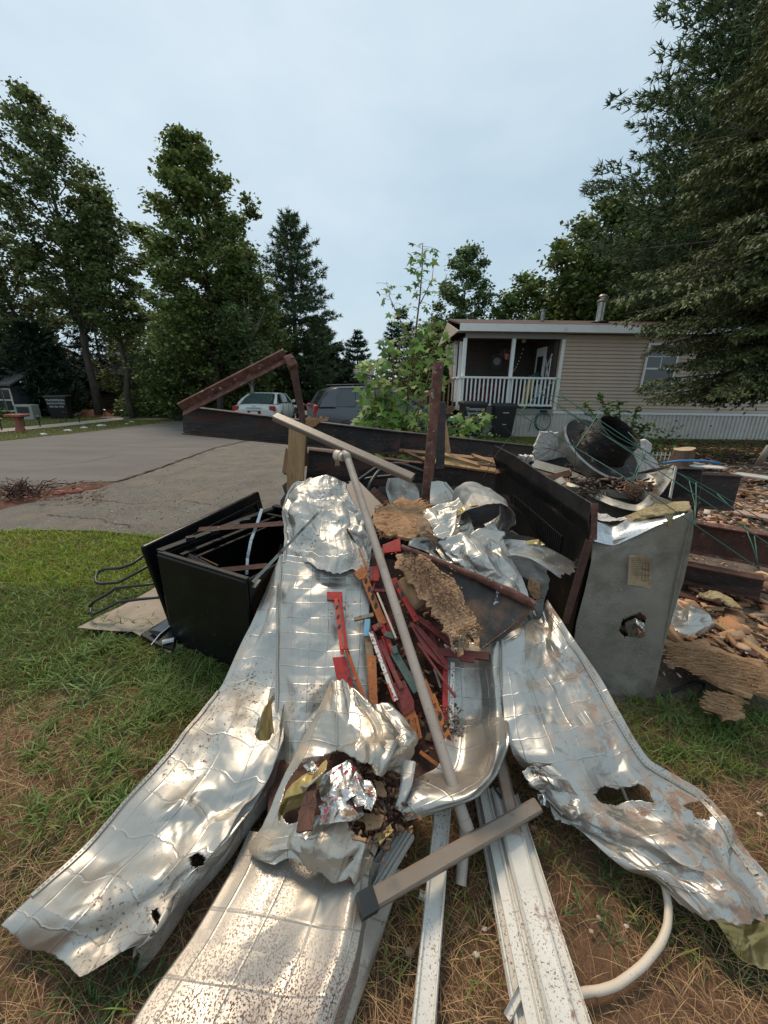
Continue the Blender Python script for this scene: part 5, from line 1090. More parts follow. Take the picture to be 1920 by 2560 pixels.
# ================================================================== CRUMPLED SHEET METAL
NQ = Vector((0, -.6, .8))
def crspline(A, n):
    "Catmull-Rom through the points of array A (k,...) -> (n,...)"
    A = np.asarray(A, float); k = len(A); t = np.linspace(0, k - 1, n); i = np.minimum(t.astype(int), k - 2); f = (t - i)
    f = f.reshape((-1,) + (1,) * (A.ndim - 1)); p1 = A[i]; p2 = A[i + 1]; p0 = A[np.maximum(i - 1, 0)]; p3 = A[np.minimum(i + 2, k - 1)]
    c = .5 * (2 * p1 + (p2 - p0) * f + (2 * p0 - 5 * p1 + 4 * p2 - p3) * f ** 2 + (3 * p1 - p0 - 3 * p2 + p3) * f ** 3)
    lin = p1 * (1 - f) + p2 * f
    return c * .6 + lin * .4
def inpoly(x, y, poly):
    ins = np.zeros(x.shape, bool); n = len(poly)
    for i in range(n):
        (x1, y1), (x2, y2) = poly[i], poly[(i + 1) % n]
        ins ^= ((y1 > y) != (y2 > y)) & (x < (x2 - x1) * (y - y1) / (y2 - y1 + 1e-12) + x1)
    return ins
def msheet(name, rows, parent, mats, nu=70, nv=120, seed=1, amp=.01, dents=14, dr=(.05, .14), da=.02, jag=(0, 0, 0, 0), holes=(), jf=6, pillow=.0016, cell=.094, tilt=.8, flipn=False, thick=.0012, build=True, uvrot=0, hn=10):
    """rows: lists of 3D points (across); jag: ragged depth (fraction) at u0,u1,v0,v1.
    returns the mesh object and the displaced grid"""
    rs = np.random.default_rng(seed); k = max(len(r_) for r_ in rows)
    A = np.stack([crspline([tuple(p) for p in r_], nu) for r_ in rows]); S = crspline(A, nv)      # nv, nu, 3
    U, V = np.meshgrid(np.linspace(0, 1, nu), np.linspace(0, 1, nv))
    def jn(t, s_): return np.clip(fbm(t * jf, t * 0 + s_ * 7.3, seed + s_, 5) * 1.5 - .35, 0, 1)
    u0 = jag[0] * jn(V, 1); u1 = 1 - jag[1] * jn(V, 2); v0 = jag[2] * jn(U, 3); v1 = 1 - jag[3] * jn(U, 4)
    uu = (u0 + (u1 - u0) * U) * (nu - 1); vv = (v0 + (v1 - v0) * V) * (nv - 1)
    i = np.clip(uu.astype(int), 0, nu - 2); j = np.clip(vv.astype(int), 0, nv - 2); fu = (uu - i)[..., None]; fv = (vv - j)[..., None]
    S = (S[j, i] * (1 - fu) + S[j, i + 1] * fu) * (1 - fv) + (S[j + 1, i] * (1 - fu) + S[j + 1, i + 1] * fu) * fv
    du = np.gradient(S, axis=1); dv = np.gradient(S, axis=0); nr = np.cross(du, dv); nr /= np.linalg.norm(nr, axis=2)[..., None] + 1e-12
    cm = np.array([0, 0, CAMZ]) - S
    if (nr * cm).sum() < 0: nr = -nr; flipped = True
    else: flipped = False
    if flipn: nr = -nr
    lu = np.cumsum(np.linalg.norm(du, axis=2), axis=1); lv = np.cumsum(np.linalg.norm(dv, axis=2), axis=0)
    lu = lu.mean(0)[None, :] * np.ones((nv, 1)); lv = lv.mean(1)[:, None] * np.ones((1, nu))
    X, Y = lu, lv; Lx, Ly = lu.max(), lv.max(); D = np.zeros(X.shape)
    tri = lambda q_: np.abs((q_ % 1) * 2 - 1)
    def facets(x_, y_, sd_):
        "piecewise-flat height field over a triangulated lattice: flat facets meeting in sharp creases"
        xi = np.floor(x_); yi = np.floor(y_); fx = x_ - xi; fy = y_ - yi
        H = lambda a, b: vnoise(a + .0, b + .0, sd_)
        h00, h10, h01, h11 = H(xi, yi), H(xi + 1, yi), H(xi, yi + 1), H(xi + 1, yi + 1)
        dg = H(xi + 17, yi + 5) > .5
        a_ = np.where(fx + fy < 1, h00 + (h10 - h00) * fx + (h01 - h00) * fy, h11 + (h01 - h11) * (1 - fx) + (h10 - h11) * (1 - fy))
        b_ = np.where(fx > fy, h00 + (h10 - h00) * fx + (h11 - h10) * fy, h00 + (h01 - h00) * fy + (h11 - h01) * fx)
        return np.where(dg, a_, b_) - .5
    wx = X + (fbm(X * 2, Y * 2, seed + 11) - .5) * .04; wy = Y + (fbm(X * 2 + 9, Y * 2, seed + 12) - .5) * .04
    th0 = rs.uniform(.3, 1.2)
    for (sc_, am_, rt) in ((.23, 2.2, th0), (.12, 1.7, th0 + .9), (.055, .4, th0 + 2.0)):
        c_, s_ = np.cos(rt), np.sin(rt); m_ = .5 + .5 * np.clip((vnoise(X * 3.3 + sc_ * 50, Y * 3.3, seed + 61) - .35) * 3, 0, 1)
        if sc_ < .1: m_ = m_ * np.clip((vnoise(X * 5, Y * 5, seed + 62) - .5) * 4, 0, 1)
        D += amp * am_ * facets((wx * c_ + wy * s_) / sc_ + 31, (-wx * s_ + wy * c_) / sc_ + 47, seed + int(sc_ * 1000)) * m_
    for q_ in range(dents):
        cx, cy = rs.uniform(0, Lx), rs.uniform(0, Ly); r_ = rs.uniform(*dr); fac = rs.integers(3, 6); th = rs.uniform(0, 6.28); d = np.zeros(X.shape) - 9
        for k_ in range(fac):
            a = th + 6.283 * k_ / fac + rs.uniform(-.35, .35); d = np.maximum(d, (wx - cx) * np.cos(a) + (wy - cy) * np.sin(a))
        D += rs.choice([-1, -1, 1]) * da * rs.uniform(.35, 1) * np.clip(1 - np.abs(d) / r_, 0, 1) * (np.hypot(X - cx, Y - cy) < r_ * 2.2)
    if pillow:
        ca = np.cos(uvrot); sa = np.sin(uvrot); qx = (X * ca + Y * sa) / cell; qy = (-X * sa + Y * ca) / cell
        px_ = (qx % 1) - .5; py_ = (qy % 1) - .5
        D += pillow * np.cos(px_ * np.pi) * np.cos(py_ * np.pi) + tilt * pillow * 8 * facets(qx + 50, qy + 50, seed + 91)
        UVm = np.stack([X * ca + Y * sa, -X * sa + Y * ca], -1)
    else: UVm = np.stack([X, Y], -1)
    UVm = UVm * (.094 / cell)
    D += (fbm(X * 22, Y * 22, seed + 3) - .47) * amp * .08
    D = D * (.3 + .7 * np.clip(np.minimum(U, 1 - U) * 5, 0, 1))
    S = S + nr * D[..., None]
    idx = np.arange(nu * nv).reshape(nv, nu); q = np.stack([idx[:-1, :-1], idx[:-1, 1:], idx[1:, 1:], idx[1:, :-1]], -1).reshape(-1, 4)
    keep = np.ones(len(q), bool)
    if holes:
        c = S.reshape(-1, 3)[q].mean(1); px_, py_ = proj(c[:, 0], c[:, 1], c[:, 2]); u_ = X.reshape(-1)[q].mean(1); v_ = Y.reshape(-1)[q].mean(1)
        nx_ = (fbm(u_ * 22, v_ * 22, seed + 51) - .5) * hn * 4; ny_ = (fbm(u_ * 22 + 5, v_ * 22, seed + 52) - .5) * hn * 4
        for h in holes: keep &= ~inpoly(px_ + nx_, py_ + ny_, h)
    q = q[keep]
    if flipped != flipn: q = q[:, ::-1]
    if not build: return None, S
    used = np.unique(q); rm = np.full(nu * nv, -1); rm[used] = np.arange(len(used)); q = rm[q]
    P_ = S.reshape(-1, 3)[used]; og = (float(P_[:, 0].mean()), float(P_[:, 1].mean()), float(P_[:, 2].min()))
    if parent is not None: og = tuple(parent.location)
    o = npmesh(name, P_, q, list(mats), parent=parent, uv=UVm.reshape(-1, 2)[used], smooth=True, origin=og)
    so = o.modifiers.new('thickness', 'SOLIDIFY'); so.thickness = thick; so.offset = -1
    if len(mats) > 1: so.material_offset = 1
    return o, S
def hem(S, col, parent, m='alu', wdt=.015, sp_=.012, rng_=None, inward=1, lift=.003, name='perforated_hem', step=1):
    "folded edge strip with a row of punched slots, following a grid column (or row if col is a tuple)"
    line = S[:, col] if isinstance(col, int) else S[col[0], :]
    inn = S[:, col + inward * 4] if isinstance(col, int) else S[col[0] + inward * 4, :]
    if rng_: line = line[rng_[0]:rng_[1]]; inn = inn[rng_[0]:rng_[1]]
    line = line[::step]; inn = inn[::step]
    t = np.gradient(line, axis=0); t /= np.linalg.norm(t, axis=1)[:, None] + 1e-9; s = inn - line; s -= t * (s * t).sum(1)[:, None]; s /= np.linalg.norm(s, axis=1)[:, None] + 1e-9
    n = np.cross(t, s); cm = np.array([0, 0, CAMZ]) - line; sg = np.sign((n * cm).sum(1))[:, None]; n = n * sg
    b = MB(); a0 = line + n * lift * 2; a1 = line + s * wdt + n * lift * 2; c0 = line - n * .001; c1 = line + s * wdt - n * .001; k = len(line)
    b.add(list(a0) + list(a1) + list(c0) + list(c1), [(i, i + 1, k + i + 1, k + i) for i in range(k - 1)] + [(i, i + 1, 2 * k + i + 1, 2 * k + i) for i in range(k - 1)] + [(k + i, k + i + 1, 3 * k + i + 1, 3 * k + i) for i in range(k - 1)])
    b.build(name, m, parent)
    d = MB(); L_ = np.concatenate([[0], np.cumsum(np.linalg.norm(np.diff(line, axis=0), axis=1))]); q = sp_
    while q < L_[-1] - sp_:
        c = np.array([np.interp(q, L_, line[:, z_]) for z_ in range(3)]); i = min(int(np.searchsorted(L_, q)), k - 1); c = c + s[i] * wdt * .5 + n[i] * (lift * 2 + .0012)
        d.add([c - t[i] * .0034 - s[i] * .0022, c + t[i] * .0034 - s[i] * .0022, c + t[i] * .0034 + s[i] * .0022, c - t[i] * .0034 + s[i] * .0022], [(0, 1, 2, 3)]); q += sp_
    if d.v: tag(d.build('punched_slots', 'tray', parent), kind='stuff')
def sheet_thing(name, label, group=None, cat='metal sheet', loc=(0, 0, 0)): return thing(name, label, cat, loc, group)
def L(pts, z=None, lift=None, Y=None):
    "row of pixels -> row of points. z list/scalar (height), or lift over the heap slope, or Y distance"
    n = len(pts); out_ = []
    for i, (a, b) in enumerate(pts):
        if z is not None: out_.append(Z(a, b, z[i] if isinstance(z, (list, tuple)) else z))
        elif Y is not None: out_.append(P(a, b, Y[i] if isinstance(Y, (list, tuple)) else Y))
        else: out_.append(Q(a, b, lift[i] if isinstance(lift, (list, tuple)) else (lift or 0)))
    return out_
def down(p, dz, dx=0, dy=0): return Vector((p.x + dx, p.y + dy, p.z - dz))
SG = 'crumpled aluminium siding sheets'

# upright centre sheet: lower run, then the torn upper run lapping over it
t = sheet_thing('siding_sheet', 'tall upright crumpled silver sheet with quilted squares in the centre of the heap', SG, loc=Q(790, 1700, -.1))
lf = [-.05, .012, .0, 0, -.02]
lo = [L([(700, 1385), (748, 1390), (800, 1395), (860, 1395), (925, 1400)], lift=lf), L([(693, 1500), (742, 1500), (800, 1500), (860, 1500), (924, 1500)], lift=lf), L([(690, 1600), (740, 1600), (800, 1605), (860, 1605), (925, 1600)], lift=lf),
      L([(689, 1700), (740, 1700), (795, 1700), (850, 1700), (925, 1700)], lift=lf), L([(687, 1800), (738, 1800), (790, 1800), (840, 1800), (920, 1800)], lift=lf), L([(680, 1950), (735, 1950), (780, 1950), (820, 1950), (900, 1960)], lift=[-.02, .03, .02, .02, .02])]
o, S = msheet('lower_panel', lo, t, ['alu', 'alu_back'], 90, 190, 3, amp=.012, dents=8, da=.012, cell=.072, uvrot=.02, tilt=1.5); hem(S, 0, t, step=2)
up_ = [L([(738, 1206), (765, 1196), (795, 1192), (830, 1190), (866, 1208)], lift=[-.02, 0, .03, .02, -.05]), L([(716, 1240), (750, 1228), (795, 1228), (840, 1225), (885, 1245)], lift=[-.05, .02, .05, .03, -.02]),
       L([(712, 1300), (752, 1300), (800, 1300), (860, 1300), (912, 1310)], lift=[-.04, .03, .02, .03, .0]), L([(711, 1370), (752, 1370), (800, 1375), (865, 1375), (922, 1385)], lift=[-.03, .03, .03, .05, .03]),
       L([(701, 1415), (746, 1408), (800, 1430), (860, 1450), (924, 1440)], lift=[-.03, .03, .045, .055, .03])]
o, S = msheet('upper_panel', up_, t, ['alu', 'alu_back'], 120, 140, 8, amp=.035, dents=12, dr=(.04, .1), da=.03, jag=(0, .1, .06, .16), jf=7, cell=.072, holes=[[(868, 1325), (885, 1330), (902, 1350), (896, 1362), (880, 1345)]], hn=5); hem(S, 0, t, step=2)

# left long sheet running down to the grass
t = sheet_thing('siding_sheet', 'long silver sheet stretching down to the lower left corner with two rusty holes', SG, loc=Z(330, 2150, 0))
def fl(row, dz=.085, dx=.012): return row + [down(row[-1], dz * .12, .006), down(row[-1], dz, dx)]
r_ = [fl(L([(700, 1392), (715, 1392), (735, 1396), (765, 1400)], lift=[-.08, -.05, -.06, -.08])), fl(L([(658, 1490), (690, 1490), (725, 1495), (760, 1500)], lift=[-.09, -.06, -.06, -.1])),
      fl(L([(607, 1600), (650, 1600), (700, 1605), (750, 1610)], lift=[-.1, -.06, -.07, -.1])), fl(L([(556, 1712), (610, 1705), (665, 1715), (712, 1740)], z=[.24, .27, .25, .24])),
      fl(L([(500, 1782), (570, 1795), (640, 1820), (706, 1845)], z=[.20, .215, .20, .20])), fl(L([(430, 1868), (510, 1900), (595, 1935), (660, 1960)], z=.175)),
      fl(L([(330, 1985), (420, 2025), (500, 2065), (570, 2090)], z=[.12, .19, .13, .17])), fl(L([(205, 2120), (290, 2160), (390, 2200), (450, 2215)], z=[.09, .11, .18, .13])),
      fl(L([(70, 2240), (170, 2300), (270, 2325), (375, 2330)], z=[.09, .16, .08, .15])), fl(L([(0, 2315), (75, 2395), (190, 2440), (305, 2410)], z=[.08, .04, .13, .07]))]
hl_ = [[(474, 2140), (492, 2130), (512, 2145), (508, 2165), (488, 2172), (476, 2160)], [(376, 2278), (392, 2270), (400, 2290), (392, 2312), (380, 2300)]]
o, S = msheet('panel', r_, t, ['alu', 'alu_back'], 120, 280, 21, amp=.02, dents=12, dr=(.05, .12), da=.024, jag=(0, 0, 0, .07), jf=7, holes=hl_, hn=3, cell=.118, tilt=1.5); hem(S, 0, t, rng_=(100, 250), step=2)
# small brass-backed torn flap beside it
t2 = sheet_thing('torn_flap', 'small torn curled flap with golden inner side left of the centre seam', loc=Z(665, 1820, .1))
msheet('flap', [L([(640, 1850), (655, 1800), (690, 1745)], z=[.26, .31, .33]), L([(636, 1838), (648, 1795), (680, 1740)], z=[.30, .36, .36]), L([(650, 1855), (668, 1850), (688, 1840)], z=[.26, .25, .26])], t2, ['gold_back', 'alu'], 30, 30, 5, amp=.01, dents=5, dr=(.02, .05), da=.01, jag=(.1, .1, .1, .1), pillow=0)

# centre bottom sheet
t = sheet_thing('siding_sheet', 'dirt-speckled silver sheet running out of the bottom edge of the picture', SG, loc=Z(640, 2400, 0))
r_ = [fl(L([(622, 2075), (720, 2090), (830, 2110), (890, 2120), (925, 2130)], z=[.1, .13, .125, .15, .13])), fl(L([(575, 2180), (690, 2195), (800, 2215), (875, 2235), (910, 2245)], z=[.09, .12, .115, .145, .12])),
      fl(L([(480, 2340), (610, 2355), (740, 2375), (845, 2385), (885, 2395)], z=[.09, .12, .11, .14, .12])), fl(L([(380, 2480), (530, 2500), (680, 2520), (795, 2525), (845, 2525)], z=[.09, .11, .105, .13, .115])),
      fl(L([(280, 2640), (450, 2670), (620, 2690), (750, 2700), (800, 2700)], z=[.09, .11, .1, .12, .11]))]
o, S = msheet('panel', r_, t, ['alu_dirty', 'alu_back'], 120, 200, 33, amp=.008, dents=5, da=.012, cell=.125, pillow=.001, tilt=1.2)
# edging flange along its right side
msheet('side_flange', [L([(930, 2150), (1012, 2175)], z=[.115, .02]), L([(885, 2300), (960, 2330)], z=[.11, .02]), L([(840, 2450), (905, 2490)], z=[.1, .02]), L([(780, 2640), (830, 2700)], z=[.1, .02])], t, ['alu', 'alu_back'], 24, 90, 35, amp=.004, dents=4, da=.006, pillow=0)

# crumpled overlay with the big torn hole
t = sheet_thing('crumpled_sheet', 'badly crumpled beige-stained silver sheet with a large torn hole, centre front', SG, loc=Z(850, 1980, 0))
hole = [(752, 1902), (800, 1888), (845, 1876), (880, 1893), (930, 1912), (978, 1926), (1010, 1950), (1000, 2010), (985, 2060), (945, 2105), (895, 2095), (865, 2050), (800, 2040), (720, 2060), (695, 2030), (715, 1960)]
r_ = [L([(826, 1712), (845, 1696), (880, 1715), (935, 1748), (985, 1768)], z=[.33, .37, .36, .34, .32]), L([(785, 1795), (850, 1785), (920, 1800), (985, 1822), (1042, 1828)], z=[.29, .35, .35, .35, .31]),
      L([(742, 1868), (825, 1862), (910, 1880), (980, 1890), (1040, 1880)], z=[.25, .33, .34, .35, .27]), L([(700, 1950), (780, 1955), (860, 1960), (945, 1965), (1008, 1950)], z=[.21, .29, .31, .31, .23]),
      L([(655, 2050), (740, 2055), (840, 2060), (930, 2065), (985, 2040)], z=[.17, .24, .26, .26, .2]), L([(615, 2120), (710, 2130), (810, 2145), (900, 2150), (955, 2110)], z=[.12, .2, .21, .21, .17]),
      L([(640, 2150), (720, 2170), (800, 2205), (870, 2225), (925, 2190)], z=[.13, .155, .16, .15, .14])]
o, S = msheet('panel', r_, t, ['alu_stain', 'alu_back'], 150, 170, 44, amp=.035, dents=14, dr=(.04, .1), da=.03, jag=(.03, .08, .05, .08), holes=[hole], hn=5, jf=8)
# folded strip curling at its right side
msheet('folded_strip', [L([(930, 1840), (985, 1850), (1000, 1835)], z=[.34, .36, .33]), L([(918, 1880), (965, 1900), (985, 1880)], z=[.34, .37, .33]), L([(930, 1925), (950, 1945), (975, 1920)], z=[.3, .33, .3])], t, ['alu', 'alu_back'], 26, 30, 46, amp=.008, dents=4, dr=(.02, .05), da=.01, pillow=0, jag=(.05, .05, .1, .15))
msheet('folded_strip', [L([(1004, 1898), (1040, 1905)], z=[.27, .27]), L([(1000, 1960), (1030, 1965)], z=[.25, .25]), L([(985, 2020), (1002, 2030)], z=[.22, .22])], t, ['alu', 'alu_back'], 20, 40, 47, amp=.006, dents=3, dr=(.02, .05), da=.008, pillow=0)

# things inside the torn hole
t = sheet_thing('insulation_bed', 'brown shredded insulation and bark chips inside the torn hole', cat='insulation', loc=Z(860, 2000, .1))
msheet('mat', [L([(690, 1900), (850, 1860), (1010, 1910)], z=.14), L([(670, 1990), (850, 1990), (1015, 1990)], z=[.13, .15, .13]), L([(670, 2080), (850, 2090), (980, 2100)], z=.12)], t, ['darkrust', 'darkrust'], 60, 60, 51, amp=.03, dents=20, dr=(.02, .06), da=.03, pillow=0)
t = sheet_thing('gold_flap', 'brass-coloured folded sheet curling out of the torn hole', loc=Z(740, 1990, .1))
msheet('flap', [L([(720, 1975), (765, 1930), (820, 1890)], z=[.25, .30, .33]), L([(700, 2000), (760, 1975), (815, 1925)], z=[.24, .31, .34]), L([(690, 2040), (745, 2010), (790, 1990)], z=[.21, .22, .26]), L([(705, 2070), (740, 2040), (780, 2010)], z=[.2, .17, .2])], t, ['gold_back', 'alu_stain'], 46, 46, 52, amp=.014, dents=8, dr=(.03, .07), da=.015, pillow=0, jag=(.12, .1, .1, .08))
for i, (rw, zz, lb_, sd_) in enumerate([
    ([[(790, 1960), (850, 1905), (880, 1900)], [(800, 2000), (860, 1960), (905, 1930)], [(830, 2030), (890, 1990), (925, 1975)]], .285, 'shiny crumpled foil sheet with red print, largest in the torn hole', 61),
    ([[(858, 1955), (890, 1935), (930, 1950)], [(870, 1985), (905, 1975), (945, 1985)], [(890, 2020), (915, 2015), (930, 2030)]], .31, 'small shiny foil fold with red print right of the largest foil', 62),
    ([[(755, 1915), (775, 1900), (800, 1905)], [(765, 1930), (785, 1925), (800, 1920)]], .33, 'tiny foil scrap with red print at the top of the torn hole', 63),
    ([[(795, 2015), (850, 1995), (900, 2010)], [(800, 2040), (860, 2030), (915, 2035)], [(795, 2065), (850, 2060), (895, 2050)]], .27, 'smooth curved foil band across the torn hole', 64)]):
    t = sheet_thing('foil_scrap', lb_, 'foil scraps in the torn hole', 'foil', loc=Z(*rw[0][0], .1))
    msheet('foil_sheet', [L(r2, z=[zz - .02, zz + .02, zz]) for r2 in rw], t, ['foil', 'foil'], 50, 50, sd_, amp=.012 if i < 3 else .005, dents=12 if i < 3 else 3, dr=(.015, .04), da=.011, pillow=0, jag=(.06, .1, .08, .1))
def ragged(name, pix, fn, th, m, label, cat, jag=.01, dens=.012, group=None, up=None, seed=0, parent=None):
    "slab with a splintered outline"
    rn = random.Random(seed); pts = [fn(a, b) for a, b in pix]; out_ = []
    nrm = (pts[1] - pts[0]).cross(pts[2] - pts[1]).normalized(); cm = C0 - pts[0]
    if nrm.dot(cm) < 0: nrm = -nrm
    for i in range(len(pts)):
        a, b = pts[i], pts[(i + 1) % len(pts)]; n = max(1, int((b - a).length / dens)); nn = (b - a).cross(nrm).normalized()
        for k in range(n): out_.append(a.lerp(b, (k + rn.uniform(-.3, .3)) / n if k else 0) + nn * rn.uniform(-jag, jag) * (1.6 if rn.random() < .2 else 1) + nrm * rn.uniform(-1, 1) * th * .3)
    c = sum(out_, Vector()) / len(out_); b = MB(); n = len(out_)
    inner = [c.lerp(p, .6) + nrm * rn.uniform(0, 1) * th * .35 for p in out_]
    vs = [c + nrm * th * .3] + inner + out_ + [p - nrm * th for p in out_]
    fs = [(0, 1 + k, 1 + (k + 1) % n) for k in range(n)] + [(1 + k, 1 + n + k, 1 + n + (k + 1) % n, 1 + (k + 1) % n) for k in range(n)] + [(1 + n + k, 1 + 2 * n + k, 1 + 2 * n + (k + 1) % n, 1 + n + (k + 1) % n) for k in range(n)] + [tuple(1 + 2 * n + k for k in range(n))]
    b.add(vs, fs); o = b.build(name, m, parent)
    return tag(o, label, cat, group) if parent is None else o
for i, (px_, zz, lb_) in enumerate([([(772, 1960), (790, 1955), (792, 2010), (780, 2075), (740, 2078), (745, 2030)], .3, 'dark brown flake of board hanging from the torn hole'), ([(935, 1950), (960, 1960), (965, 1990), (940, 1985)], .27, 'orange-brown chip at the right of the torn hole'),
    ([(905, 2030), (960, 2040), (950, 2070), (915, 2075)], .25, 'pale orange chip low in the torn hole'), ([(878, 2085), (915, 2095), (912, 2105), (878, 2098)], .25, 'small tan stick in the torn hole'), ([(940, 2090), (975, 2060), (985, 2075), (950, 2110)], .22, 'yellowish shard at the lower right of the torn hole')]):
    ragged('wood_flake', px_, lambda a, b: Z(a, b, zz), .006, ['darkrust', 'wood_old', 'wood_old', 'kraft', 'gold_back'][i], lb_, 'wood chip', .003, .01, 'wood flakes in the torn hole', seed=i)
def chips(name, n, fn, sz, cols, label=None, flat=.5, parent=None):
    "many small irregular chips in one mesh"
    V = np.zeros((n, 8, 3)); C = np.zeros((n, 8, 3))
    for i in range(n):
        c = fn(); s = random.uniform(*sz); a = random.uniform(0, 6.28); d1 = Vector((math.cos(a), math.sin(a), random.uniform(-flat, flat))).normalized(); d2 = d1.cross(Vector((random.gauss(0, flat), random.gauss(0, flat), 1))).normalized(); d3 = d1.cross(d2)
        k = 0; w_ = random.uniform(.25, .8)
        for x_ in (-1, 1):
            for y_ in (-1, 1):
                for z_ in (-1, 1): V[i, k] = c + d1 * s * x_ * random.uniform(.35, .6) + d2 * s * w_ * y_ * random.uniform(.3, .55) + d3 * s * .07 * z_; k += 1
        C[i] = np.array(random.choice(cols)) * random.uniform(.65, 1.3)
    bi = (np.arange(n) * 8)[:, None]; F = np.concatenate([bi + np.array([f]) for f in [(0, 1, 3, 2), (4, 6, 7, 5), (0, 4, 5, 1), (2, 3, 7, 6), (0, 2, 6, 4), (1, 5, 7, 3)]])
    o = npmesh(name, V.reshape(-1, 3), F, 'chip', parent=parent, col=C.reshape(-1, 3), origin=tuple(parent.location) if parent is not None else (0, 0, 0)); return tag(o, label, None, None, 'stuff')
BR = [(.12, .055, .03), (.2, .1, .055), (.3, .16, .09), (.08, .04, .025), (.34, .2, .12)]
chips('bark_chips', 700, lambda: Z(random.gauss(930, 38), random.gauss(2000, 55), random.uniform(.17, .25)), (.008, .026), BR, flat=.7)

# curved trough sheet right of the red stands
t = sheet_thing('siding_sheet', 'smooth silver sheet bent into a trough right of the red stands', SG, loc=Z(1150, 1900, 0))
r_ = [L([(1110, 1560), (1160, 1580), (1200, 1585), (1235, 1570), (1250, 1560)], lift=[-.06, -.09, -.05, .05, .03]), L([(1112, 1680), (1160, 1690), (1203, 1690), (1236, 1690), (1253, 1680)], lift=[-.06, -.09, -.04, .06, .03]),
      L([(1115, 1790), (1165, 1800), (1207, 1800), (1245, 1800), (1268, 1795)], lift=[-.04, -.06, -.02, .07, .04]), L([(1110, 1870), (1160, 1880), (1216, 1865), (1246, 1868), (1270, 1850)], z=[.2, .2, .26, .33, .29]),
      L([(1095, 1915), (1145, 1925), (1186, 1930), (1225, 1940), (1246, 1925)], z=[.19, .19, .23, .29, .25]), L([(1060, 1935), (1100, 1950), (1140, 1970), (1170, 1990), (1196, 1985)], z=[.19, .2, .22, .25, .21]),
      L([(1010, 1965), (1040, 1980), (1066, 1995), (1090, 2018), (1112, 2022)], z=[.2, .22, .23, .22, .19]), L([(985, 2005), (995, 2018), (1003, 2030), (1010, 2042), (1012, 2050)], z=[.19, .2, .2, .19, .18])]
o, S = msheet('panel', r_, t, ['alu', 'alu_back'], 90, 170, 55, amp=.012, dents=6, da=.014, cell=.12, pillow=.0006); hem(S, 89, t, inward=-1, step=2)

# right quilted sheet, torn further down, ending at the lower right corner
t = sheet_thing('siding_sheet', 'long silver sheet on the right with muddy stripe, torn open near the right edge', SG, loc=Z(1500, 1950, 0))
r_ = [L([(1238, 1590), (1290, 1575), (1335, 1545), (1352, 1520), (1368, 1498)], z=[.44, .43, .42, .45, .49]), L([(1250, 1680), (1310, 1670), (1372, 1640), (1400, 1620), (1430, 1590)], z=[.35, .36, .36, .40, .43]),
      L([(1258, 1770), (1335, 1755), (1420, 1730), (1465, 1712), (1502, 1690)], z=[.28, .3, .30, .33, .34]), L([(1262, 1840), (1350, 1830), (1450, 1800), (1500, 1790), (1545, 1772)], z=[.24, .26, .26, .27, .28]),
      L([(1280, 1885), (1370, 1890), (1480, 1870), (1540, 1860), (1585, 1845)], z=[.21, .24, .22, .22, .22]), L([(1310, 1925), (1400, 1945), (1500, 1935), (1570, 1925), (1625, 1900)], z=[.16, .2, .18, .19, .17]),
      L([(1345, 1970), (1440, 2010), (1540, 2000), (1620, 1975), (1690, 1940)], z=[.13, .16, .13, .17, .13]), L([(1400, 2040), (1490, 2065), (1610, 2050), (1700, 2020), (1755, 1980)], z=[.1, .14, .13, .15, .11]),
      L([(1460, 2090), (1560, 2115), (1690, 2110), (1770, 2080), (1815, 2040)], z=[.11, .10, .20, .12, .14]), L([(1560, 2172), (1660, 2185), (1760, 2180), (1830, 2160), (1868, 2120)], z=[.09, .15, .15, .14, .1]),
      L([(1640, 2205), (1730, 2240), (1820, 2250), (1890, 2225), (1925, 2190)], z=[.09, .13, .14, .13, .1]), L([(1720, 2280), (1790, 2315), (1870, 2320), (1940, 2300), (1985, 2270)], z=[.08, .1, .11, .11, .1])]
hl_ = [[(1480, 1985), (1510, 1965), (1550, 1972), (1592, 1960), (1622, 1982), (1630, 2008), (1585, 2002), (1540, 2014), (1500, 2006)], [(1712, 2012), (1765, 1998), (1782, 2020), (1775, 2055), (1745, 2040)], [(1300, 1915), (1330, 1918), (1322, 1940), (1302, 1935)]]
M['alu_mud'] = mat('aluminium_muddy', [(.43, .405, .365), (.57, .54, .49)], 4, .38, metal=.9, bump=.12, bscale=26, quilt=.094, bdist=.004, speck=(75, .60, .66, (.16, .085, .06), 2.6, .4, .6), speck2=(16, .48, .57, (.27, .18, .13), 2.3, .42, .56))
o, S = msheet('panel', r_, t, ['alu_mud', 'alu_back'], 140, 320, 66, amp=.034, dents=18, dr=(.04, .1), da=.026, jag=(.02, 0, 0, .05), holes=hl_, hn=6, jf=9); hem(S, 129, t, inward=-1, rng_=(10, 290), step=2)
t = sheet_thing('crumpled_sheet', 'crumpled dark silver flap torn loose left of the hole in the right sheet', SG, loc=Z(1380, 1980, 0))
msheet('flap', [L([(1295, 1925), (1330, 1915), (1375, 1905)], z=[.2, .24, .25]), L([(1318, 1960), (1370, 1950), (1420, 1950)], z=[.18, .23, .24]), L([(1350, 2000), (1400, 2000), (1450, 1990)], z=[.15, .2, .2]), L([(1400, 2050), (1430, 2055), (1470, 2030)], z=[.13, .17, .18])], t, ['alu_mud', 'alu_back'], 70, 70, 71, amp=.025, dents=22, dr=(.02, .07), da=.03, jag=(.1, .1, .12, .12), cell=.07)
t = sheet_thing('gold_sheet', 'golden-backed sheet lying under the torn sheet at the lower right corner', loc=Z(1850, 2350, 0))
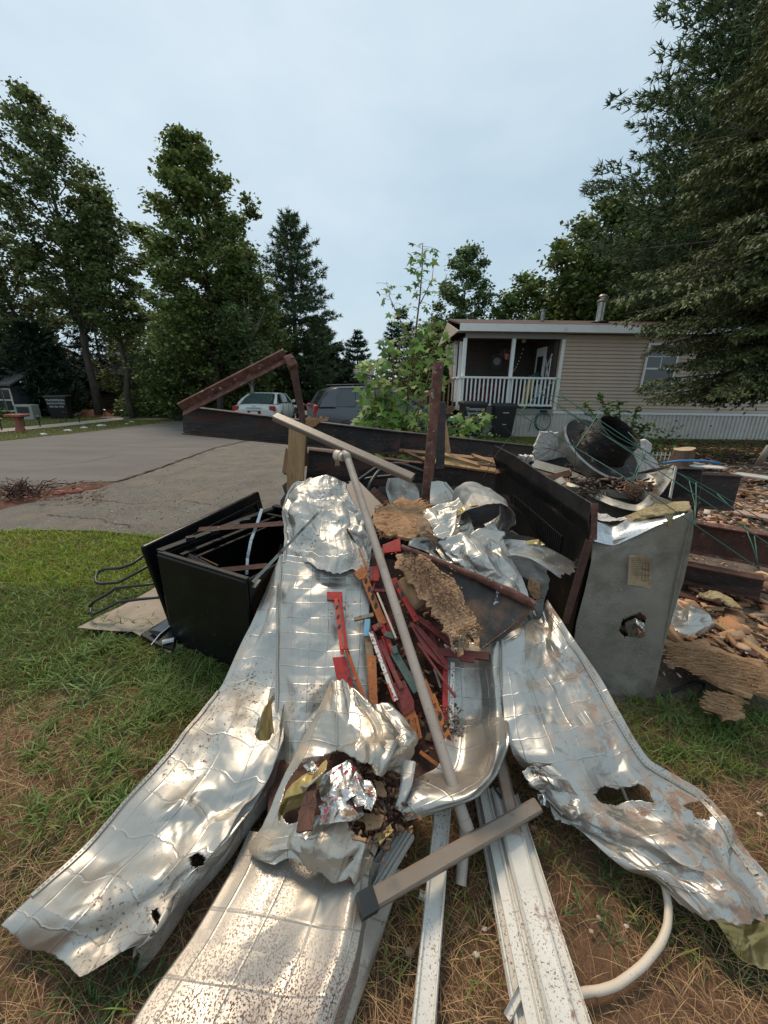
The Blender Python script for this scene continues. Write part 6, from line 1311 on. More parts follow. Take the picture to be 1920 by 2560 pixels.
msheet('panel', [L([(1735, 2255), (1830, 2250), (1930, 2240)], z=[.03, .05, .06]), L([(1800, 2320), (1870, 2330), (1960, 2320)], z=[.02, .05, .06]), L([(1835, 2385), (1890, 2420), (1990, 2440)], z=[.015, .03, .04])], t, ['gold_back', 'alu'], 70, 60, 72, amp=.01, dents=10, da=.012, jag=(.08, 0, .05, .12), pillow=0)

# rolled sheet with golden lining
def roll(name, label, c0, c1, r0, r1, a0, a1, mats, seed, jagv=.28, amp=.022, parent=None, squash=.85):
    c0, c1 = Vector(c0), Vector(c1); ax = (c1 - c0).normalized(); e1 = Vector((0, 0, 1)); e1 = (e1 - ax * e1.dot(ax)).normalized(); e2 = ax.cross(e1); rows = []
    for k in range(5):
        f = k / 4; c = c0.lerp(c1, f); r_ = r0 + (r1 - r0) * f
        rows.append([c + (e1 * math.cos(a) * squash + e2 * math.sin(a)) * r_ * (1 + .06 * math.sin(a * 2 + k)) for a in np.linspace(a0, a1, 14)])
    p = parent or sheet_thing(name, label, SG, loc=c0); return p, msheet('panel', rows, p, mats, 130, 80, seed, amp=amp, dents=14, dr=(.03, .08), da=.022, jag=(0, 0, 0, jagv), jf=7, flipn=False, cell=.07)
c1_ = P(1222, 1318, 1.98); c0_ = P(1185, 1262, 2.42)
p_, (o, S) = roll('rolled_sheet', 'silver sheet rolled into a tube with golden lining, upper right of the heap', c0_, c1_,   .165, .15, -2.7, 2.3, ['alu_back', 'alu'], 81)
roll('', '', c0_.lerp(c1_, .35), c0_.lerp(c1_, .86), .135, .14, .4, 2.2, ['gold_back', 'gold_back'], 82, parent=p_, jagv=.3)
msheet('torn_tongue', [L([(1165, 1345), (1200, 1320), (1270, 1330)], Y=[1.92, 1.95, 1.95]), L([(1190, 1370), (1215, 1360), (1250, 1355)], Y=[1.86, 1.88, 1.9]), L([(1205, 1385), (1220, 1392), (1232, 1385)], Y=1.84)], p_, ['alu', 'alu_back'], 40, 30, 83, amp=.008, dents=6, dr=(.02, .05), da=.01, jag=(.05, .1, 0, .1), pillow=0)
t = sheet_thing('siding_sheet', 'white-topped curved sheet with grey underside, right of the rolled tube', SG, loc=P(1320, 1420, 1.9))
msheet('top_band', [L([(1180, 1425), (1200, 1390), (1262, 1346)], Y=[1.86, 1.9, 2.0]), L([(1260, 1400), (1285, 1372), (1330, 1353)], Y=[1.84, 1.9, 1.98]), L([(1345, 1412), (1365, 1395), (1395, 1380)], Y=[1.82, 1.87, 1.94]), L([(1405, 1450), (1430, 1440), (1458, 1420)], Y=[1.8, 1.84, 1.9])], t, ['alu', 'alu_back'], 40, 80, 84, amp=.008, dents=6, da=.01, jag=(.03, .03, 0, .12), jf=9)
msheet('underside', [L([(1215, 1400), (1290, 1388), (1375, 1425)], Y=[1.83, 1.81, 1.79]), L([(1222, 1450), (1300, 1440), (1380, 1455)], Y=[1.82, 1.83, 1.8]), L([(1245, 1500), (1305, 1500), (1365, 1510)], Y=[1.8, 1.83, 1.8]), L([(1285, 1560), (1330, 1575), (1368, 1560)], Y=[1.76, 1.76, 1.76])], t, ['alu_back', 'alu'], 60, 60, 85, amp=.012, dents=10, dr=(.04, .1), da=.018, jag=(.08, .12, .0, .1), holes=[[(1288, 1445), (1325, 1450), (1345, 1480), (1330, 1520), (1308, 1480)]], hn=4)
msheet('fibre_flap', [L([(1322, 1440), (1350, 1455)], Y=1.78), L([(1318, 1470), (1352, 1480)], Y=1.765), L([(1335, 1500), (1360, 1500)], Y=1.775)], t, ['kraft', 'alu_back'], 20, 20, 86, amp=.01, dents=4, dr=(.01, .03), da=.008, pillow=0, jag=(.1, .1, .1, .1))
t = sheet_thing('siding_sheet', 'narrow bent white strips between wooden board and rolled tube', SG, loc=P(1130, 1400, 2.0))
msheet('strip', [L([(1092, 1360), (1115, 1345), (1150, 1335)], lift=[.0, .04, .05]), L([(1112, 1390), (1140, 1385), (1168, 1375)], lift=[0, .05, .05]), L([(1140, 1428), (1168, 1425), (1185, 1420)], lift=[0, .04, .05]), L([(1180, 1452), (1192, 1450), (1200, 1445)], lift=[0, .03, .03])], t, ['alu', 'alu_back'], 50, 70, 87, amp=.014, dents=14, dr=(.02, .05), da=.018, pillow=0)
o, S = msheet('strip', [L([(1068, 1302), (1105, 1285), (1145, 1270)], lift=[-.04, .0, .0]), L([(1085, 1330), (1115, 1320), (1140, 1310)], lift=[-.04, 0, 0]), L([(1105, 1350), (1120, 1345), (1132, 1335)], lift=[-.03, 0, 0])], t, ['alu', 'alu_back'], 40, 40, 88, amp=.01, dents=6, dr=(.02, .06), da=.012, jag=(.05, .05, .05, .08))
msheet('strip', [L([(1080, 1328), (1100, 1310), (1128, 1325)], lift=.05), L([(1095, 1345), (1112, 1348), (1125, 1330)], lift=.055)], t, ['alu', 'alu_back'], 20, 20, 89, amp=.004, dents=0, pillow=0, jag=(.05, .1, .05, .1))
t = sheet_thing('galvanised_piece', 'mossy galvanised piece with punched left edge left of the rusty upright', loc=P(1000, 1230, 2.4))
o, S = msheet('panel', [L([(970, 1196), (1005, 1196), (1038, 1210)], Y=[2.42, 2.45, 2.45]), L([(964, 1222), (1005, 1225), (1048, 1230)], Y=[2.38, 2.4, 2.4]), L([(976, 1262), (1005, 1262), (1050, 1262)], Y=2.33)], t, ['steam', 'alu_back'], 40, 50, 90, amp=.008, dents=5, dr=(.03, .06), da=.012, pillow=0); hem(S, 0, t)
t = sheet_thing('galvanised_piece', 'silver piece with ridged border right of the rusty upright', loc=P(1110, 1230, 2.4))
o, S = msheet('panel', [L([(1078, 1204), (1095, 1202), (1114, 1206)], Y=2.42), L([(1075, 1235), (1105, 1230), (1140, 1238)], Y=2.36), L([(1075, 1262), (1110, 1262), (1158, 1262)], Y=2.3)], t, ['alu', 'alu_back'], 40, 50, 91, amp=.006, dents=4, dr=(.03, .06), da=.01, pillow=0); hem(S, 39, t, inward=-1)
t = sheet_thing('siding_sheet', 'small crumpled silver sheet on the ground behind the grey casing', SG, loc=Z(1715, 1580, 0))
msheet('panel', [L([(1690, 1503), (1725, 1508), (1770, 1530)], z=[.12, .16, .14]), L([(1675, 1540), (1720, 1548), (1785, 1552)], z=[.1, .15, .12]), L([(1655, 1600), (1715, 1600), (1792, 1570)], z=[.03, .06, .06])], t, ['alu', 'alu_back'], 60, 50, 92, amp=.02, dents=10, dr=(.05, .12), da=.025, jag=(.03, .03, .05, .05))
t = sheet_thing('crumpled_sheet', 'crumpled silver sheet filling the gap between steel plate and rolled tube', SG, loc=Q(1180, 1430, -.02))
msheet('panel', [L([(1060, 1385), (1150, 1330), (1235, 1300)], lift=[-.06, .0, -.02]), L([(1105, 1430), (1190, 1390), (1280, 1385)], lift=[-.03, .03, .0]), L([(1160, 1470), (1240, 1455), (1320, 1470)], lift=[0, .02, -.02]), L([(1230, 1510), (1290, 1530), (1345, 1545)], lift=[0, .0, -.04])], t, ['alu', 'alu_back'], 110, 110, 96, amp=.035, dents=22, dr=(.03, .08), da=.03, jag=(.06, .08, .06, .08), cell=.075)
t = sheet_thing('crumpled_sheet', 'crumpled silver sheet edge between splintered board and rusty upright', SG, loc=Q(1060, 1290, -.02))
msheet('panel', [L([(1000, 1290), (1080, 1262), (1150, 1240)], lift=[-.14, -.08, -.06]), L([(1040, 1340), (1110, 1310), (1180, 1290)], lift=[-.1, -.03, -.04]), L([(1080, 1400), (1130, 1370), (1200, 1340)], lift=[-.08, -.02, -.03])], t, ['alu_stain', 'alu_back'], 90, 90, 97, amp=.03, dents=16, dr=(.03, .07), da=.025, jag=(.08, .08, .08, .08), cell=.075)
t = sheet_thing('crumpled_sheet', 'crumpled silver sheet lying beside the upper part of the pipe', SG, loc=Q(900, 1340, -.02))
msheet('panel', [L([(862, 1260), (900, 1275), (935, 1300)], lift=[-.03, .02, -.02]), L([(870, 1330), (905, 1340), (935, 1350)], lift=[-.02, .035, -.02]), L([(880, 1400), (905, 1410), (926, 1410)], lift=[.0, .035, -.01]), L([(890, 1440), (905, 1445), (925, 1440)], lift=[0, .02, 0])], t, ['alu', 'alu_back'], 60, 90, 98, amp=.03, dents=16, dr=(.02, .05), da=.025, jag=(.1, .1, .1, .1), cell=.07)
# added dark backing sheet standing in for the shaded void below the red stands
t = sheet_thing('void_backing', 'dark rusty backing sheet added for the shaded void under the red stands', loc=Q(1030, 1700, -.2))
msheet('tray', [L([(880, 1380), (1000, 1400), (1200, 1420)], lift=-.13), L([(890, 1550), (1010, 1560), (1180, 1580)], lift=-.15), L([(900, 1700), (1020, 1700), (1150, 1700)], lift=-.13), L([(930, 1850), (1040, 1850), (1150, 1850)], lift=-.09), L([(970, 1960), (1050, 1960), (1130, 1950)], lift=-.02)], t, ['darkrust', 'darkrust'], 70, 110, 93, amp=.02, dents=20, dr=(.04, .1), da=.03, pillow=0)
# ================================================================== STEEL BEAMS
def ibeam(name, label, p0, p1, h, fw, tk=.012, m='steel_black', up=(0, 0, 1), group='steel chassis beams in the heap', roll=0, fm=None):
    p0, p1 = Vector(p0), Vector(p1); og = p0.lerp(p1, .5); og.z -= h / 2; t = thing(name, label, 'steel beam', og, group)
    d = (p1 - p0).normalized(); up = Vector(up); u = (up - d * up.dot(d)).normalized(); u = Matrix.Rotation(roll, 3, d) @ u
    MB().bar(p0, p1, tk, h - 2 * tk, up=u).build('web', m, t)
    for s_ in (1, -1): MB().bar(p0 + u * s_ * (h / 2 - tk / 2), p1 + u * s_ * (h / 2 - tk / 2), fw, tk, up=u).build('flange', fm or ('darkrust' if s_ < 0 else m), t, bevel=.003)
    return t
ibeam('steel_beam', 'long black steel beam cantilevered to the left across the heap', P(458, 1049, 3.35), P(1000, 1108, 3.9), .235, .13)
ibeam('steel_beam', 'black steel beam continuing the long one to the right behind the rusty upright', P(800, 1086, 3.78), P(1345, 1140, 4.6), .23, .12)
ibeam('steel_beam', 'lower black beam with rusty top edge behind the heap', P(768, 1165, 3.3), P(1285, 1222, 3.7), .3, .1, m='steel_black', fm='darkrust')
ibeam('steel_beam', 'third rusty beam lying along under the black beams', P(735, 1140, 3.75), P(1270, 1178, 4.0), .09, .08, m='darkrust')
ibeam('steel_beam', 'short black beam stub standing out right of the fan shroud', P(1560, 1205, 3.15), P(1752, 1216, 2.75), .27, .09)
ibeam('steel_beam', 'black beam end nearest the pale boards on the right', P(1700, 1222, 3.1), P(1842, 1232, 2.95), .28, .09)
ibeam('steel_beam', 'rusty beam crossing to the right edge under the green wire', P(1640, 1325, 2.85), P(2060, 1400, 2.45), .24, .1, m='darkrust', fm='rust')
ibeam('steel_beam', 'black beam just below the rusty one with its end at the right edge', P(1640, 1415, 2.75), P(1905, 1470, 2.35), .15, .1, m='steel_black', fm='darkrust')
ibeam('steel_beam', 'low red-brown beam on the ground at the right edge', P(1640, 1480, 2.6), P(2050, 1590, 2.2), .09, .12, m='darkrust', fm='darkrust')
ibeam('steel_beam', 'thick rusty beam just behind the grey casing under the black stubs', P(1560, 1290, 3.3), P(1740, 1300, 3.1), .25, .1, m='darkrust')
# cut plate joint on the long beam
MB().box(P(783, 1058, 3.6), (.06, .03, .05)).build('cut_plate', 'darkrust', bpy.data.objects['steel_beam.001'])

def prof_angle(w_, h_, t_=.005): return [(0, 0), (w_, 0), (w_, t_), (t_, t_), (t_, h_), (0, h_)]
def prof_chan(w_, h_, t_=.004): return [(-w_ / 2, 0), (w_ / 2, 0), (w_ / 2, h_), (w_ / 2 - t_, h_), (w_ / 2 - t_, t_), (-w_ / 2 + t_, t_), (-w_ / 2 + t_, h_), (-w_ / 2, h_)]
# bent rusty angle iron
t = thing('bent_angle_iron', 'rusty angle iron bent over into a sharp elbow above the long beam', 'angle iron', P(452, 1024, 3.3))
a0, a1, a2, a3 = P(452, 1026, 3.15), P(716, 890, 3.25), P(754, 1030, 3.2), P(766, 1165, 3.15)
b = MB(); b.sweep(a0, a1, [(-.04, -.035), (.045, -.035), (.05, -.025), (-.03, -.02), (-.022, .045), (-.04, .05)], up=(0, -.4, 1)); b.build('long_arm', 'rust', t, bevel=.002)
b = MB(); b.bar(a1 + Vector((.01, 0, -.01)), P(735, 920, 3.2), .075, .07, up=(.3, -1, .2)); b.build('elbow', 'rust', t, bevel=.012)
b = MB(); b.bar(P(728, 895, 3.22), a2, .055, .035, up=(0, -1, 0), w1=.05); b.bar(a2 + Vector((0, -.004, .01)), a3, .05, .03, up=(0, -1, 0), w1=.03); b.build('short_arm', 'darkrust', t, bevel=.004)
# upright rusty angle
t = thing('rusty_upright', 'rusty steel upright standing behind the splintered board', 'steel post', P(1062, 1252, 2.42))
u0, u1 = P(1064, 1256, 2.40), P(1095, 906, 2.62)
b = MB(); b.sweep(u0, u1, [(-.032, 0), (.03, 0), (.032, .008), (.0, .012), (-.024, .012)], up=(0, -1, .1)); b.build('face_flange', 'rust', t, bevel=.002)
b = MB(); b.sweep(u0 + Vector((.03, 0, 0)), u1 + Vector((.03, 0, 0)), [(0, -.05), (.008, -.05), (.008, .005), (0, .008)], up=(0, -1, .1)); b.build('side_flange', 'darkrust', t)
t = thing('black_upright', 'short black steel upright just behind the rusty one', 'steel post', P(1100, 1165, 2.9)); MB().bar(P(1100, 1172, 2.9), P(1104, 1005, 2.95), .06, .05, up=(0, -1, 0)).build('post', 'steel_black', t, bevel=.004)
# splintered lumber post with raised grain
def lumber(name, label, p0, p1, w_, h_, m='wood_new', split=1, seed=0, up=(0, -1, 0), group=None, cat='lumber'):
    rn = random.Random(seed); p0, p1 = Vector(p0), Vector(p1); d = (p1 - p0).normalized(); up = Vector(up); s_ = d.cross(up).normalized(); u = s_.cross(d).normalized(); b = MB(); n = 9
    for k in range(n):       # splintered end strands
        f = -.5 + (k + .5) / n; e = rn.uniform(0, .22) * split * w_; e2 = rn.uniform(0, .9) * split * w_
        b.bar(p0 + s_ * f * w_ - d * e, p1 + s_ * f * w_ + d * e2, w_ / n * 1.02, h_ * rn.uniform(.85, 1), up=u, h1=h_ * rn.uniform(.3, .9))
    o = b.build(name, m); return tag(o, label, cat, group, None)
def solid_lumber(name, label, p0, p1, w_, h_, m='wood_new', seed=0, up=(0, -1, 0), group=None, cat='lumber', jag=.5, parent=None):
    rn = random.Random(seed); p0, p1 = Vector(p0), Vector(p1); d = (p1 - p0).normalized(); up = Vector(up); s_ = d.cross(up).normalized(); u = s_.cross(d).normalized(); n = 10; vs = []; 
    for (p, sg) in ((p0, -1), (p0.lerp(p1, .5), 0), (p1, 1)):
        for k in range(n + 1):
            f = -.5 + k / n; e = sg * rn.uniform(0, jag) * w_ * (1.6 if k % 2 else .4); hh = h_ * rn.uniform(.92, 1)
            vs += [p + s_ * f * w_ + d * e + u * hh / 2, p + s_ * f * w_ + d * e * .8 - u * hh / 2]
    R_ = 2 * (n + 1); fs = []
    for r2 in range(2):
        for k in range(n): a = r2 * R_ + 2 * k; fs += [(a, a + 2, a + 2 + R_, a + R_), (a + 1, a + 1 + R_, a + 3 + R_, a + 3)]
        fs += [(r2 * R_, r2 * R_ + R_, r2 * R_ + R_ + 1, r2 * R_ + 1), (r2 * R_ + 2 * n, r2 * R_ + 2 * n + 1, r2 * R_ + R_ + 2 * n + 1, r2 * R_ + R_ + 2 * n)]
    for k in range(n): fs += [(2 * k, 2 * k + 1, 2 * k + 3, 2 * k + 2), (2 * R_ + 2 * k, 2 * R_ + 2 * k + 2, 2 * R_ + 2 * k + 3, 2 * R_ + 2 * k + 1)]
    o = MB().add(vs, fs).build(name, m, parent); return tag(o, label, cat, group) if parent is None else o
solid_lumber('lumber_post', 'splintered pale timber post standing under the long beam', P(738, 1218, 2.95), P(744, 1080, 3.0), .125, .05, seed=1)
solid_lumber('lumber_post', 'short dark timber stub left of the pale splintered post', P(715, 1180, 3.05), P(722, 1130, 3.1), .05, .05, 'wood_old', seed=2)
ragged('broken_board', [(752, 1052), (775, 1043), (820, 1044), (822, 1050), (800, 1056), (775, 1078), (748, 1060)], lambda a, b: P(a, b, 3.35 + (a - 780) * .002), .01, 'osb', 'torn wood flake lying on top of the long beam', 'board', .012, .02)
for i, (a, b_, Y0, Y1, w_, m_, lb_) in enumerate([((1062, 1150), (1245, 1178), 3.5, 3.6, .07, 'wood_new', 'broken orange board between the black beams, longest of them'), ((1090, 1130), (1190, 1160), 3.6, 3.6, .05, 'osb', 'splintered lath right behind the rusty upright'),
     ((1185, 1140), (1262, 1165), 3.5, 3.55, .05, 'osb', 'torn lath in front of the black beam left of the louvred panel'), ((860, 1150), (1010, 1165), 3.45, 3.5, .035, 'darkrust', 'thin brown board under the long beam'), ((1010, 1128), (1080, 1160), 3.4, 3.4, .03, 'rust', 'thin rusty pipe left of the rusty upright'),
     ((1110, 1060), (1120, 1130), 3.7, 3.7, .05, 'osb', 'upright torn flake behind the rusty upright'), ((940, 1120), (1240, 1150), 3.9, 4.0, .05, 'wood_old', 'old brown board resting behind the beams')]):
    solid_lumber('broken_board', lb_, P(*a, Y0), P(*b_, Y1), w_, .02, m_, seed=10 + i, up=(0, -.4, 1), group='broken boards among the beams', cat='board')
t = thing('rusty_bracket', 'small rusty hanger bracket on the lower black beam', 'bracket', P(1008, 1165, 3.3)); MB().bar(P(985, 1158, 3.25), P(1022, 1158, 3.25), .02, .02).bar(P(1012, 1158, 3.25), P(1016, 1175, 3.25), .012, .02, up=(0, -1, 0)).build('bar', 'rust', t)
tag(ragged('label_tag', [(834, 1140), (845, 1140), (850, 1165), (838, 1165)], lambda a, b: P(a, b, 3.2), .003, 'kraft', 'tan paper tag hanging on the lower black beam', 'tag', .004, .02))

# beige square downspouts
def downspout(name, label, p0, p1, w_, h_, cap=None, up=(0, -.5, 1)):
    p0, p1 = Vector(p0), Vector(p1); t = thing(name, label, 'downspout', p0.lerp(p1, .5) - Vector((0, 0, .03)), 'beige square downspouts')
    o_ = w_ / 2; q_ = h_ / 2; k = .002; c = .006
    b = MB(); d = (p1 - p0).normalized(); upv = Vector(up); s_ = d.cross(upv).normalized(); u = s_.cross(d).normalized()
    pr = [(-o_ + c, -q_), (o_ - c, -q_), (o_, -q_ + c), (o_, q_ - c), (o_ - c, q_), (-o_ + c, q_), (-o_, q_ - c), (-o_, -q_ + c)]; pi_ = [(a * (1 - k / o_ * 1.0), b2 * (1 - k / q_)) for a, b2 in pr]; n = len(pr)
    vs = [p + s_ * a + u * b2 for p, pp in ((p0, pr), (p1, pr), (p0, pi_), (p1, pi_)) for a, b2 in pp]; fs = []
    for i in range(n):
        j = (i + 1) % n; fs += [(i, j, n + j, n + i), (2 * n + i, 3 * n + i, 3 * n + j, 2 * n + j), (i, 2 * n + i, 2 * n + j, j), (n + i, n + j, 3 * n + j, 3 * n + i)]
    b.add(vs, fs); b.build('tube', 'beige', t)
    if cap == 'dark': MB().bar(p0 - d * .012, p0 + d * .035, w_ + .006, h_ + .006, up=u).build('end_cap', 'plastic_black', t)
    return t
downspout('downspout', 'long beige square downspout lying across the top of the heap', P(688, 1042, 2.62), P(1032, 1196, 2.24), .062, .04)
downspout('downspout', 'beige square downspout with black end cap lying across the white strips', P(908, 2263, 1.0 * 0 + Z(908, 2263, .16).y), Z(1342, 2015, .13), .046, .034, cap='dark', up=(0, -.3, 1))

# PVC pipe
t = thing('pvc_pipe', 'long grey-beige plastic pipe leaning down the middle of the heap', 'pipe', Z(1170, 2085, .05))
q0, q1 = P(870, 1148, 2.16), Z(1170, 2078, .14)
def lin(a, b, n): return [a.lerp(b, i / n) for i in range(n + 1)]
mid = Q(1010, 1560, .11)
MB().tube([q0, q0.lerp(q1, .33), q0.lerp(q1, .66), q1], .020, 20).build('pipe', 'pvc', t, smooth=True, auto=50)
MB().lathe(q1 - (q1 - q0).normalized() * .03, (q1 - q0), [(.0201, 0), (.0215, .001), (.0215, .03), (.016, .031)], 20).build('coupling', 'pvc', t)
e = P(846, 1139, 2.2); b = MB(); b.tube([q0 - (q0 - q1).normalized() * .005, q0 + (q0 - q1).normalized() * .03, q0 + (q0 - q1).normalized() * .035 + (e - q0) * .35], .022, 16); b.build('elbow', 'pvc', t, smooth=True)
MB().lathe(q0 + (e - q0) * .55, (e - q0), [(0, 0), (.024, 0), (.024, .02), (.03, .02), (.03, .05), (0, .05)], 16).build('end_fitting', 'cream', t)
w0, w1 = Z(1163, 2060, .09), Z(1152, 2213, .012)
t = thing('pvc_pipe', 'short stained plastic pipe end under the downspout', 'pipe', w1); MB().tube([w0, w0.lerp(w1, .6), w1], [.017, .018, .017], 16, cap=False).tube([w1 + Vector((0, 0, 0)), w0], .0145, 16, cap=False).build('pipe', 'pvc2', t, smooth=True)

# ================================================================== RED / ORANGE STANDS
SGR = 'painted steel pier stands in the heap'
def fbar(t, a, b, w_, th, m, la=.05, lb_=.05, name='bar', slots=0, slot_r=(.35, .9), bev=.0015, chan=False, sz=1):
    "flat or channel bar between two heap pixels, with punched slots"
    p0 = Q(*a, la) if len(a) == 2 else Vector(a); p1 = Q(*b, lb_) if len(b) == 2 else Vector(b); d = (p1 - p0).normalized(); s_ = d.cross(NQ).normalized(); u = s_.cross(d).normalized()
    mb = MB()
    if chan: mb.sweep(p0, p1, [(-w_ / 2, -th), (-w_ / 2, 0), (w_ / 2, 0), (w_ / 2, -th), (w_ / 2 - .003, -th), (w_ / 2 - .003, -.003), (-w_ / 2 + .003, -.003), (-w_ / 2 + .003, -th)], up=u)
    else: mb.bar(p0, p1, w_, th, up=u)
    o = mb.build(name, m, t, bevel=bev)
    for k in range(slots):
        f = slot_r[0] + (slot_r[1] - slot_r[0]) * (k + .5) / slots; c = p0.lerp(p1, f) + u * ((th / 2 if not chan else 0) + .0006); dd = (d + s_ * .5).normalized(); ss = dd.cross(u)
        MB().add([c + dd * .011 * sz * math.cos(a_) + ss * .0055 * sz * math.sin(a_) for a_ in np.linspace(0, 6.283, 11)[:-1]], [tuple(range(10))]).build('slot', 'rubber', t)
    return p0, p1, d, s_, u
def plate(t, pix, lift, th, m, name='plate', slots=()):
    pts = [Q(a, b, lift) for a, b in pix]; MB().prism(pts, -NQ * th).build(name, m, t, bevel=.001)
    for (a, b) in slots:
        c = Q(a, b, lift) + NQ * .0008; MB().add([c + Vector((.006 * math.cos(q_), .004 * math.sin(q_) + .006 * math.sin(q_) * .8, .006 * math.sin(q_) * .6)) for q_ in np.linspace(0, 6.283, 9)[:-1]], [tuple(range(8))]).build('slot', 'rubber', t)
def bolt(t, px_, py_, lift, m='redworn', r=.007): MB().lathe(Q(px_, py_, lift), NQ, [(r, 0), (r, .004), (r * .6, .006), (0, .006)], 8).build('bolt', m, t)

t = thing('steel_stand', 'bright red stand with L-shaped head and slotted arm, leftmost', 'pier stand', Q(850, 1620, 0), SGR)
plate(t, [(817, 1479), (855, 1479), (856, 1500), (838, 1500), (817, 1499)], .07, .022, 'red', 'head')
fbar(t, (851, 1497), (866, 1625), .014, .022, 'red', .065, .06, 'edge_web'); fbar(t, (840, 1497), (856, 1636), .017, .006, 'redorange', .072, .064, 'slotted_arm', 3, (.08, .62), sz=1.1)
bolt(t, 857, 1622, .072, 'redorange')
plate(t, [(831, 1643), (863, 1641), (875, 1680), (893, 1760), (880, 1738), (857, 1712), (841, 1695)], .045, .006, 'red', 'foot_plate', [(872, 1693), (876, 1719)])
fbar(t, (862, 1612), (912, 1752), .017, .014, 'orange', .062, .06, 'lower_arm', chan=True); fbar(t, (866, 1625), (905, 1745), .006, .008, 'redorange', .07, .066, 'rib'); bolt(t, 887, 1698, .071, 'orange')
t = thing('steel_stand', 'rusty orange slotted bracket at the upper left of the red stands', 'pier stand', Q(930, 1480, 0), SGR)
plate(t, [(884, 1432), (906, 1415), (920, 1430), (912, 1445), (898, 1450)], .05, .004, 'orange', 'head_plate'); fbar(t, (905, 1428), (958, 1560), .035, .02, 'orange', .05, .03, 'slotted_arm', 4, (.12, .75), chan=True, sz=1.5)
fbar(t, (897, 1370), (922, 1430), .008, .008, 'orange', .045, .05, 'spike')
t = thing('steel_stand', 'red clutch head with blade-shaped lever behind the pipe', 'pier stand', Q(940, 1440, 0), SGR)
MB().bar(Q(932, 1420, .06), Q(935, 1455, .06), .035, .035, up=NQ).build('clutch_block', 'redworn', t, bevel=.003)
plate(t, [(943, 1410), (950, 1440), (945, 1452), (935, 1452), (936, 1428)], .085, .004, 'red', 'lever'); fbar(t, (938, 1455), (930, 1480), .012, .012, 'redworn', .06, .06, 'lug'); fbar(t, (928, 1476), (965, 1478), .016, .02, 'redworn', .05, .05, 'cross_bar')
plate(t, [(956, 1362), (1000, 1345), (1003, 1378), (960, 1382)], .04, .02, 'red', 'top_block'); fbar(t, (955, 1370), (958, 1440), .02, .01, 'redworn', .035, .04, 'neck')
t = thing('wooden_stick', 'thin weathered wooden stick lying between the red stands', 'stick', Q(965, 1540, .03)); fbar(t, (943, 1482), (990, 1596), .009, .009, 'cream', .062, .06, 'stick'); fbar(t, (990, 1596), (992, 1600), .018, .014, 'redworn', .06, .06, 'tip')
t = thing('steel_stand', 'T-headed stand with peeling blue and orange paint', 'pier stand', Q(925, 1650, 0), SGR)
fbar(t, (885, 1549), (934, 1537), .018, .016, 'bluepaint', .045, .05, 'cross_head'); fbar(t, (917, 1548), (936, 1770), .034, .016, 'bluepaint', .04, .04, 'column', chan=True); fbar(t, (919, 1548), (915, 1590), .026, .006, mat('sky_blue_paint', [(.13, .33, .5), (.2, .42, .56)], 6, .6, speck=(30, .6, .66, (.2, .1, .05))), .052, .05, 'blue_patch')
fbar(t, (930, 1640), (934, 1770), .036, .01, 'orange', .045, .045, 'rusty_foot')
t = thing('steel_stand', 'stand with white scratched label and red warning sticker', 'pier stand', Q(960, 1680, 0), SGR)
a_ = fbar(t, (928, 1578), (992, 1752), .026, .02, 'redworn', .075, .075, 'column', chan=True); fbar(t, (926, 1580), (984, 1738), .017, .0015, 'label', .0775, .0775, 'scratched_label')
fbar(t, (972, 1706), (990, 1752), .018, .0016, 'label', .0795, .0795, 'caution_label'); fbar(t, (969, 1708), (984, 1752), .007, .0017, 'warning', .0805, .0805, 'warning_stripe')
fbar(t, (933, 1573), (955, 1562), .026, .02, 'redworn', .08, .08, 'head_block'); bolt(t, 946, 1567, .093)
p0, p1 = Q(972, 1712, .0815), Q(985, 1748, .0815); d = (p0 - p1).normalized(); n_ = NQ; s_ = d.cross(n_).normalized(); mw = Matrix((d, n_.cross(d), n_)).transposed()
tx_ = text('warning_lettering', 'Warning', .0085, 'plastic_black', None, (0, 0, 0), (0, 0, 0), ext=.0002); tx_.parent = t; tx_.matrix_basis = Matrix.Translation(p0.lerp(p1, .5) - t.location) @ mw.to_4x4()
for side, off in (('rib', .018),): fbar(t, (948, 1600), (1004, 1722), .02, .008, 'redworn', .06, .06, 'side_web')
t = thing('steel_stand', 'worn red plate with orange slotted fork below the warning sticker', 'pier stand', Q(1020, 1790, 0), SGR)
plate(t, [(984, 1708), (1012, 1701), (1035, 1752), (1036, 1775), (1010, 1790), (990, 1755)], .055, .006, 'redworn', 'upper_plate'); plate(t, [(990, 1756), (1036, 1772), (1044, 1795), (1055, 1848), (1042, 1850), (1008, 1792)], .05, .006, 'orange', 'fork_plate', [(1006, 1775), (1028, 1770), (1022, 1800), (1040, 1800), (1045, 1825)])
fbar(t, (1040, 1790), (1052, 1846), .012, .012, 'orange', .055, .055, 'fork_prong')
t = thing('steel_stand', 'green-painted bar with grey cap beside the pipe', 'pier stand', Q(1010, 1680, 0), SGR)
fbar(t, (984, 1632), (1042, 1730), .034, .024, 'greenpaint', .03, .03, 'bar', chan=False); fbar(t, (985, 1616), (990, 1634), .022, .018, 'greenpaint', .05, .05, 'cap'); fbar(t, (973, 1610), (988, 1636), .006, .006, 'steam', .055, .05, 'rod')
t = thing('steel_stand', 'red crossing arms behind the white label stand', 'pier stand', Q(975, 1600, 0), SGR)
fbar(t, (950, 1550), (985, 1640), .022, .012, 'red', .02, .02, 'arm'); fbar(t, (965, 1540), (980, 1590), .03, .012, 'red', .0, .0, 'inner_arm'); fbar(t, (960, 1590), (1000, 1700), .028, .012, 'red', .0, .0, 'lower_arm', 2); fbar(t, (962, 1585), (985, 1592), .025, .02, 'greenpaint', .03, .03, 'olive_block')
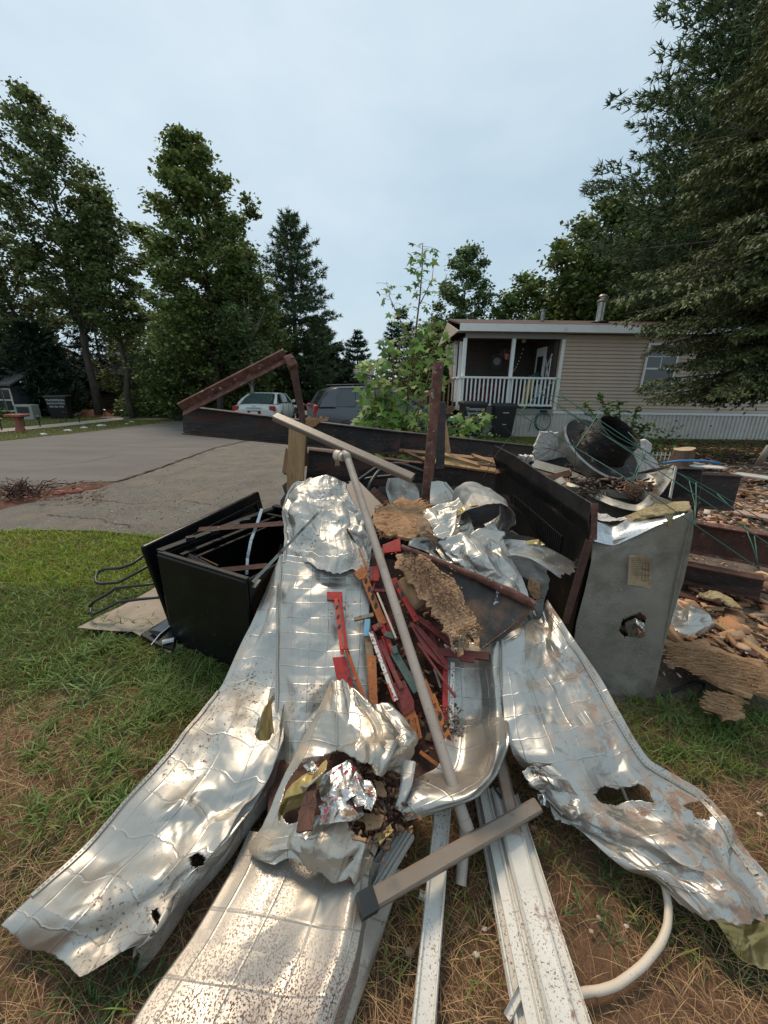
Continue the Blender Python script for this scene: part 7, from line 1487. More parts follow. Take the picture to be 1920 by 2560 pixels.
t = thing('steel_stand', 'red slotted arm right of the pipe, bolted to a worn red arm', 'pier stand', Q(1060, 1540, 0), SGR)
fbar(t, (984, 1446), (1043, 1552), .028, .016, 'red', .06, .06, 'slotted_arm', 2, (.05, .5), chan=True, sz=1.7); bolt(t, 1037, 1538, .063, 'red'); fbar(t, (1043, 1542), (1135, 1612), .026, .02, 'redworn', .055, .05, 'lower_arm', chan=True); bolt(t, 1075, 1560, .058); bolt(t, 1100, 1582, .058); bolt(t, 1112, 1595, .058)
t = thing('steel_stand', 'pointed worn red blade right of the pipe', 'pier stand', Q(1080, 1620, 0), SGR)
plate(t, [(1023, 1556), (1045, 1562), (1100, 1622), (1126, 1672), (1118, 1676), (1092, 1656), (1058, 1622)], .045, .006, 'redworn', 'blade'); fbar(t, (1036, 1566), (1110, 1660), .006, .012, 'redworn', .05, .05, 'rib')
t = thing('steel_rod', 'thin red-brown rod slanting below the pointed blade', 'rod', Q(1090, 1680, 0)); fbar(t, (1045, 1608), (1139, 1744), .011, .008, 'redworn', .04, .05, 'rod')
t = thing('steel_stand', 'horizontal dark red screw bar under the kraft paper', 'pier stand', Q(1160, 1635, 0), SGR)
fbar(t, (1090, 1628), (1223, 1640), .032, .024, 'redworn', .045, .055, 'bar', chan=True); fbar(t, (1150, 1645), (1186, 1650), .026, .016, 'redworn', .06, .06, 'lug'); fbar(t, (1222, 1635), (1240, 1637), .008, .008, 'redworn', .05, .05, 'screw'); MB().lathe(Q(1236, 1637, .05), Vector((1, 0, 0)), [(.0, 0), (.014, 0), (.014, .008), (0, .008)], 10).build('screw_head', 'redworn', t)
t = thing('steel_stand', 'upright bright red bar beside the cream label', 'pier stand', Q(1118, 1720, 0), SGR); fbar(t, (1113, 1645), (1112, 1800), .022, .02, 'red', .0, .0, 'bar')
fbar(t, (1131, 1656), (1128, 1822), .018, .016, 'label', .012, .012, 'label_bar'); fbar(t, (1130, 1796), (1127, 1820), .012, .0165, 'vinyl', .0125, .0125, 'barcode_panel')
for k in range(7): fbar(t, (1125 + k * 1.2, 1800), (1124.5 + k * 1.2, 1814), .0008, .017, 'rubber', .013, .013, 'barcode_line', bev=0)
t = thing('steel_stand', 'long orange rusty slotted bar under the lower pipe', 'pier stand', Q(1110, 1850, 0), SGR)
fbar(t, (1078, 1735), (1152, 1925), .03, .02, 'orange', .01, .045, 'slotted_arm', 3, (.25, .7), chan=True, sz=1.5); fbar(t, (1050, 1880), (1110, 1925), .014, .014, 'orange', .05, .07, 'cross_arm')
fbar(t, (1060, 1700), (1085, 1760), .02, .01, 'orange', .02, .02, 'upper_tab')
t = thing('steel_stand', 'dark red channel mostly hidden between the green bar and the pipe', 'pier stand', Q(1075, 1700, 0), SGR); fbar(t, (1030, 1640), (1085, 1760), .03, .012, 'darkrust', -.03, -.02, 'bar'); fbar(t, (1085, 1672), (1102, 1720), .01, .01, 'steam', -.01, -.01, 'chrome_pin'); fbar(t, (1070, 1560), (1100, 1650), .02, .01, 'redworn', -.02, -.02, 'arm')
t = thing('round_log', 'short sawn round of brown wood above the slotted red arm', 'wood', Q(1030, 1480, 0)); l0, l1 = Q(1005, 1452, .045), Q(1048, 1512, .06)
MB().lathe(l0, l1 - l0, [(0, 0), (.03, 0), (.034, .01), (.034, (l1 - l0).length), (.03, (l1 - l0).length + .003)], 14).build('bark', 'wood_old', t, smooth=True, auto=40); MB().lathe(l0, l1 - l0, [(.031, (l1 - l0).length + .0031), (0, (l1 - l0).length + .006)], 14).build('cut_end', 'cutwood', t)
# loose filler in the stand pile
chips('rust_flakes', 320, lambda: Q(random.gauss(1130, 16), random.uniform(1760, 1900), random.uniform(-.01, .03)), (.005, .014), BR)
chips('rust_flakes', 300, lambda: Q(random.uniform(930, 1110), random.uniform(1450, 1880), random.uniform(-.08, -.03)), (.01, .035), BR + [(.2, .03, .03)])

# ================================================================== BOARD, DARK PLATE, KRAFT PAPER
ob = ragged('splintered_board', [(938, 1270), (975, 1262), (1005, 1240), (1030, 1252), (1052, 1246), (1060, 1258), (1083, 1262), (1072, 1280), (1050, 1290), (1068, 1300), (1040, 1312), (1046, 1335), (1028, 1345), (1000, 1342), (978, 1335), (948, 1330), (932, 1300)],
            lambda a, b: P(a, b, 2.32 - (b - 1240) * .0042), .02, 'osb', 'frayed orange-tan splintered board at the foot of the rusty upright', 'board', .014, .012, seed=3)
b = MB(); rn = random.Random(4)
for k in range(220):
    a_, b2 = rn.uniform(935, 1070), rn.uniform(1250, 1340); c = P(a_, b2, 2.32 - (b2 - 1240) * .0042 - .012); l_ = rn.uniform(.015, .05); an = rn.gauss(.1, .35); d = Vector((math.cos(an), -.2 * rn.random(), math.sin(an) * .7 + rn.uniform(-.1, .3)))
    b.bar(c, c + d * l_, .003, .0015, w1=.0008)
for k in range(60):
    a_, b2 = rn.uniform(945, 1040), rn.uniform(1325, 1345); c = P(a_, b2, 1.93); b.bar(c, c + Vector((rn.uniform(-.02, .03), -.01, rn.uniform(-.03, .01))), .004, .002, w1=.0008)
for k in range(40):
    b2 = rn.uniform(1250, 1300); c = P(rn.uniform(1050, 1080), b2, 2.25); b.bar(c, c + Vector((rn.uniform(.01, .04), -.01, rn.uniform(-.01, .015))), .004, .002, w1=.0008)
s_o = b.build('splinters', 'osb', None); s_o.location = s_o.location - ob.location; s_o.parent = ob; s_o['kind'] = 'stuff'

t = thing('steel_plate', 'dark triangular steel plate with rolled rusty upper edge', 'steel plate', Q(1180, 1500, .1))
T_ = lambda a, b, l_: Q(a, b, l_)
pp = [T_(1005, 1368, .13), T_(1100, 1410, .14), T_(1200, 1452, .13), T_(1338, 1520, .10), T_(1300, 1560, .09), T_(1255, 1598, .09), T_(1206, 1622, .09), T_(1120, 1548, .08), T_(1040, 1462, .09)]
MB().prism(pp, -NQ * .005).build('plate', 'darkplate', t)
MB().tube([T_(1003, 1366, .15), T_(1100, 1405, .165), T_(1200, 1446, .155), T_(1290, 1488, .14), T_(1335, 1512, .125)], [.012, .014, .018, .022, .021], 10).build('rolled_edge', 'rust', t, smooth=True, auto=60)
fbar(t, (1062, 1490), (1200, 1618), .004, .03, 'rust', .08, .08, 'left_lip'); fbar(t, (1206, 1620), (1338, 1522), .004, .012, 'rust', .09, .10, 'lower_lip')
t = thing('kraft_insulation', 'torn corrugated kraft paper insulation lying on the dark plate', 'insulation', Q(1100, 1480, .15))
# ruffled strip
ctr = [((980, 1405), (1060, 1375)), ((1002, 1450), (1095, 1402)), ((1032, 1490), (1130, 1440)), ((1060, 1530), (1160, 1478)), ((1085, 1565), (1185, 1525)), ((1108, 1600), (1205, 1560)), ((1120, 1622), (1212, 1590))]
V = []; n = 150
A = crspline([tuple(Q(*a, .155)) for a, b in ctr], n); B = crspline([tuple(Q(*b, .165)) for a, b in ctr], n); rows = []
for k in range(n):
    r2 = [];
    for j in range(24):
        f = j / 23; p = Vector(A[k] * (1 - f) + B[k] * f); h_ = .0026 * abs(math.sin(k * .62 + math.sin(j * .25) * .35)) + .01 * float(fbm(np.array([k * .05]), np.array([j * .12]), 4)[0]) + .005 * math.sin(f * 3.14)
        if k > n * .8: h_ += random.uniform(-.012, .015)
        r2.append(p + NQ * h_)
    rows.append(r2)
msheet('ruffled_paper', rows, t, ['kraft', 'kraft'], 60, 300, 95, amp=.004, dents=5, dr=(.015, .04), da=.008, jag=(.3, .3, .1, .15), jf=10, pillow=0, thick=.002)
for k in range(9):
    a_, b2 = rn.uniform(1120, 1190), rn.uniform(1560, 1620); msheet('paper_shred', [L([(a_, b2), (a_ + rn.uniform(8, 22), b2 + rn.uniform(-8, 8))], lift=.18), L([(a_ + rn.uniform(0, 6), b2 + rn.uniform(15, 35)), (a_ + rn.uniform(12, 24), b2 + rn.uniform(15, 35))], lift=rn.uniform(.14, .2))], t, ['kraft', 'kraft'], 16, 24, 200 + k, amp=.008, dents=5, dr=(.005, .02), da=.008, jag=(.2, .2, .2, .25), pillow=0)
msheet('dirt_layer', [L([(985, 1385), (1050, 1380)], lift=.14), L([(985, 1425), (1050, 1410)], lift=.15)], t, ['kraft', 'kraft'], 40, 40, 301, amp=.012, dents=14, dr=(.01, .03), da=.012, jag=(.2, .2, .2, .2), pillow=0)
b = MB()
for k in range(26):
    c = Q(rn.uniform(1120, 1200), rn.uniform(1540, 1625), .185); pts = [c]
    for j in range(5): pts.append(pts[-1] + Vector((rn.uniform(-.012, .012), rn.uniform(-.008, .004), rn.uniform(-.012, .01))))
    b.tube(pts, .0009, 3)
b.build('loose_threads', 'cream', t)['kind'] = 'stuff'
chips('dirt_crumbs', 600, lambda: (lambda f: Q(1015 + f * 110 + random.gauss(10, 22), 1395 + f * 130 + random.gauss(0, 14), random.uniform(.178, .2)))(random.random()), (.003, .012), [(.3, .16, .09), (.4, .24, .15), (.2, .1, .06)])
t = thing('fibre_flap', 'mossy curled fibre-faced flaps left of the white strips', 'metal sheet', Q(1060, 1370, .05))
msheet('flap', [L([(1040, 1300), (1055, 1292), (1070, 1300)], lift=.03), L([(1045, 1330), (1065, 1325), (1082, 1335)], lift=.05), L([(1065, 1352), (1080, 1350), (1095, 1360)], lift=.02)], t, ['kraft', 'steam'], 30, 40, 310, amp=.01, dents=6, dr=(.02, .05), da=.014, pillow=0)
msheet('flap', [L([(1025, 1345), (1070, 1345), (1095, 1385)], lift=[.03, .06, .05]), L([(1020, 1365), (1060, 1375), (1105, 1400)], lift=[.02, .03, .03])], t, ['steam', 'kraft'], 40, 30, 311, amp=.012, dents=8, dr=(.02, .05), da=.014, pillow=0)

# ================================================================== STOVE (left)
A0, B0 = Vector((-1.262, 1.955, 0)), Vector((-.56, 1.60, 0)); e1 = (B0 - A0).normalized(); e2 = Vector((-e1.y, e1.x, 0)); e3 = Vector((0, 0, 1)); Ws, Ds, Hs = .67, .98, .60
st = thing('stove', 'black enamel stove lying open with junk inside, left of the heap', 'stove', A0)
def sv(u, v, z): return A0 + e1 * u * Ws + e2 * v * Ds + e3 * z
def slab(t, p, u, v, n, name, m, bev=.006): b = MB(); b.prism([p, p + u, p + u + v, p + v], n); return b.build(name, m, t, bevel=bev)
slab(st, sv(0, 0, .0), e1 * Ws, e3 * Hs, e2 * .02, 'front_panel', 'stove', .008); slab(st, sv(0, 0, 0) + e2 * .022, e2 * (Ds - .03), e3 * (Hs - .002), e1 * .02, 'side_panel', 'stove'); slab(st, sv(1, 0, 0) + e2 * .022, e2 * (Ds - .03), e3 * (Hs - .002), -e1 * .02, 'side_panel', 'stove')
slab(st, sv(0, 1, 0), e1 * Ws, e3 * (Hs + .03), -e2 * .02, 'back_panel', 'stove'); slab(st, sv(.03, .03, .12), e1 * Ws * .94, e2 * Ds * .94, e3 * .01, 'bottom', 'stove_in')
# rim rails and inner ledges
for (u0_, v0_, u1_, v1_, z_, w_) in ((0, .02, 0, 1, Hs + .012, .05), (0, .02, 1, .02, Hs + .006, .025), (.1, .1, .1, .9, Hs - .03, .03), (.16, .1, .16, .92, Hs - .06, .02), (.22, .08, .9, .08, Hs - .05, .02), (0, .96, 1, .96, Hs + .03, .05), (.05, .85, .95, .85, Hs, .02)):
    MB().bar(sv(u0_, v0_, z_), sv(u1_, v1_, z_), w_, .012).build('rim_rail', 'stove_in', st, bevel=.002)
for (u_, v_) in ((.1, .35), (.12, .6), (.13, .5), (.05, .2)): MB().box(sv(u_, v_, Hs + .03), (.05, .035, .03), .5).build('hinge_bracket', 'stove_in', st, bevel=.003)
# oven lamp socket
c = sv(.55, .93, .35); c = P(585, 1400, 2.45); MB().lathe(c, (-.2, -1, .2), [(.0, 0), (.02, 0), (.02, .03), (.028, .03), (.032, .06), (0, .07)], 14).build('lamp_socket', 'galv_bright', st, smooth=True, auto=40); MB().box(c + Vector((0, .01, 0)), (.1, .006, .08), .4).build('lamp_plate', 'stove_in', st)
# leaning door slab behind-left
D0, D1 = P(357, 1366, 2.05), P(648, 1228, 3.02); dd = (D1 - D0); down_ = Vector((.10, .0, -.62)) ; nn = dd.cross(down_).normalized() * .035
t = thing('enamel_panel', 'large black enamel stove top panel leaning against the stove', 'stove panel', D0 + down_)
MB().prism([D0, D1, D1 + down_ * .95, D0 + down_], nn).build('panel', 'stove', t, bevel=.012)
for f0, f1, z_ in ((.12, .96, .12), (.14, .9, .2), (.14, .9, .3)): MB().bar(D0.lerp(D1, f0) + down_ * z_ - nn * .3, D0.lerp(D1, f1) + down_ * z_ - nn * .3, .012, .02).build('pressed_rib', 'stove_in', t, bevel=.003)
MB().bar(D0.lerp(D1, .93) + down_ * .12 - nn * .3, D0.lerp(D1, .93) + down_ * .5 - nn * .3, .02, .012).build('pressed_rib', 'stove_in', t)
def bar3(name, label, cat, p0, p1, w_, h_, m, up=(0, 0, 1), w1=None, group=None):
    t = thing(name, label, cat, Vector(p0).lerp(Vector(p1), .5) - Vector((0, 0, .02)), group); MB().bar(p0, p1, w_, h_, up=up, w1=w1).build('bar', m, t, bevel=.001); return t
SJ = 'metal strips lying over the stove'
bar3('metal_strip', 'rusty flat strip crossing the back of the stove opening', 'metal strip', P(496, 1324, 2.35), P(716, 1308, 2.15), .034, .004, 'darkrust', up=(0, -.8, 1), group=SJ)
bar3('metal_strip', 'rusty flat strip resting on the front rim of the stove', 'metal strip', P(495, 1431, 1.9), P(668, 1414, 1.92), .03, .004, 'darkrust', up=(0, -.8, 1), group=SJ)
bar3('metal_strip', 'dark slotted drawer rail inside the stove, left side', 'metal strip', P(458, 1383, 2.05), P(530, 1422, 1.95), .03, .008, 'stove_in', up=(0, -.8, 1), group=SJ)
bar3('metal_strip', 'second thin rail inside the stove beside the drawer rail', 'metal strip', P(470, 1380, 2.1), P(545, 1415, 2.0), .008, .012, 'darkrust', group=SJ)
t = thing('metal_channel', 'grey-brown metal channel leaning from the stove across the white sheet', 'metal channel', P(720, 1360, 1.7)); MB().sweep(P(632, 1455, 1.62), P(796, 1282, 1.86), prof_chan(.014, .008, .002), up=(.2, -1, .3)).build('channel', 'tray', t); MB().bar(P(796, 1282, 1.86), P(806, 1272, 1.875), .008, .003).build('tongue', 'tray', t)
t = thing('curved_tube', 'pale curved metal strip standing in the stove', 'metal strip', P(617, 1440, 2.1)); pts = [P(655, 1272, 2.35), P(643, 1310, 2.3), P(628, 1350, 2.24), P(619, 1395, 2.2), P(617, 1437, 2.15)]; b = MB()
for a, b2 in zip(pts[:-1], pts[1:]): b.bar(a, b2, .02, .008, up=(0, -1, 0))
b.build('strip', 'galv_bright', t, bevel=.002)
t = thing('metal_strip', 'white painted strip under the rusty strip at the stove front', 'metal strip', P(600, 1450, 1.75), SJ); MB().bar(P(545, 1442, 1.85), P(645, 1460, 1.68), .05, .003, up=(0, -.6, 1)).build('bar', 'steam', t)
# bent black rods
t = thing('bent_rod_frame', 'black bent tubular frame sticking out left of the stove', 'tubular frame', P(300, 1500, 2.2))
rod = lambda pix, z: MB().tube([Z(a, b2, zz) for (a, b2), zz in zip(pix, z)], .0095, 8)
rod([(375, 1378), (330, 1410), (300, 1420), (262, 1422), (245, 1430), (238, 1444), (240, 1455), (252, 1459), (296, 1456), (345, 1430), (380, 1410)], [.42, .38, .36, .34, .33, .32, .31, .3, .32, .34, .38]).build('loop_rod', 'cable', t, smooth=True)
rod([(410, 1456), (340, 1465), (290, 1470), (270, 1484), (236, 1503), (225, 1516)], [.3, .26, .24, .2, .16, .12]).build('side_rod', 'cable', t, smooth=True)
rod([(420, 1491), (350, 1498), (297, 1505), (270, 1519), (235, 1536), (226, 1532), (228, 1508)], [.24, .2, .18, .12, .08, .08, .12]).build('side_rod', 'cable', t, smooth=True)
t = thing('broken_appliance', 'flat black appliance part with glass lying on the ground under the stove', 'appliance part', Z(400, 1600, 0))
MB().prism([Z(350, 1586, .05), Z(425, 1540, .07), Z(440, 1590, .07), Z(432, 1622, .05), Z(395, 1612, .05)], (0, 0, -.045)).build('body', 'stove_in', t, bevel=.004); MB().prism([Z(372, 1578, .075), Z(420, 1548, .085), Z(424, 1563, .085), Z(392, 1590, .078)], (0, 0, -.004)).build('glass', 'glass', t)
MB().tube([Z(378, 1612, .09), Z(400, 1585, .11), Z(428, 1562, .12)], .003, 6).build('white_wire', 'lettering', t); MB().box(Z(420, 1602, .07), (.06, .02, .015), .4).build('clip', 'lettering', t)

# ================================================================== GREY CASING + BLACK LOUVRED PANEL (right)
ap = thing('furnace_casing', 'tall grey galvanised furnace casing with paper notice and punched hole', 'furnace', (1.3, 1.7, 0))
hl_ = [[(1584, 1538), (1600, 1532), (1615, 1545), (1608, 1575), (1588, 1590), (1560, 1592), (1548, 1575), (1556, 1550)]]
r_ = [L([(1479, 1352), (1540, 1348), (1600, 1330), (1660, 1300), (1733, 1276)], Y=[1.84, 1.8, 1.75, 1.70, 1.66]), L([(1478, 1400), (1540, 1400), (1605, 1395), (1665, 1380), (1733, 1335)], Y=[1.80, 1.76, 1.72, 1.68, 1.645]),
      L([(1462, 1475), (1530, 1475), (1600, 1470), (1660, 1462), (1712, 1440)], Y=[1.78, 1.74, 1.69, 1.66, 1.63]), L([(1440, 1560), (1520, 1565), (1590, 1565), (1645, 1555), (1684, 1535)], Y=[1.75, 1.70, 1.66, 1.63, 1.61]),
      L([(1430, 1650), (1510, 1665), (1575, 1670), (1625, 1665), (1655, 1630)], Y=[1.71, 1.66, 1.62, 1.60, 1.585]), L([(1425, 1710), (1500, 1740), (1560, 1750), (1600, 1752), (1632, 1745)], Y=[1.67, 1.62, 1.585, 1.57, 1.56])]
o, S = msheet('front_sheet', r_, ap, ['galv', 'alu_back'], 100, 140, 401, amp=.006, dents=6, dr=(.05, .12), da=.01, pillow=0, holes=hl_, hn=1.2, jag=(0, 0, .02, 0))
msheet('curled_lip', [L([(1480, 1300), (1530, 1312), (1572, 1296), (1640, 1290), (1700, 1284)], Y=[1.92, 1.90, 1.88, 1.78, 1.72]), L([(1480, 1330), (1530, 1340), (1580, 1318), (1645, 1300), (1710, 1282)], Y=[1.84, 1.82, 1.79, 1.73, 1.69]), L([(1480, 1352), (1532, 1364), (1585, 1342), (1650, 1310), (1720, 1288)], Y=[1.82, 1.785, 1.745, 1.7, 1.665])], ap, ['galv_bright', 'galv'], 60, 30, 402, amp=.005, dents=4, dr=(.02, .06), da=.008, pillow=0)
MB().prism([P(1733, 1276, 1.66), Vector((1.45, 2.1, .97)), Vector((1.45, 2.1, .0)), P(1632, 1745, 1.56)], (-.004, 0, 0)).build('right_side', 'galv', ap)
MB().prism([Vector((1.45, 2.1, .0)), Vector((1.45, 2.1, .95)), Vector((1.06, 2.25, .95)), Vector((1.06, 2.25, 0))], (0, .004, 0)).build('back_side', 'galv', ap)
# crumpled duct foil in the hole
msheet('foil_plug', [L([(1560, 1555), (1590, 1545), (1615, 1560)], Y=[1.655, 1.60, 1.6]), L([(1566, 1575), (1596, 1568), (1612, 1575)], Y=[1.64, 1.57, 1.58]), L([(1568, 1590), (1590, 1598), (1620, 1585)], Y=[1.65, 1.6, 1.58])], ap, ['foil', 'foil'], 40, 40, 403, amp=.01, dents=14, dr=(.01, .025), da=.012, pillow=0, jag=(.1, .2, .1, .15))
MB().lathe(P(1575, 1565, 1.70), Vector((.35, 1, 0)), [(.075, -.02), (.075, .12)], 20).build('duct_collar', 'steel_black', ap)
# paper notice
nt_ = [P(1573, 1388, 1.722), P(1600, 1387, 1.712), P(1618, 1392, 1.704), P(1628, 1412, 1.695), P(1628, 1475, 1.672), P(1608, 1466, 1.684), P(1568, 1461, 1.70)]
MB().prism(nt_, (0, -.002, 0)).build('paper_notice', 'papernote', ap)
pl_ = P(1598, 1425, 1.695); dx_ = (P(1622, 1425, 1.69) - P(1575, 1425, 1.71)).normalized(); dz_ = (P(1598, 1395, 1.71) - P(1596, 1460, 1.69)).normalized(); b = MB()
for k in range(9): c = P(1572 + 0, 1396 + k * 5.2, 1.713 - k * .0025); b.bar(c + dx_ * .012, c + dx_ * (.05 + .01 * (k % 3)), .0012, .0016, up=(0, -1, 0))
for k in range(4): c = P(1606, 1410 + k * 14, 1.6915 - k * .004); b.bar(c, c + dx_ * .035, .0012, .0016, up=(0, -1, 0))
for k in range(3): b.bar(P(1606 + k * 8, 1410, 1.69), P(1604 + k * 8, 1452, 1.674), .0012, .0016, up=(0, -1, 0))
o_ = b.build('printed_lines', 'darkrust', ap); o_['kind'] = 'stuff'
# black panel
T0, T1 = P(1237, 1113, 3.1), P(1481, 1259, 1.86); F0, F1 = P(1240, 1166, 3.06), P(1478, 1349, 1.81)
bp_ = thing('louvred_panel', 'black enamelled panel with vertical louvre slots slanting back from the grey casing', 'metal panel', (F0.x, 2.4, 0))
msheet('upper_band', [[T0, T0.lerp(T1, .3) + Vector((0, 0, .012)), T0.lerp(T1, .65), T1], [T0.lerp(F0, .5) + Vector((-.02, 0, 0)), T0.lerp(T1, .3).lerp(F0.lerp(F1, .3), .5) + Vector((-.02, 0, 0)), T0.lerp(T1, .65).lerp(F0.lerp(F1, .65), .5) + Vector((-.02, 0, 0)), T1.lerp(F1, .5) + Vector((-.02, 0, 0))], [F0, F0.lerp(F1, .3), F0.lerp(F1, .65), F1]], bp_, ['panel_black', 'panel_black'], 110, 30, 405, amp=.008, dents=5, dr=(.05, .12), da=.012, pillow=0, jag=(0, 0, .05, 0), thick=.012)
G0, G1 = Vector((F0.x + .03, F0.y, .05)), Vector((F1.x - .0, F1.y + .02, .03))
MB().prism([F0, F1, G1, G0], Vector((.012, .0, 0))).build('lower_panel', 'panel_black', bp_)
vd = (G0 - F0).normalized()
for k in range(30):
    f = .30 + .50 * k / 29; c = F0.lerp(F1, f) + vd * .10 + Vector((-.004, 0, 0)); MB().bar(c, c + vd * .11, .012, .006, up=(-1, 0, 0)).build('louvre_slot', 'rubber', bp_)
    c2 = c + (F1 - F0).normalized() * .011; MB().bar(c2, c2 + vd * .108, .007, .012, up=(-1, 0, 0)).build('louvre_fin', 'panel_black', bp_)
MB().bar(T1 + Vector((.01, 0, 0)), F1 + Vector((.01, 0, 0)), .03, .02, up=(0, -1, 0)).build('rusty_end_flange', 'rust', bp_, bevel=.003)
bar3('torn_flange', 'dark bent flange hanging between black panel and grey casing', 'metal strip', P(1474, 1350, 1.78), P(1412, 1560, 1.70), .05, .004, 'darkrust', up=(.3, -1, 0))
t = thing('foil_scrap', 'small beige foil scrap caught beside the louvre slots', 'foil', P(1340, 1355, 2.0)); msheet('foil_sheet', [L([(1317, 1352), (1345, 1348), (1360, 1358)], Y=1.97), L([(1318, 1362), (1340, 1360), (1363, 1362)], Y=1.95)], t, ['gold_back', 'alu'], 30, 20, 407, amp=.008, dents=6, dr=(.01, .02), da=.01, pillow=0)
t = thing('black_backing', 'black side of the furnace body below the louvred panel', 'metal panel', (1.0, 2.1, 0)); MB().prism([P(1240, 1240, 2.9), P(1478, 1400, 1.86), Vector((1.02, 1.86, 0)), Vector((.86, 2.9, 0))], (.03, 0, 0)).build('sheet', 'panel_black', t)
# tray of the appliance
t = thing('metal_tray', 'bent galvanised tray with raised right corner on top of the grey casing', 'tray', P(1550, 1240, 2.0))
msheet('front_lip', [L([(1411, 1202), (1470, 1222), (1530, 1246), (1590, 1262), (1625, 1235), (1683, 1162)], Y=[2.45, 2.25, 2.1, 2.02, 2.0, 2.05]), L([(1416, 1212), (1470, 1240), (1530, 1264), (1590, 1278), (1630, 1262), (1682, 1195)], Y=[2.4, 2.2, 2.05, 1.97, 1.96, 2.0])], t, ['tray', 'tray'], 90, 24, 410, amp=.004, dents=5, dr=(.03, .06), da=.008, pillow=0, thick=.004)
msheet('bottom', [L([(1425, 1195), (1500, 1190), (1600, 1180), (1683, 1163)], Y=[2.5, 2.5, 2.4, 2.1]), L([(1425, 1210), (1500, 1222), (1600, 1225), (1665, 1200)], Y=[2.4, 2.3, 2.2, 2.1]), L([(1425, 1214), (1510, 1250), (1590, 1270), (1655, 1220)], Y=[2.38, 2.12, 2.0, 2.0])], t, ['char', 'tray'], 60, 40, 411, amp=.01, dents=12, dr=(.03, .08), da=.016, pillow=0)
msheet('inner_wall', [L([(1560, 1195), (1590, 1185), (1640, 1180), (1683, 1162)], Y=[2.3, 2.3, 2.2, 2.08]), L([(1570, 1225), (1600, 1228), (1640, 1235), (1680, 1185)], Y=[2.15, 2.1, 2.05, 2.03])], t, ['tray', 'tray'], 50, 30, 412, amp=.008, dents=8, dr=(.02, .05), da=.014, pillow=0)
MB().bar(P(1690, 1168, 2.0), P(1675, 1245, 1.9), .02, .004, up=(.3, -1, 0)).build('torn_strip', 'tray', t)
t = thing('yellow_insulation', 'yellow glass wool showing along the torn top of the grey casing', 'insulation', P(1660, 1270, 1.8))
msheet('wool', [L([(1560, 1290), (1620, 1268), (1680, 1255), (1722, 1252)], Y=[1.92, 1.86, 1.8, 1.76]), L([(1570, 1305), (1620, 1285), (1675, 1268), (1728, 1264)], Y=[1.86, 1.8, 1.75, 1.7]), L([(1575, 1310), (1625, 1295), (1675, 1284), (1726, 1276)], Y=[1.84, 1.78, 1.72, 1.68])], t, ['yellowwool', 'yellowwool'], 80, 40, 413, amp=.01, dents=14, dr=(.015, .04), da=.016, pillow=0, jag=(.04, .04, .1, .1), jf=12, thick=.02)
msheet('hanging_tuft', [L([(1660, 1284), (1685, 1282)], Y=1.685), L([(1668, 1300), (1682, 1300)], Y=1.675), L([(1673, 1318), (1677, 1318)], Y=1.67)], t, ['yellowwool', 'yellowwool'], 14, 20, 414, amp=.003, dents=3, dr=(.01, .02), da=.004, pillow=0)
msheet('paper_facing', [L([(1484, 1275), (1530, 1290), (1580, 1285)], Y=[2.0, 1.95, 1.92]), L([(1484, 1290), (1525, 1305), (1570, 1300)], Y=[1.94, 1.9, 1.88])], t, ['foam', 'foam'], 40, 30, 415, amp=.012, dents=12, dr=(.015, .04), da=.016, pillow=0, jag=(.05, .1, .1, .1))

# charred fan shroud
c = P(1497, 1128, 2.5); ax = Vector((.30, -.55, .78)).normalized()
t = thing('fan_shroud', 'round charred fan shroud with wide metal rim tilted on top of the junk', 'fan shroud', c - Vector((0, 0, .25)))
MB().lathe(c, ax, [(.265, -.04), (.275, -.04), (.278, .025), (.262, .03), (.257, .024), (.20, .013), (.165, .02)], 48).build('rim', 'steam', t, smooth=True, auto=40)
MB().lathe(c, ax, [(.260, .0316), (.22, .022), (.166, .03)], 48).build('charred_dish', 'char', t, smooth=True)
MB().lathe(c, ax, [(.160, .02), (.150, .10), (.140, .17), (.146, .175), (.137, .18), (.133, .17), (.140, .1), (.15, .02)], 40).build('cylinder', 'char', t, smooth=True, auto=50)
MB().lathe(c, ax, [(.14, .05), (0, .05)], 24).build('inner_disc', 'rubber', t)
MB().lathe(c, ax, [(.268, -.039), (.16, -.04)], 40).build('underside', 'char', t)
# white foam lumps
def lump(name, label, cat, pix, Y, th, m, seed, group=None):
    pts = [P(a, b2, Y) for a, b2 in pix]; rn = random.Random(seed); b = MB(); c = sum(pts, Vector()) / len(pts); ring = []
    for i in range(len(pts)):
        for k in range(5): ring.append(pts[i].lerp(pts[(i + 1) % len(pts)], k / 5) + Vector((rn.uniform(-.008, .008), 0, rn.uniform(-.008, .008))))
    n = len(ring); rows = [[c.lerp(p, f) + Vector((0, -d, 0)) + Vector((0, rn.uniform(-.003, .003), 0)) for p in ring] for f, d in ((.02, th), (.5, th), (.93, th), (1, th * .7), (1, -th))]
    vs = [v for r2 in rows for v in r2]; fs = [(i * n + k, i * n + (k + 1) % n, (i + 1) * n + (k + 1) % n, (i + 1) * n + k) for i in range(4) for k in range(n)] + [tuple(4 * n + k for k in range(n))]
    return tag(b.add(vs, fs).build(name, m), label, cat, group)
lump('foam_block', 'white foam block left of the charred fan shroud', 'foam block', [(1352, 1078), (1395, 1080), (1440, 1100), (1452, 1150), (1400, 1150), (1332, 1152), (1336, 1115)], 2.85, .012, 'foam', 1, 'white foam blocks in the junk')
lump('foam_block', 'speckled pinkish foam block right of the charred fan shroud', 'foam block', [(1565, 1105), (1600, 1098), (1628, 1105), (1625, 1130), (1645, 1170), (1640, 1190), (1600, 1185), (1560, 1165)], 2.6, .015, 'foam', 2, 'white foam blocks in the junk')
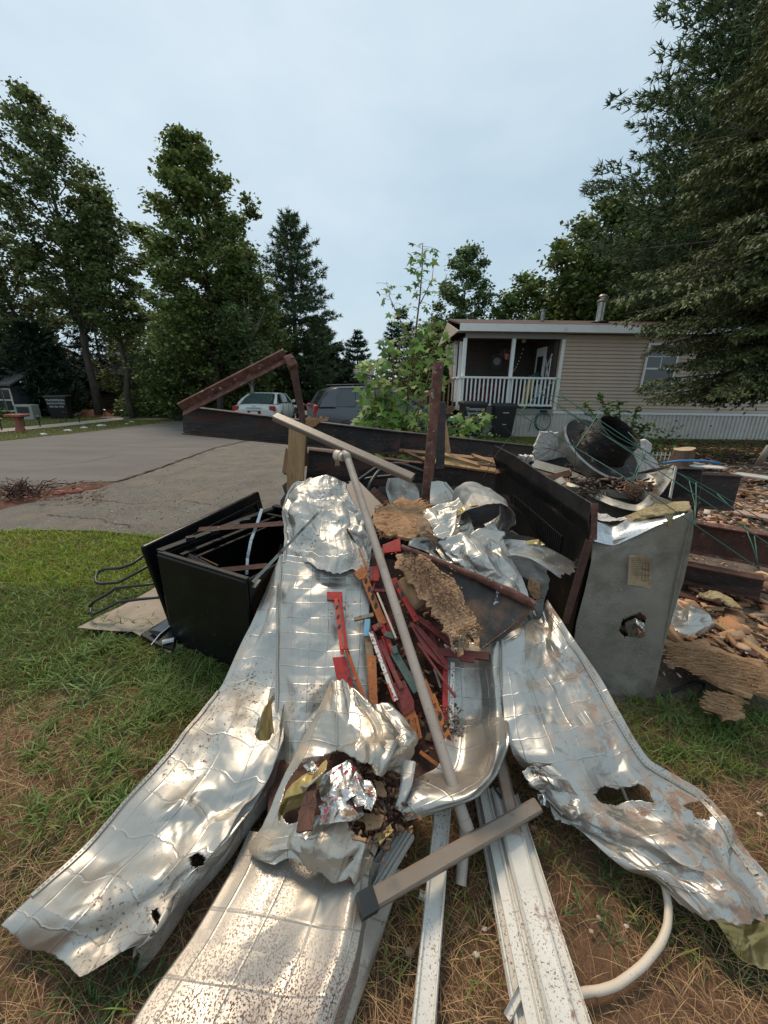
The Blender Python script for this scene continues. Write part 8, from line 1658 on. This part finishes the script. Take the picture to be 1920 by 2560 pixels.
lump('foam_block', 'small yellowish foam piece behind the tip of the black panel', 'foam block', [(1300, 1138), (1330, 1138), (1330, 1162), (1308, 1160)], 2.9, .03, 'foam', 3, 'white foam blocks in the junk')
# junk around the shroud
JK = [((1240, 1180), (1330, 1160), 3.0, 2.9, .05, 'rust', 'rusty strip behind the top of the black panel'), ((1335, 1160), (1445, 1190), 2.75, 2.6, .09, 'tray', 'grey duct piece behind the black panel'), ((1340, 1205), (1425, 1183), 2.5, 2.5, .05, 'darkrust', 'bent rusty channel in front of the duct piece'),
      ((1380, 1215), (1408, 1200), 2.4, 2.4, .05, 'tray', 'short grey channel end beside the tray'), ((1325, 1150), (1480, 1160), 2.9, 2.7, .1, 'char', 'black burnt sheet under the foam block'), ((1440, 1165), (1560, 1215), 2.6, 2.4, .12, 'char', 'charred plate under the shroud rim'),
      ((1490, 1228), (1545, 1200), 2.3, 2.3, .05, 'steel_black', 'small black wedge beneath the shroud'), ((1530, 1205), (1545, 1200), 2.25, 2.22, .02, 'foam', 'little white torn tab beneath the shroud'), ((1250, 1140), (1300, 1150), 3.1, 3.0, .06, 'tray', 'grey flap at the tip of the black panel'),
      ((1565, 1225), (1640, 1232), 2.25, 2.2, .04, 'pinkfoam', 'clump of brown insulation in the tray')]
for i, (a, b2, Y0, Y1, w_, m_, lb_) in enumerate(JK): solid_lumber('scrap_piece', lb_, P(*a, Y0), P(*b2, Y1), w_, .012, m_, seed=60 + i, up=(0, -.6, 1), group='scrap under the charred shroud', cat='scrap', jag=.15)
chips('burnt_scraps', 300, lambda: P(random.uniform(1440, 1650), random.uniform(1195, 1238), random.uniform(2.15, 2.25)), (.015, .045), [(.03, .02, .02), (.12, .06, .04), (.25, .2, .16), (.3, .2, .14)], flat=.8)
chips('wool_tufts', 260, lambda: P(random.gauss(1600, 22), random.gauss(1222, 9), 2.1), (.01, .035), [(.4, .22, .14), (.3, .15, .09)], flat=.9)
# green wire cage
t = thing('wire_cage', 'long green wire plant cage lying over the right side of the heap', 'wire cage', P(1600, 1220, 1.9))
W_ = [[(1295, 1032, 2.2), (1440, 1120, 2.1), (1582, 1206, 1.8), (1733, 1309, 1.62), (1899, 1423, 1.55)], [(1352, 984, 2.4), (1560, 1120, 2.1), (1742, 1240, 1.8), (1930, 1366, 1.6)], [(1391, 980, 2.5), (1540, 1078, 2.2), (1677, 1171, 2.0), (1950, 1345, 1.8)], [(1380, 1008, 2.5), (1600, 1140, 2.2), (1745, 1206, 2.0), (1960, 1330, 1.9)],
      [(1302, 1028, 2.2), (1352, 982, 2.35), (1395, 945, 2.5), (1400, 980, 2.4)], [(1352, 984, 2.4), (1420, 1000, 2.3), (1540, 1090, 2.2), (1660, 1150, 2.1)], [(1506, 1018, 2.3), (1480, 1060, 2.2), (1440, 1118, 2.1)]]
for pts in W_:
    pts = [P(*q_) for q_ in pts]; MB().tube([Vector(p) for p in crspline([tuple(p) for p in pts], 24)], .0024, 5).build('long_wire', 'wire', t, smooth=True)
for pts in ([(1578, 1206, 1.79), (1600, 1150, 1.9), (1610, 1120, 2.0)], [(1582, 1206, 1.79), (1596, 1175, 1.85), (1617, 1125, 2.0)], [(1723, 1203, 1.95), (1737, 1260, 1.8), (1735, 1309, 1.62)], [(1740, 1206, 1.9), (1740, 1260, 1.8), (1737, 1312, 1.62)], [(1858, 1305, 1.7), (1880, 1360, 1.6), (1898, 1422, 1.55)], [(1886, 1340, 1.65), (1896, 1423, 1.55)], [(1793, 1235, 1.9), (1830, 1270, 1.8)], [(1600, 1110, 2.1), (1570, 1080, 2.2)]):
    MB().tube([P(*q_) for q_ in pts], .0022, 5).build('cross_wire', 'wire', t, smooth=True)
for i, (pts, lb_) in enumerate([(([(1305, 1165, 2.8), (1340, 1120, 2.6), (1400, 1130, 2.5), (1480, 1190, 2.3)]), 'thin dark wire looping over the left foam block'), ([(1385, 1128, 2.5), (1430, 1100, 2.4), (1440, 1150, 2.3), (1420, 1200, 2.3)], 'second dark wire in front of the foam block'), ([(1205, 1200, 2.8), (1245, 1130, 2.9), (1305, 1060, 3.0)], 'thin wire rising behind the black panel tip'), ([(1255, 1060, 3.2), (1290, 1100, 3.1)], 'short stray wire above the black beam')]):
    tag(MB().tube([Vector(p) for p in crspline([tuple(P(*q_)) for q_ in pts], 16)], .0022, 5).build('loose_wire', 'cable', smooth=True), lb_, 'wire', 'loose wires around the junk')
# black hoses behind the centre
for pts, lb_ in (([(868, 1222, 2.7), (905, 1195, 2.75), (950, 1165, 2.8), (1000, 1160, 2.85), (1060, 1180, 2.8)], 'black hose curving under the downspout, upper one'), ([(918, 1240, 2.55), (925, 1210, 2.6), (945, 1180, 2.7), (965, 1170, 2.8)], 'black hose bending down beside the pipe'), ([(870, 1208, 2.9), (930, 1195, 2.9), (980, 1190, 2.9)], 'lower black hose behind the pipe')):
    tag(MB().tube([Vector(p) for p in crspline([tuple(P(*q_)) for q_ in pts], 20)], .014, 8).build('black_hose', 'cable', smooth=True), lb_, 'hose', 'black hoses under the beams')
# fillers behind the sheets: planks, and black sheets standing in for gap shade
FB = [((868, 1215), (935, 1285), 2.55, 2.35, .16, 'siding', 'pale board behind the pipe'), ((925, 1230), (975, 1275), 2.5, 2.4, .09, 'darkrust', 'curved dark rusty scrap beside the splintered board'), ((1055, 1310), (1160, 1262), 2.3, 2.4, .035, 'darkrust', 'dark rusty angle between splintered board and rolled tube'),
      ((740, 1250), (1010, 1290), 2.75, 2.75, .3, 'steel_black', 'black filler for the shaded gap behind the centre sheet'), ((980, 1250), (1290, 1290), 2.7, 2.7, .3, 'steel_black', 'black filler for the shaded gap behind the rolled tube'), ((1240, 1330), (1240, 1480), 2.3, 2.0, .5, 'steel_black', 'black filler for the shaded gap under the white-topped sheet'), ((930, 1330), (1250, 1360), 2.3, 2.3, .2, 'steel_black', 'black filler for the shaded gap below the splintered board'),
      ((700, 1290), (930, 1340), 2.9, 2.9, .6, 'steel_black', 'broad black filler for the shaded gap behind the centre sheet'), ((950, 1330), (1250, 1330), 2.9, 2.9, .75, 'steel_black', 'broad black filler for the shaded gap behind the rolled tube')]
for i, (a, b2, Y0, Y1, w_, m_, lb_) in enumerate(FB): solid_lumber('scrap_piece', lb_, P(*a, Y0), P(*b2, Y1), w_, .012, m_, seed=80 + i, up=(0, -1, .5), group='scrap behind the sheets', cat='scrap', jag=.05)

# ================================================================== WHITE VINYL STRIPS, HOSE, SMALL THINGS IN FRONT
def vinyl(name, label, p0, p1, w_, ribs, m='vinyl', h_=.018, group='white vinyl trim strips'):
    p0, p1 = Vector(p0), Vector(p1); prof = [(-w_ / 2, 0)]; top = []
    k = len(ribs)
    for (f, hh) in ribs: top.append((w_ * (f - .5), hh))
    prof = [(-w_ / 2, 0), (w_ / 2, 0)] + top[::-1]; return tag(MB().sweep(p0, p1, prof, up=(0, 0, 1)).build(name, m), label, 'vinyl strip', group)
rib1 = [(0, .004), (.06, .016), (.1, .016), (.14, .006), (.8, .006), (.86, .016), (.94, .016), (1, .004)]
rib2 = [(0, .004), (.04, .02), (.12, .02), (.15, .008), (.26, .008), (.29, .02), (.37, .02), (.4, .008), (.52, .008), (.55, .02), (.6, .02), (.64, .008), (1, .006)]
rib3 = [(0, .006), (.08, .014), (.14, .005), (.86, .005), (.92, .014), (1, .005)]
vinyl('vinyl_strip', 'single white strip running to the bottom edge, left of the bundle', Z(1108, 2010, .10), Z(1052, 2640, .02), .058, rib1)
vinyl('vinyl_strip', 'ridged white strip forming the left side of the bundle', Z(1222, 1975, .07), Z(1372, 2640, .05), .075, rib2)
vinyl('vinyl_strip', 'wide flat white strip on top of the bundle with brown stain', Z(1252, 1975, .095), Z(1428, 2640, .075), .07, rib3)
vinyl('vinyl_strip', 'narrow white strip at the right side of the bundle', Z(1278, 1990, .06), Z(1475, 2640, .045), .05, rib1)
vinyl('vinyl_strip', 'brown-stained strip at the upper right of the bundle', Z(1250, 1900, .13), Z(1290, 2085, .10), .045, rib3, m=mat('stained_vinyl', [(.3, .17, .12), (.5, .38, .3)], 8, .7, bump=.2))
vinyl('vinyl_strip', 'lower strip peeking out left of the bundle', Z(1205, 1990, .03), Z(1330, 2640, .02), .06, rib1)
vinyl('vinyl_strip', 'short ribbed strip beside the crumpled sheet', Z(1020, 2085, .08), Z(895, 2290, .07), .05, rib2)
vinyl('vinyl_strip', 'second short strip under the ribbed one', Z(998, 2100, .05), Z(870, 2300, .04), .06, rib1)
vinyl('vinyl_scrap', 'small broken white strip at the bottom edge left of the bundle', Z(1312, 2462, .05), Z(1268, 2545, .02), .02, rib3)
vinyl('vinyl_scrap', 'small white scrap on the grass left of the single strip', Z(1048, 2238, .02), Z(1072, 2248, .02), .02, rib3)
pts = [Z(1648, 2180, .09), Z(1662, 2215, .07), Z(1671, 2265, .05), Z(1668, 2315, .035), Z(1650, 2360, .025), Z(1605, 2415, .02), Z(1545, 2460, .018), Z(1500, 2476, .018), Z(1465, 2480, .02), Z(1428, 2490, .03)]
tag(MB().tube([Vector(p) for p in crspline([tuple(p) for p in pts], 40)], .0105, 12).build('plastic_hose', 'cream', smooth=True), 'cream plastic hose curving over the dry grass, lower right', 'hose')
tag(MB().tube([Vector(p) for p in crspline([tuple(Z(a, b2, z_)) for a, b2, z_ in ((1212, 1915, .12), (1240, 1975, .11), (1275, 2020, .1), (1300, 2052, .09))], 14)], .004, 6).build('black_cable', 'cable', smooth=True), 'thin black cable crossing the top of the strip bundle', 'cable')
tag(MB().tube([Vector(p) for p in crspline([tuple(Z(a, b2, z_)) for a, b2, z_ in ((1545, 1940, .09), (1555, 1970, .07), (1572, 2010, .03))], 14)], .006, 6).build('white_rod', 'vinyl', smooth=True), 'short white rod inside the hole of the right sheet', 'rod')
tag(MB().tube([Vector(p) for p in crspline([tuple(Z(a, b2, z_)) for a, b2, z_ in ((1655, 1738, .02), (1690, 1725, .02), (1740, 1705, .03), (1762, 1712, .03), (1750, 1735, .02), (1712, 1750, .02))], 24)], .008, 6).build('black_cable', 'cable', smooth=True), 'black cable loop on the bare ground right of the casing', 'cable')
t = thing('crumpled_end', 'crumpled silver and beige scrap at the upper end of the lower downspout', 'metal scrap', Z(1365, 2000, .02))
msheet('foil_lump', [L([(1340, 1985), (1358, 1980), (1372, 1995)], z=[.15, .17, .14]), L([(1345, 2015), (1362, 2012), (1375, 2020)], z=[.13, .16, .12])], t, ['galv_bright', 'alu_back'], 24, 24, 420, amp=.01, dents=8, dr=(.01, .03), da=.014, pillow=0)
msheet('beige_flap', [L([(1368, 2000), (1400, 1998), (1440, 2030)], z=[.13, .14, .1]), L([(1385, 2055), (1405, 2060), (1430, 2062)], z=[.06, .08, .06])], t, ['foam', 'alu_back'], 30, 30, 421, amp=.01, dents=8, dr=(.02, .05), da=.014, pillow=0, jag=(.08, .08, .05, .1))
def stone(a, b2, s, m, lb_, name='stone', cat='stone', group=None, fl_=.6):
    s *= .75 if cat == 'debris chip' else 1
    c = Z(a, b2, s * .3); b = MB(); k = 9; vs = [(c.x, c.y, c.z + s * fl_ * .6)]
    for rr, zz in ((.6, .45), (1, 0), (.8, -.5)):
        for j in range(k): an = 6.283 * j / k; q_ = s * rr * random.uniform(.85, 1.1); vs.append((c.x + q_ * math.cos(an) * 1.15, c.y + q_ * math.sin(an) * .85, c.z + s * zz * fl_))
    fs = [(0, 1 + j, 1 + (j + 1) % k) for j in range(k)] + [(1 + r2 * k + j, 1 + (r2 + 1) * k + j, 1 + (r2 + 1) * k + (j + 1) % k, 1 + r2 * k + (j + 1) % k) for r2 in range(2) for j in range(k)]
    return tag(b.add(vs, fs).build(name, m, smooth=True), lb_, cat, group)
stone(1024, 2379, .013, 'rock', 'round tan pebble left of the single white strip'); stone(1498, 2293, .009, 'rock', 'small tan pebble right of the strip bundle'); stone(1478, 2328, .007, 'rock', 'smaller pebble just below the tan one')
stone(806, 2200, .02, 'pinkfoam', 'pink insulation lump on the speckled sheet', 'insulation_lump', 'insulation'); bpy.data.objects['insulation_lump'].location.z += .14; bpy.data.objects['insulation_lump'].location += (C0 - bpy.data.objects['insulation_lump'].location) * .0
for i, (a, b2, s, m_, lb_) in enumerate([(1720, 1865, .016, 'osb', 'tan wood chunk on the green grass at right'), (1840, 1862, .014, 'brickred', 'reddish chip on the green grass at right'), (1566, 2315, .009, 'foam', 'small white fleck below the torn sheet'), (1212, 2322, .01, 'foam', 'white fleck between the strips'), (1190, 2386, .012, 'foam', 'white shell-like flake between the strips, lower one'),
    (1900, 2035, .014, 'foam', 'white chip at the right edge of the dry grass'), (1888, 1935, .012, 'osb', 'small orange chip near the right edge'), (1336, 2068, .014, 'pinkfoam', 'pink chip beside the strip bundle'), (1372, 2105, .008, 'rock', 'tiny pebble right of the bundle top'), (1895, 2005, .01, 'rock', 'little tan stone near the right edge')]):
    stone(a, b2, s, m_, lb_, 'ground_chip', 'debris chip', 'loose chips on the front grass')

# ================================================================== DEBRIS FIELD ON THE RIGHT
def inreg(x0, x1, y0, y1):
    def f(): 
        p = G(random.uniform(x0, x1), y0 + (y1 - y0) * random.random()); p.z = random.uniform(.05, .09); return p
    return f
PK = [(.48, .27, .16), (.55, .34, .2), (.28, .14, .08), (.4, .23, .13), (.5, .42, .34), (.18, .09, .05), (.2, .1, .06), (.45, .27, .2)]
chips('ground_rubble', 1600, inreg(1650, 2000, 1130, 1720), (.008, .035), PK, flat=.4)
chips('ground_rubble', 1500, inreg(1640, 2000, 1125, 1330), (.03, .12), PK, flat=.5)
chips('ground_rubble', 900, inreg(1180, 1700, 1118, 1180), (.03, .1), [(.14, .08, .05), (.3, .18, .12), (.08, .05, .03)], flat=.5)
chips('mulch_twigs', 1600, inreg(1600, 2000, 1105, 1165), (.03, .1), [(.12, .06, .04), (.2, .1, .06), (.07, .04, .03)], flat=.4)
chips('road_crumbs', 500, lambda: (lambda p: Vector((p.x, p.y, p.z + .075)))(G(random.uniform(-40, 270), random.uniform(1212, 1265))), (.01, .05), [(.2, .08, .05), (.3, .15, .1), (.1, .05, .03)], flat=.4)
chips('drive_crumbs', 700, lambda: (lambda p: Vector((p.x, p.y, p.z + .018)))(G(random.uniform(250, 720), random.uniform(1110, 1330))), (.006, .025), [(.08, .06, .04), (.3, .22, .14), (.4, .36, .3)], flat=.3)
LB = [((1668, 1600), (1925, 1700), .05), ]
ragged('splintered_board', [(1655, 1600), (1700, 1605), (1760, 1600), (1800, 1625), (1860, 1640), (1925, 1665), (1930, 1735), (1860, 1735), (1790, 1712), (1750, 1680), (1715, 1670), (1690, 1640)], lambda a, b2: Z(a, b2, .13), .02, 'osb', 'large splintered orange board on the ground at the right edge', 'board', .02, .03, seed=21)
ragged('splintered_board', [(1762, 1735), (1800, 1728), (1850, 1755), (1852, 1790), (1810, 1795), (1765, 1765)], lambda a, b2: Z(a, b2, .10), .02, 'osb', 'small splintered orange board beside the right grass edge', 'board', .02, .02, seed=22)
DF = [((1795, 1560), (1930, 1650), .05, .05, 'wood_new', 'red-brown plank lying under the low beam at the right'), ((1775, 1600), (1840, 1635), .04, .03, 'wood_old', 'short brown plank behind the splintered board'), ((1780, 1455), (1835, 1490), .05, .05, 'wood_new', 'orange board scrap in front of the black beam'), ((1760, 1440), (1770, 1452), .03, .05, 'gold_back', 'orange leaf-like scrap behind the plank'),
      ((1850, 1620), (1890, 1640), .06, .05, 'darkrust', 'dark round wood chunk on the splintered board'), ((1830, 1560), (1925, 1600), .03, .04, 'wood_old', 'thin brown lath near the right edge'), ((1720, 1408), (1745, 1412), .02, .01, 'cutwood', 'pale stick in the shade of the black beam'),
      ((1850, 1185), (1960, 1200), .3, .15, 'skirt', 'pale ribbed panel lying beyond the beams at the right'), ((1735, 1165), (1795, 1168), .25, .1, 'white', 'white block beyond the black beam stubs'), ((1690, 1150), (1750, 1160), .15, .1, 'greysiding', 'grey-green slab before the tree stump'), ((1850, 1225), (1960, 1245), .08, .1, 'wood_old', 'long lath on the pink rubble'), ((1840, 1280), (1930, 1295), .2, .1, 'pinkfoam', 'pink sheet scrap on the rubble under the wire')]
for i, (a, b2, w_, z_, m_, lb_) in enumerate(DF): solid_lumber('debris_board', lb_, Z(*a, z_ + .03), Z(*b2, z_ + .03), w_, .02, m_, seed=120 + i, up=(0, 0, 1), group='boards in the debris field', cat='board', jag=.4)
t = thing('yellow_insulation', 'flattened yellow wool on the low rusty beam at the right', 'insulation', Z(1800, 1500, .1)); msheet('wool', [L([(1745, 1480), (1790, 1478), (1830, 1495)], z=.17), L([(1760, 1495), (1810, 1500), (1860, 1520)], z=.17)], t, ['yellowwool', 'yellowwool'], 50, 30, 430, amp=.01, dents=10, dr=(.02, .05), da=.015, pillow=0, jag=(.15, .15, .2, .2), thick=.02)
t = thing('grey_pipe', 'grey pipe end leaning in from the right edge near the mulch', 'pipe', P(1900, 1160, 5.5)); MB().tube([P(1895, 1162, 5.5), P(1925, 1115, 5.4)], .04, 12).build('pipe', 'galv', t, smooth=True)
for a, b2, s, lb_ in ((190, 1163 + 70, .09, 'dark brown rock on the red dirt'), (150, 1238, .08, 'flat reddish rock on the red dirt, left of the dark one'), (8, 1238, .12, 'pale flat rock at the left edge of the road')): 
    c = G(a, b2); bb = MB().lathe((c.x, c.y, c.z + .03), (0, 0, 1), [(0, s * .5), (s * .6, s * .42), (s, s * .1), (s * .9, -.05)], 8); tag(bb.build('rock', 'rock' if s > .1 else 'brickred'), lb_, 'rock', 'rocks by the road')
def fibres(o, fn, n, ang, ln=(.02, .09), wd=.006, m='osb', lift=.004):
    b = MB(); rn = random.Random(n)
    for k in range(n):
        c = fn(rn) + Vector((0, 0, lift + rn.uniform(0, .008))); a = ang + rn.gauss(0, .22); l_ = rn.uniform(*ln); d = Vector((math.cos(a), math.sin(a), rn.uniform(-.08, .12)))
        b.bar(c - d * l_ / 2, c + d * l_ / 2, wd * rn.uniform(.4, 1.2), .002, w1=.001)
    f = b.build('fibres', m, None); f.location = f.location - o.location; f.parent = o; f['kind'] = 'stuff'
fibres(bpy.data.objects['splintered_board.001'], lambda r2: (lambda t_: Z(1668 + t_ * 250, 1612 + t_ * 60 + r2.uniform(-8, 52 + 20 * t_), .135))(r2.random()), 420, -.35)
fibres(bpy.data.objects['splintered_board.002'], lambda r2: Z(r2.uniform(1768, 1846), r2.uniform(1738, 1788), .105), 120, -.5)
chips('ground_rubble', 160, inreg(1660, 1990, 1450, 1640), (.05, .16), [(.48, .26, .13), (.4, .2, .1), (.25, .13, .07), (.55, .34, .2)], flat=.3)
# twig pile on the red dirt
t = thing('twig_pile', 'dark clump of dry roots on the red dirt at the left', 'twig pile', G(60, 1248)); b = MB(); c = G(62, 1248)
for k in range(90):
    a = random.uniform(0, 6.28); p = c + Vector((random.gauss(0, .12), random.gauss(0, .1), .05)); q_ = p + Vector((math.cos(a) * random.uniform(.1, .35), math.sin(a) * .2, random.uniform(0, .22))); b.tube([p, p.lerp(q_, .5) + Vector((0, 0, .05)), q_], .006, 3)
b.build('twigs', 'darkrust', t)
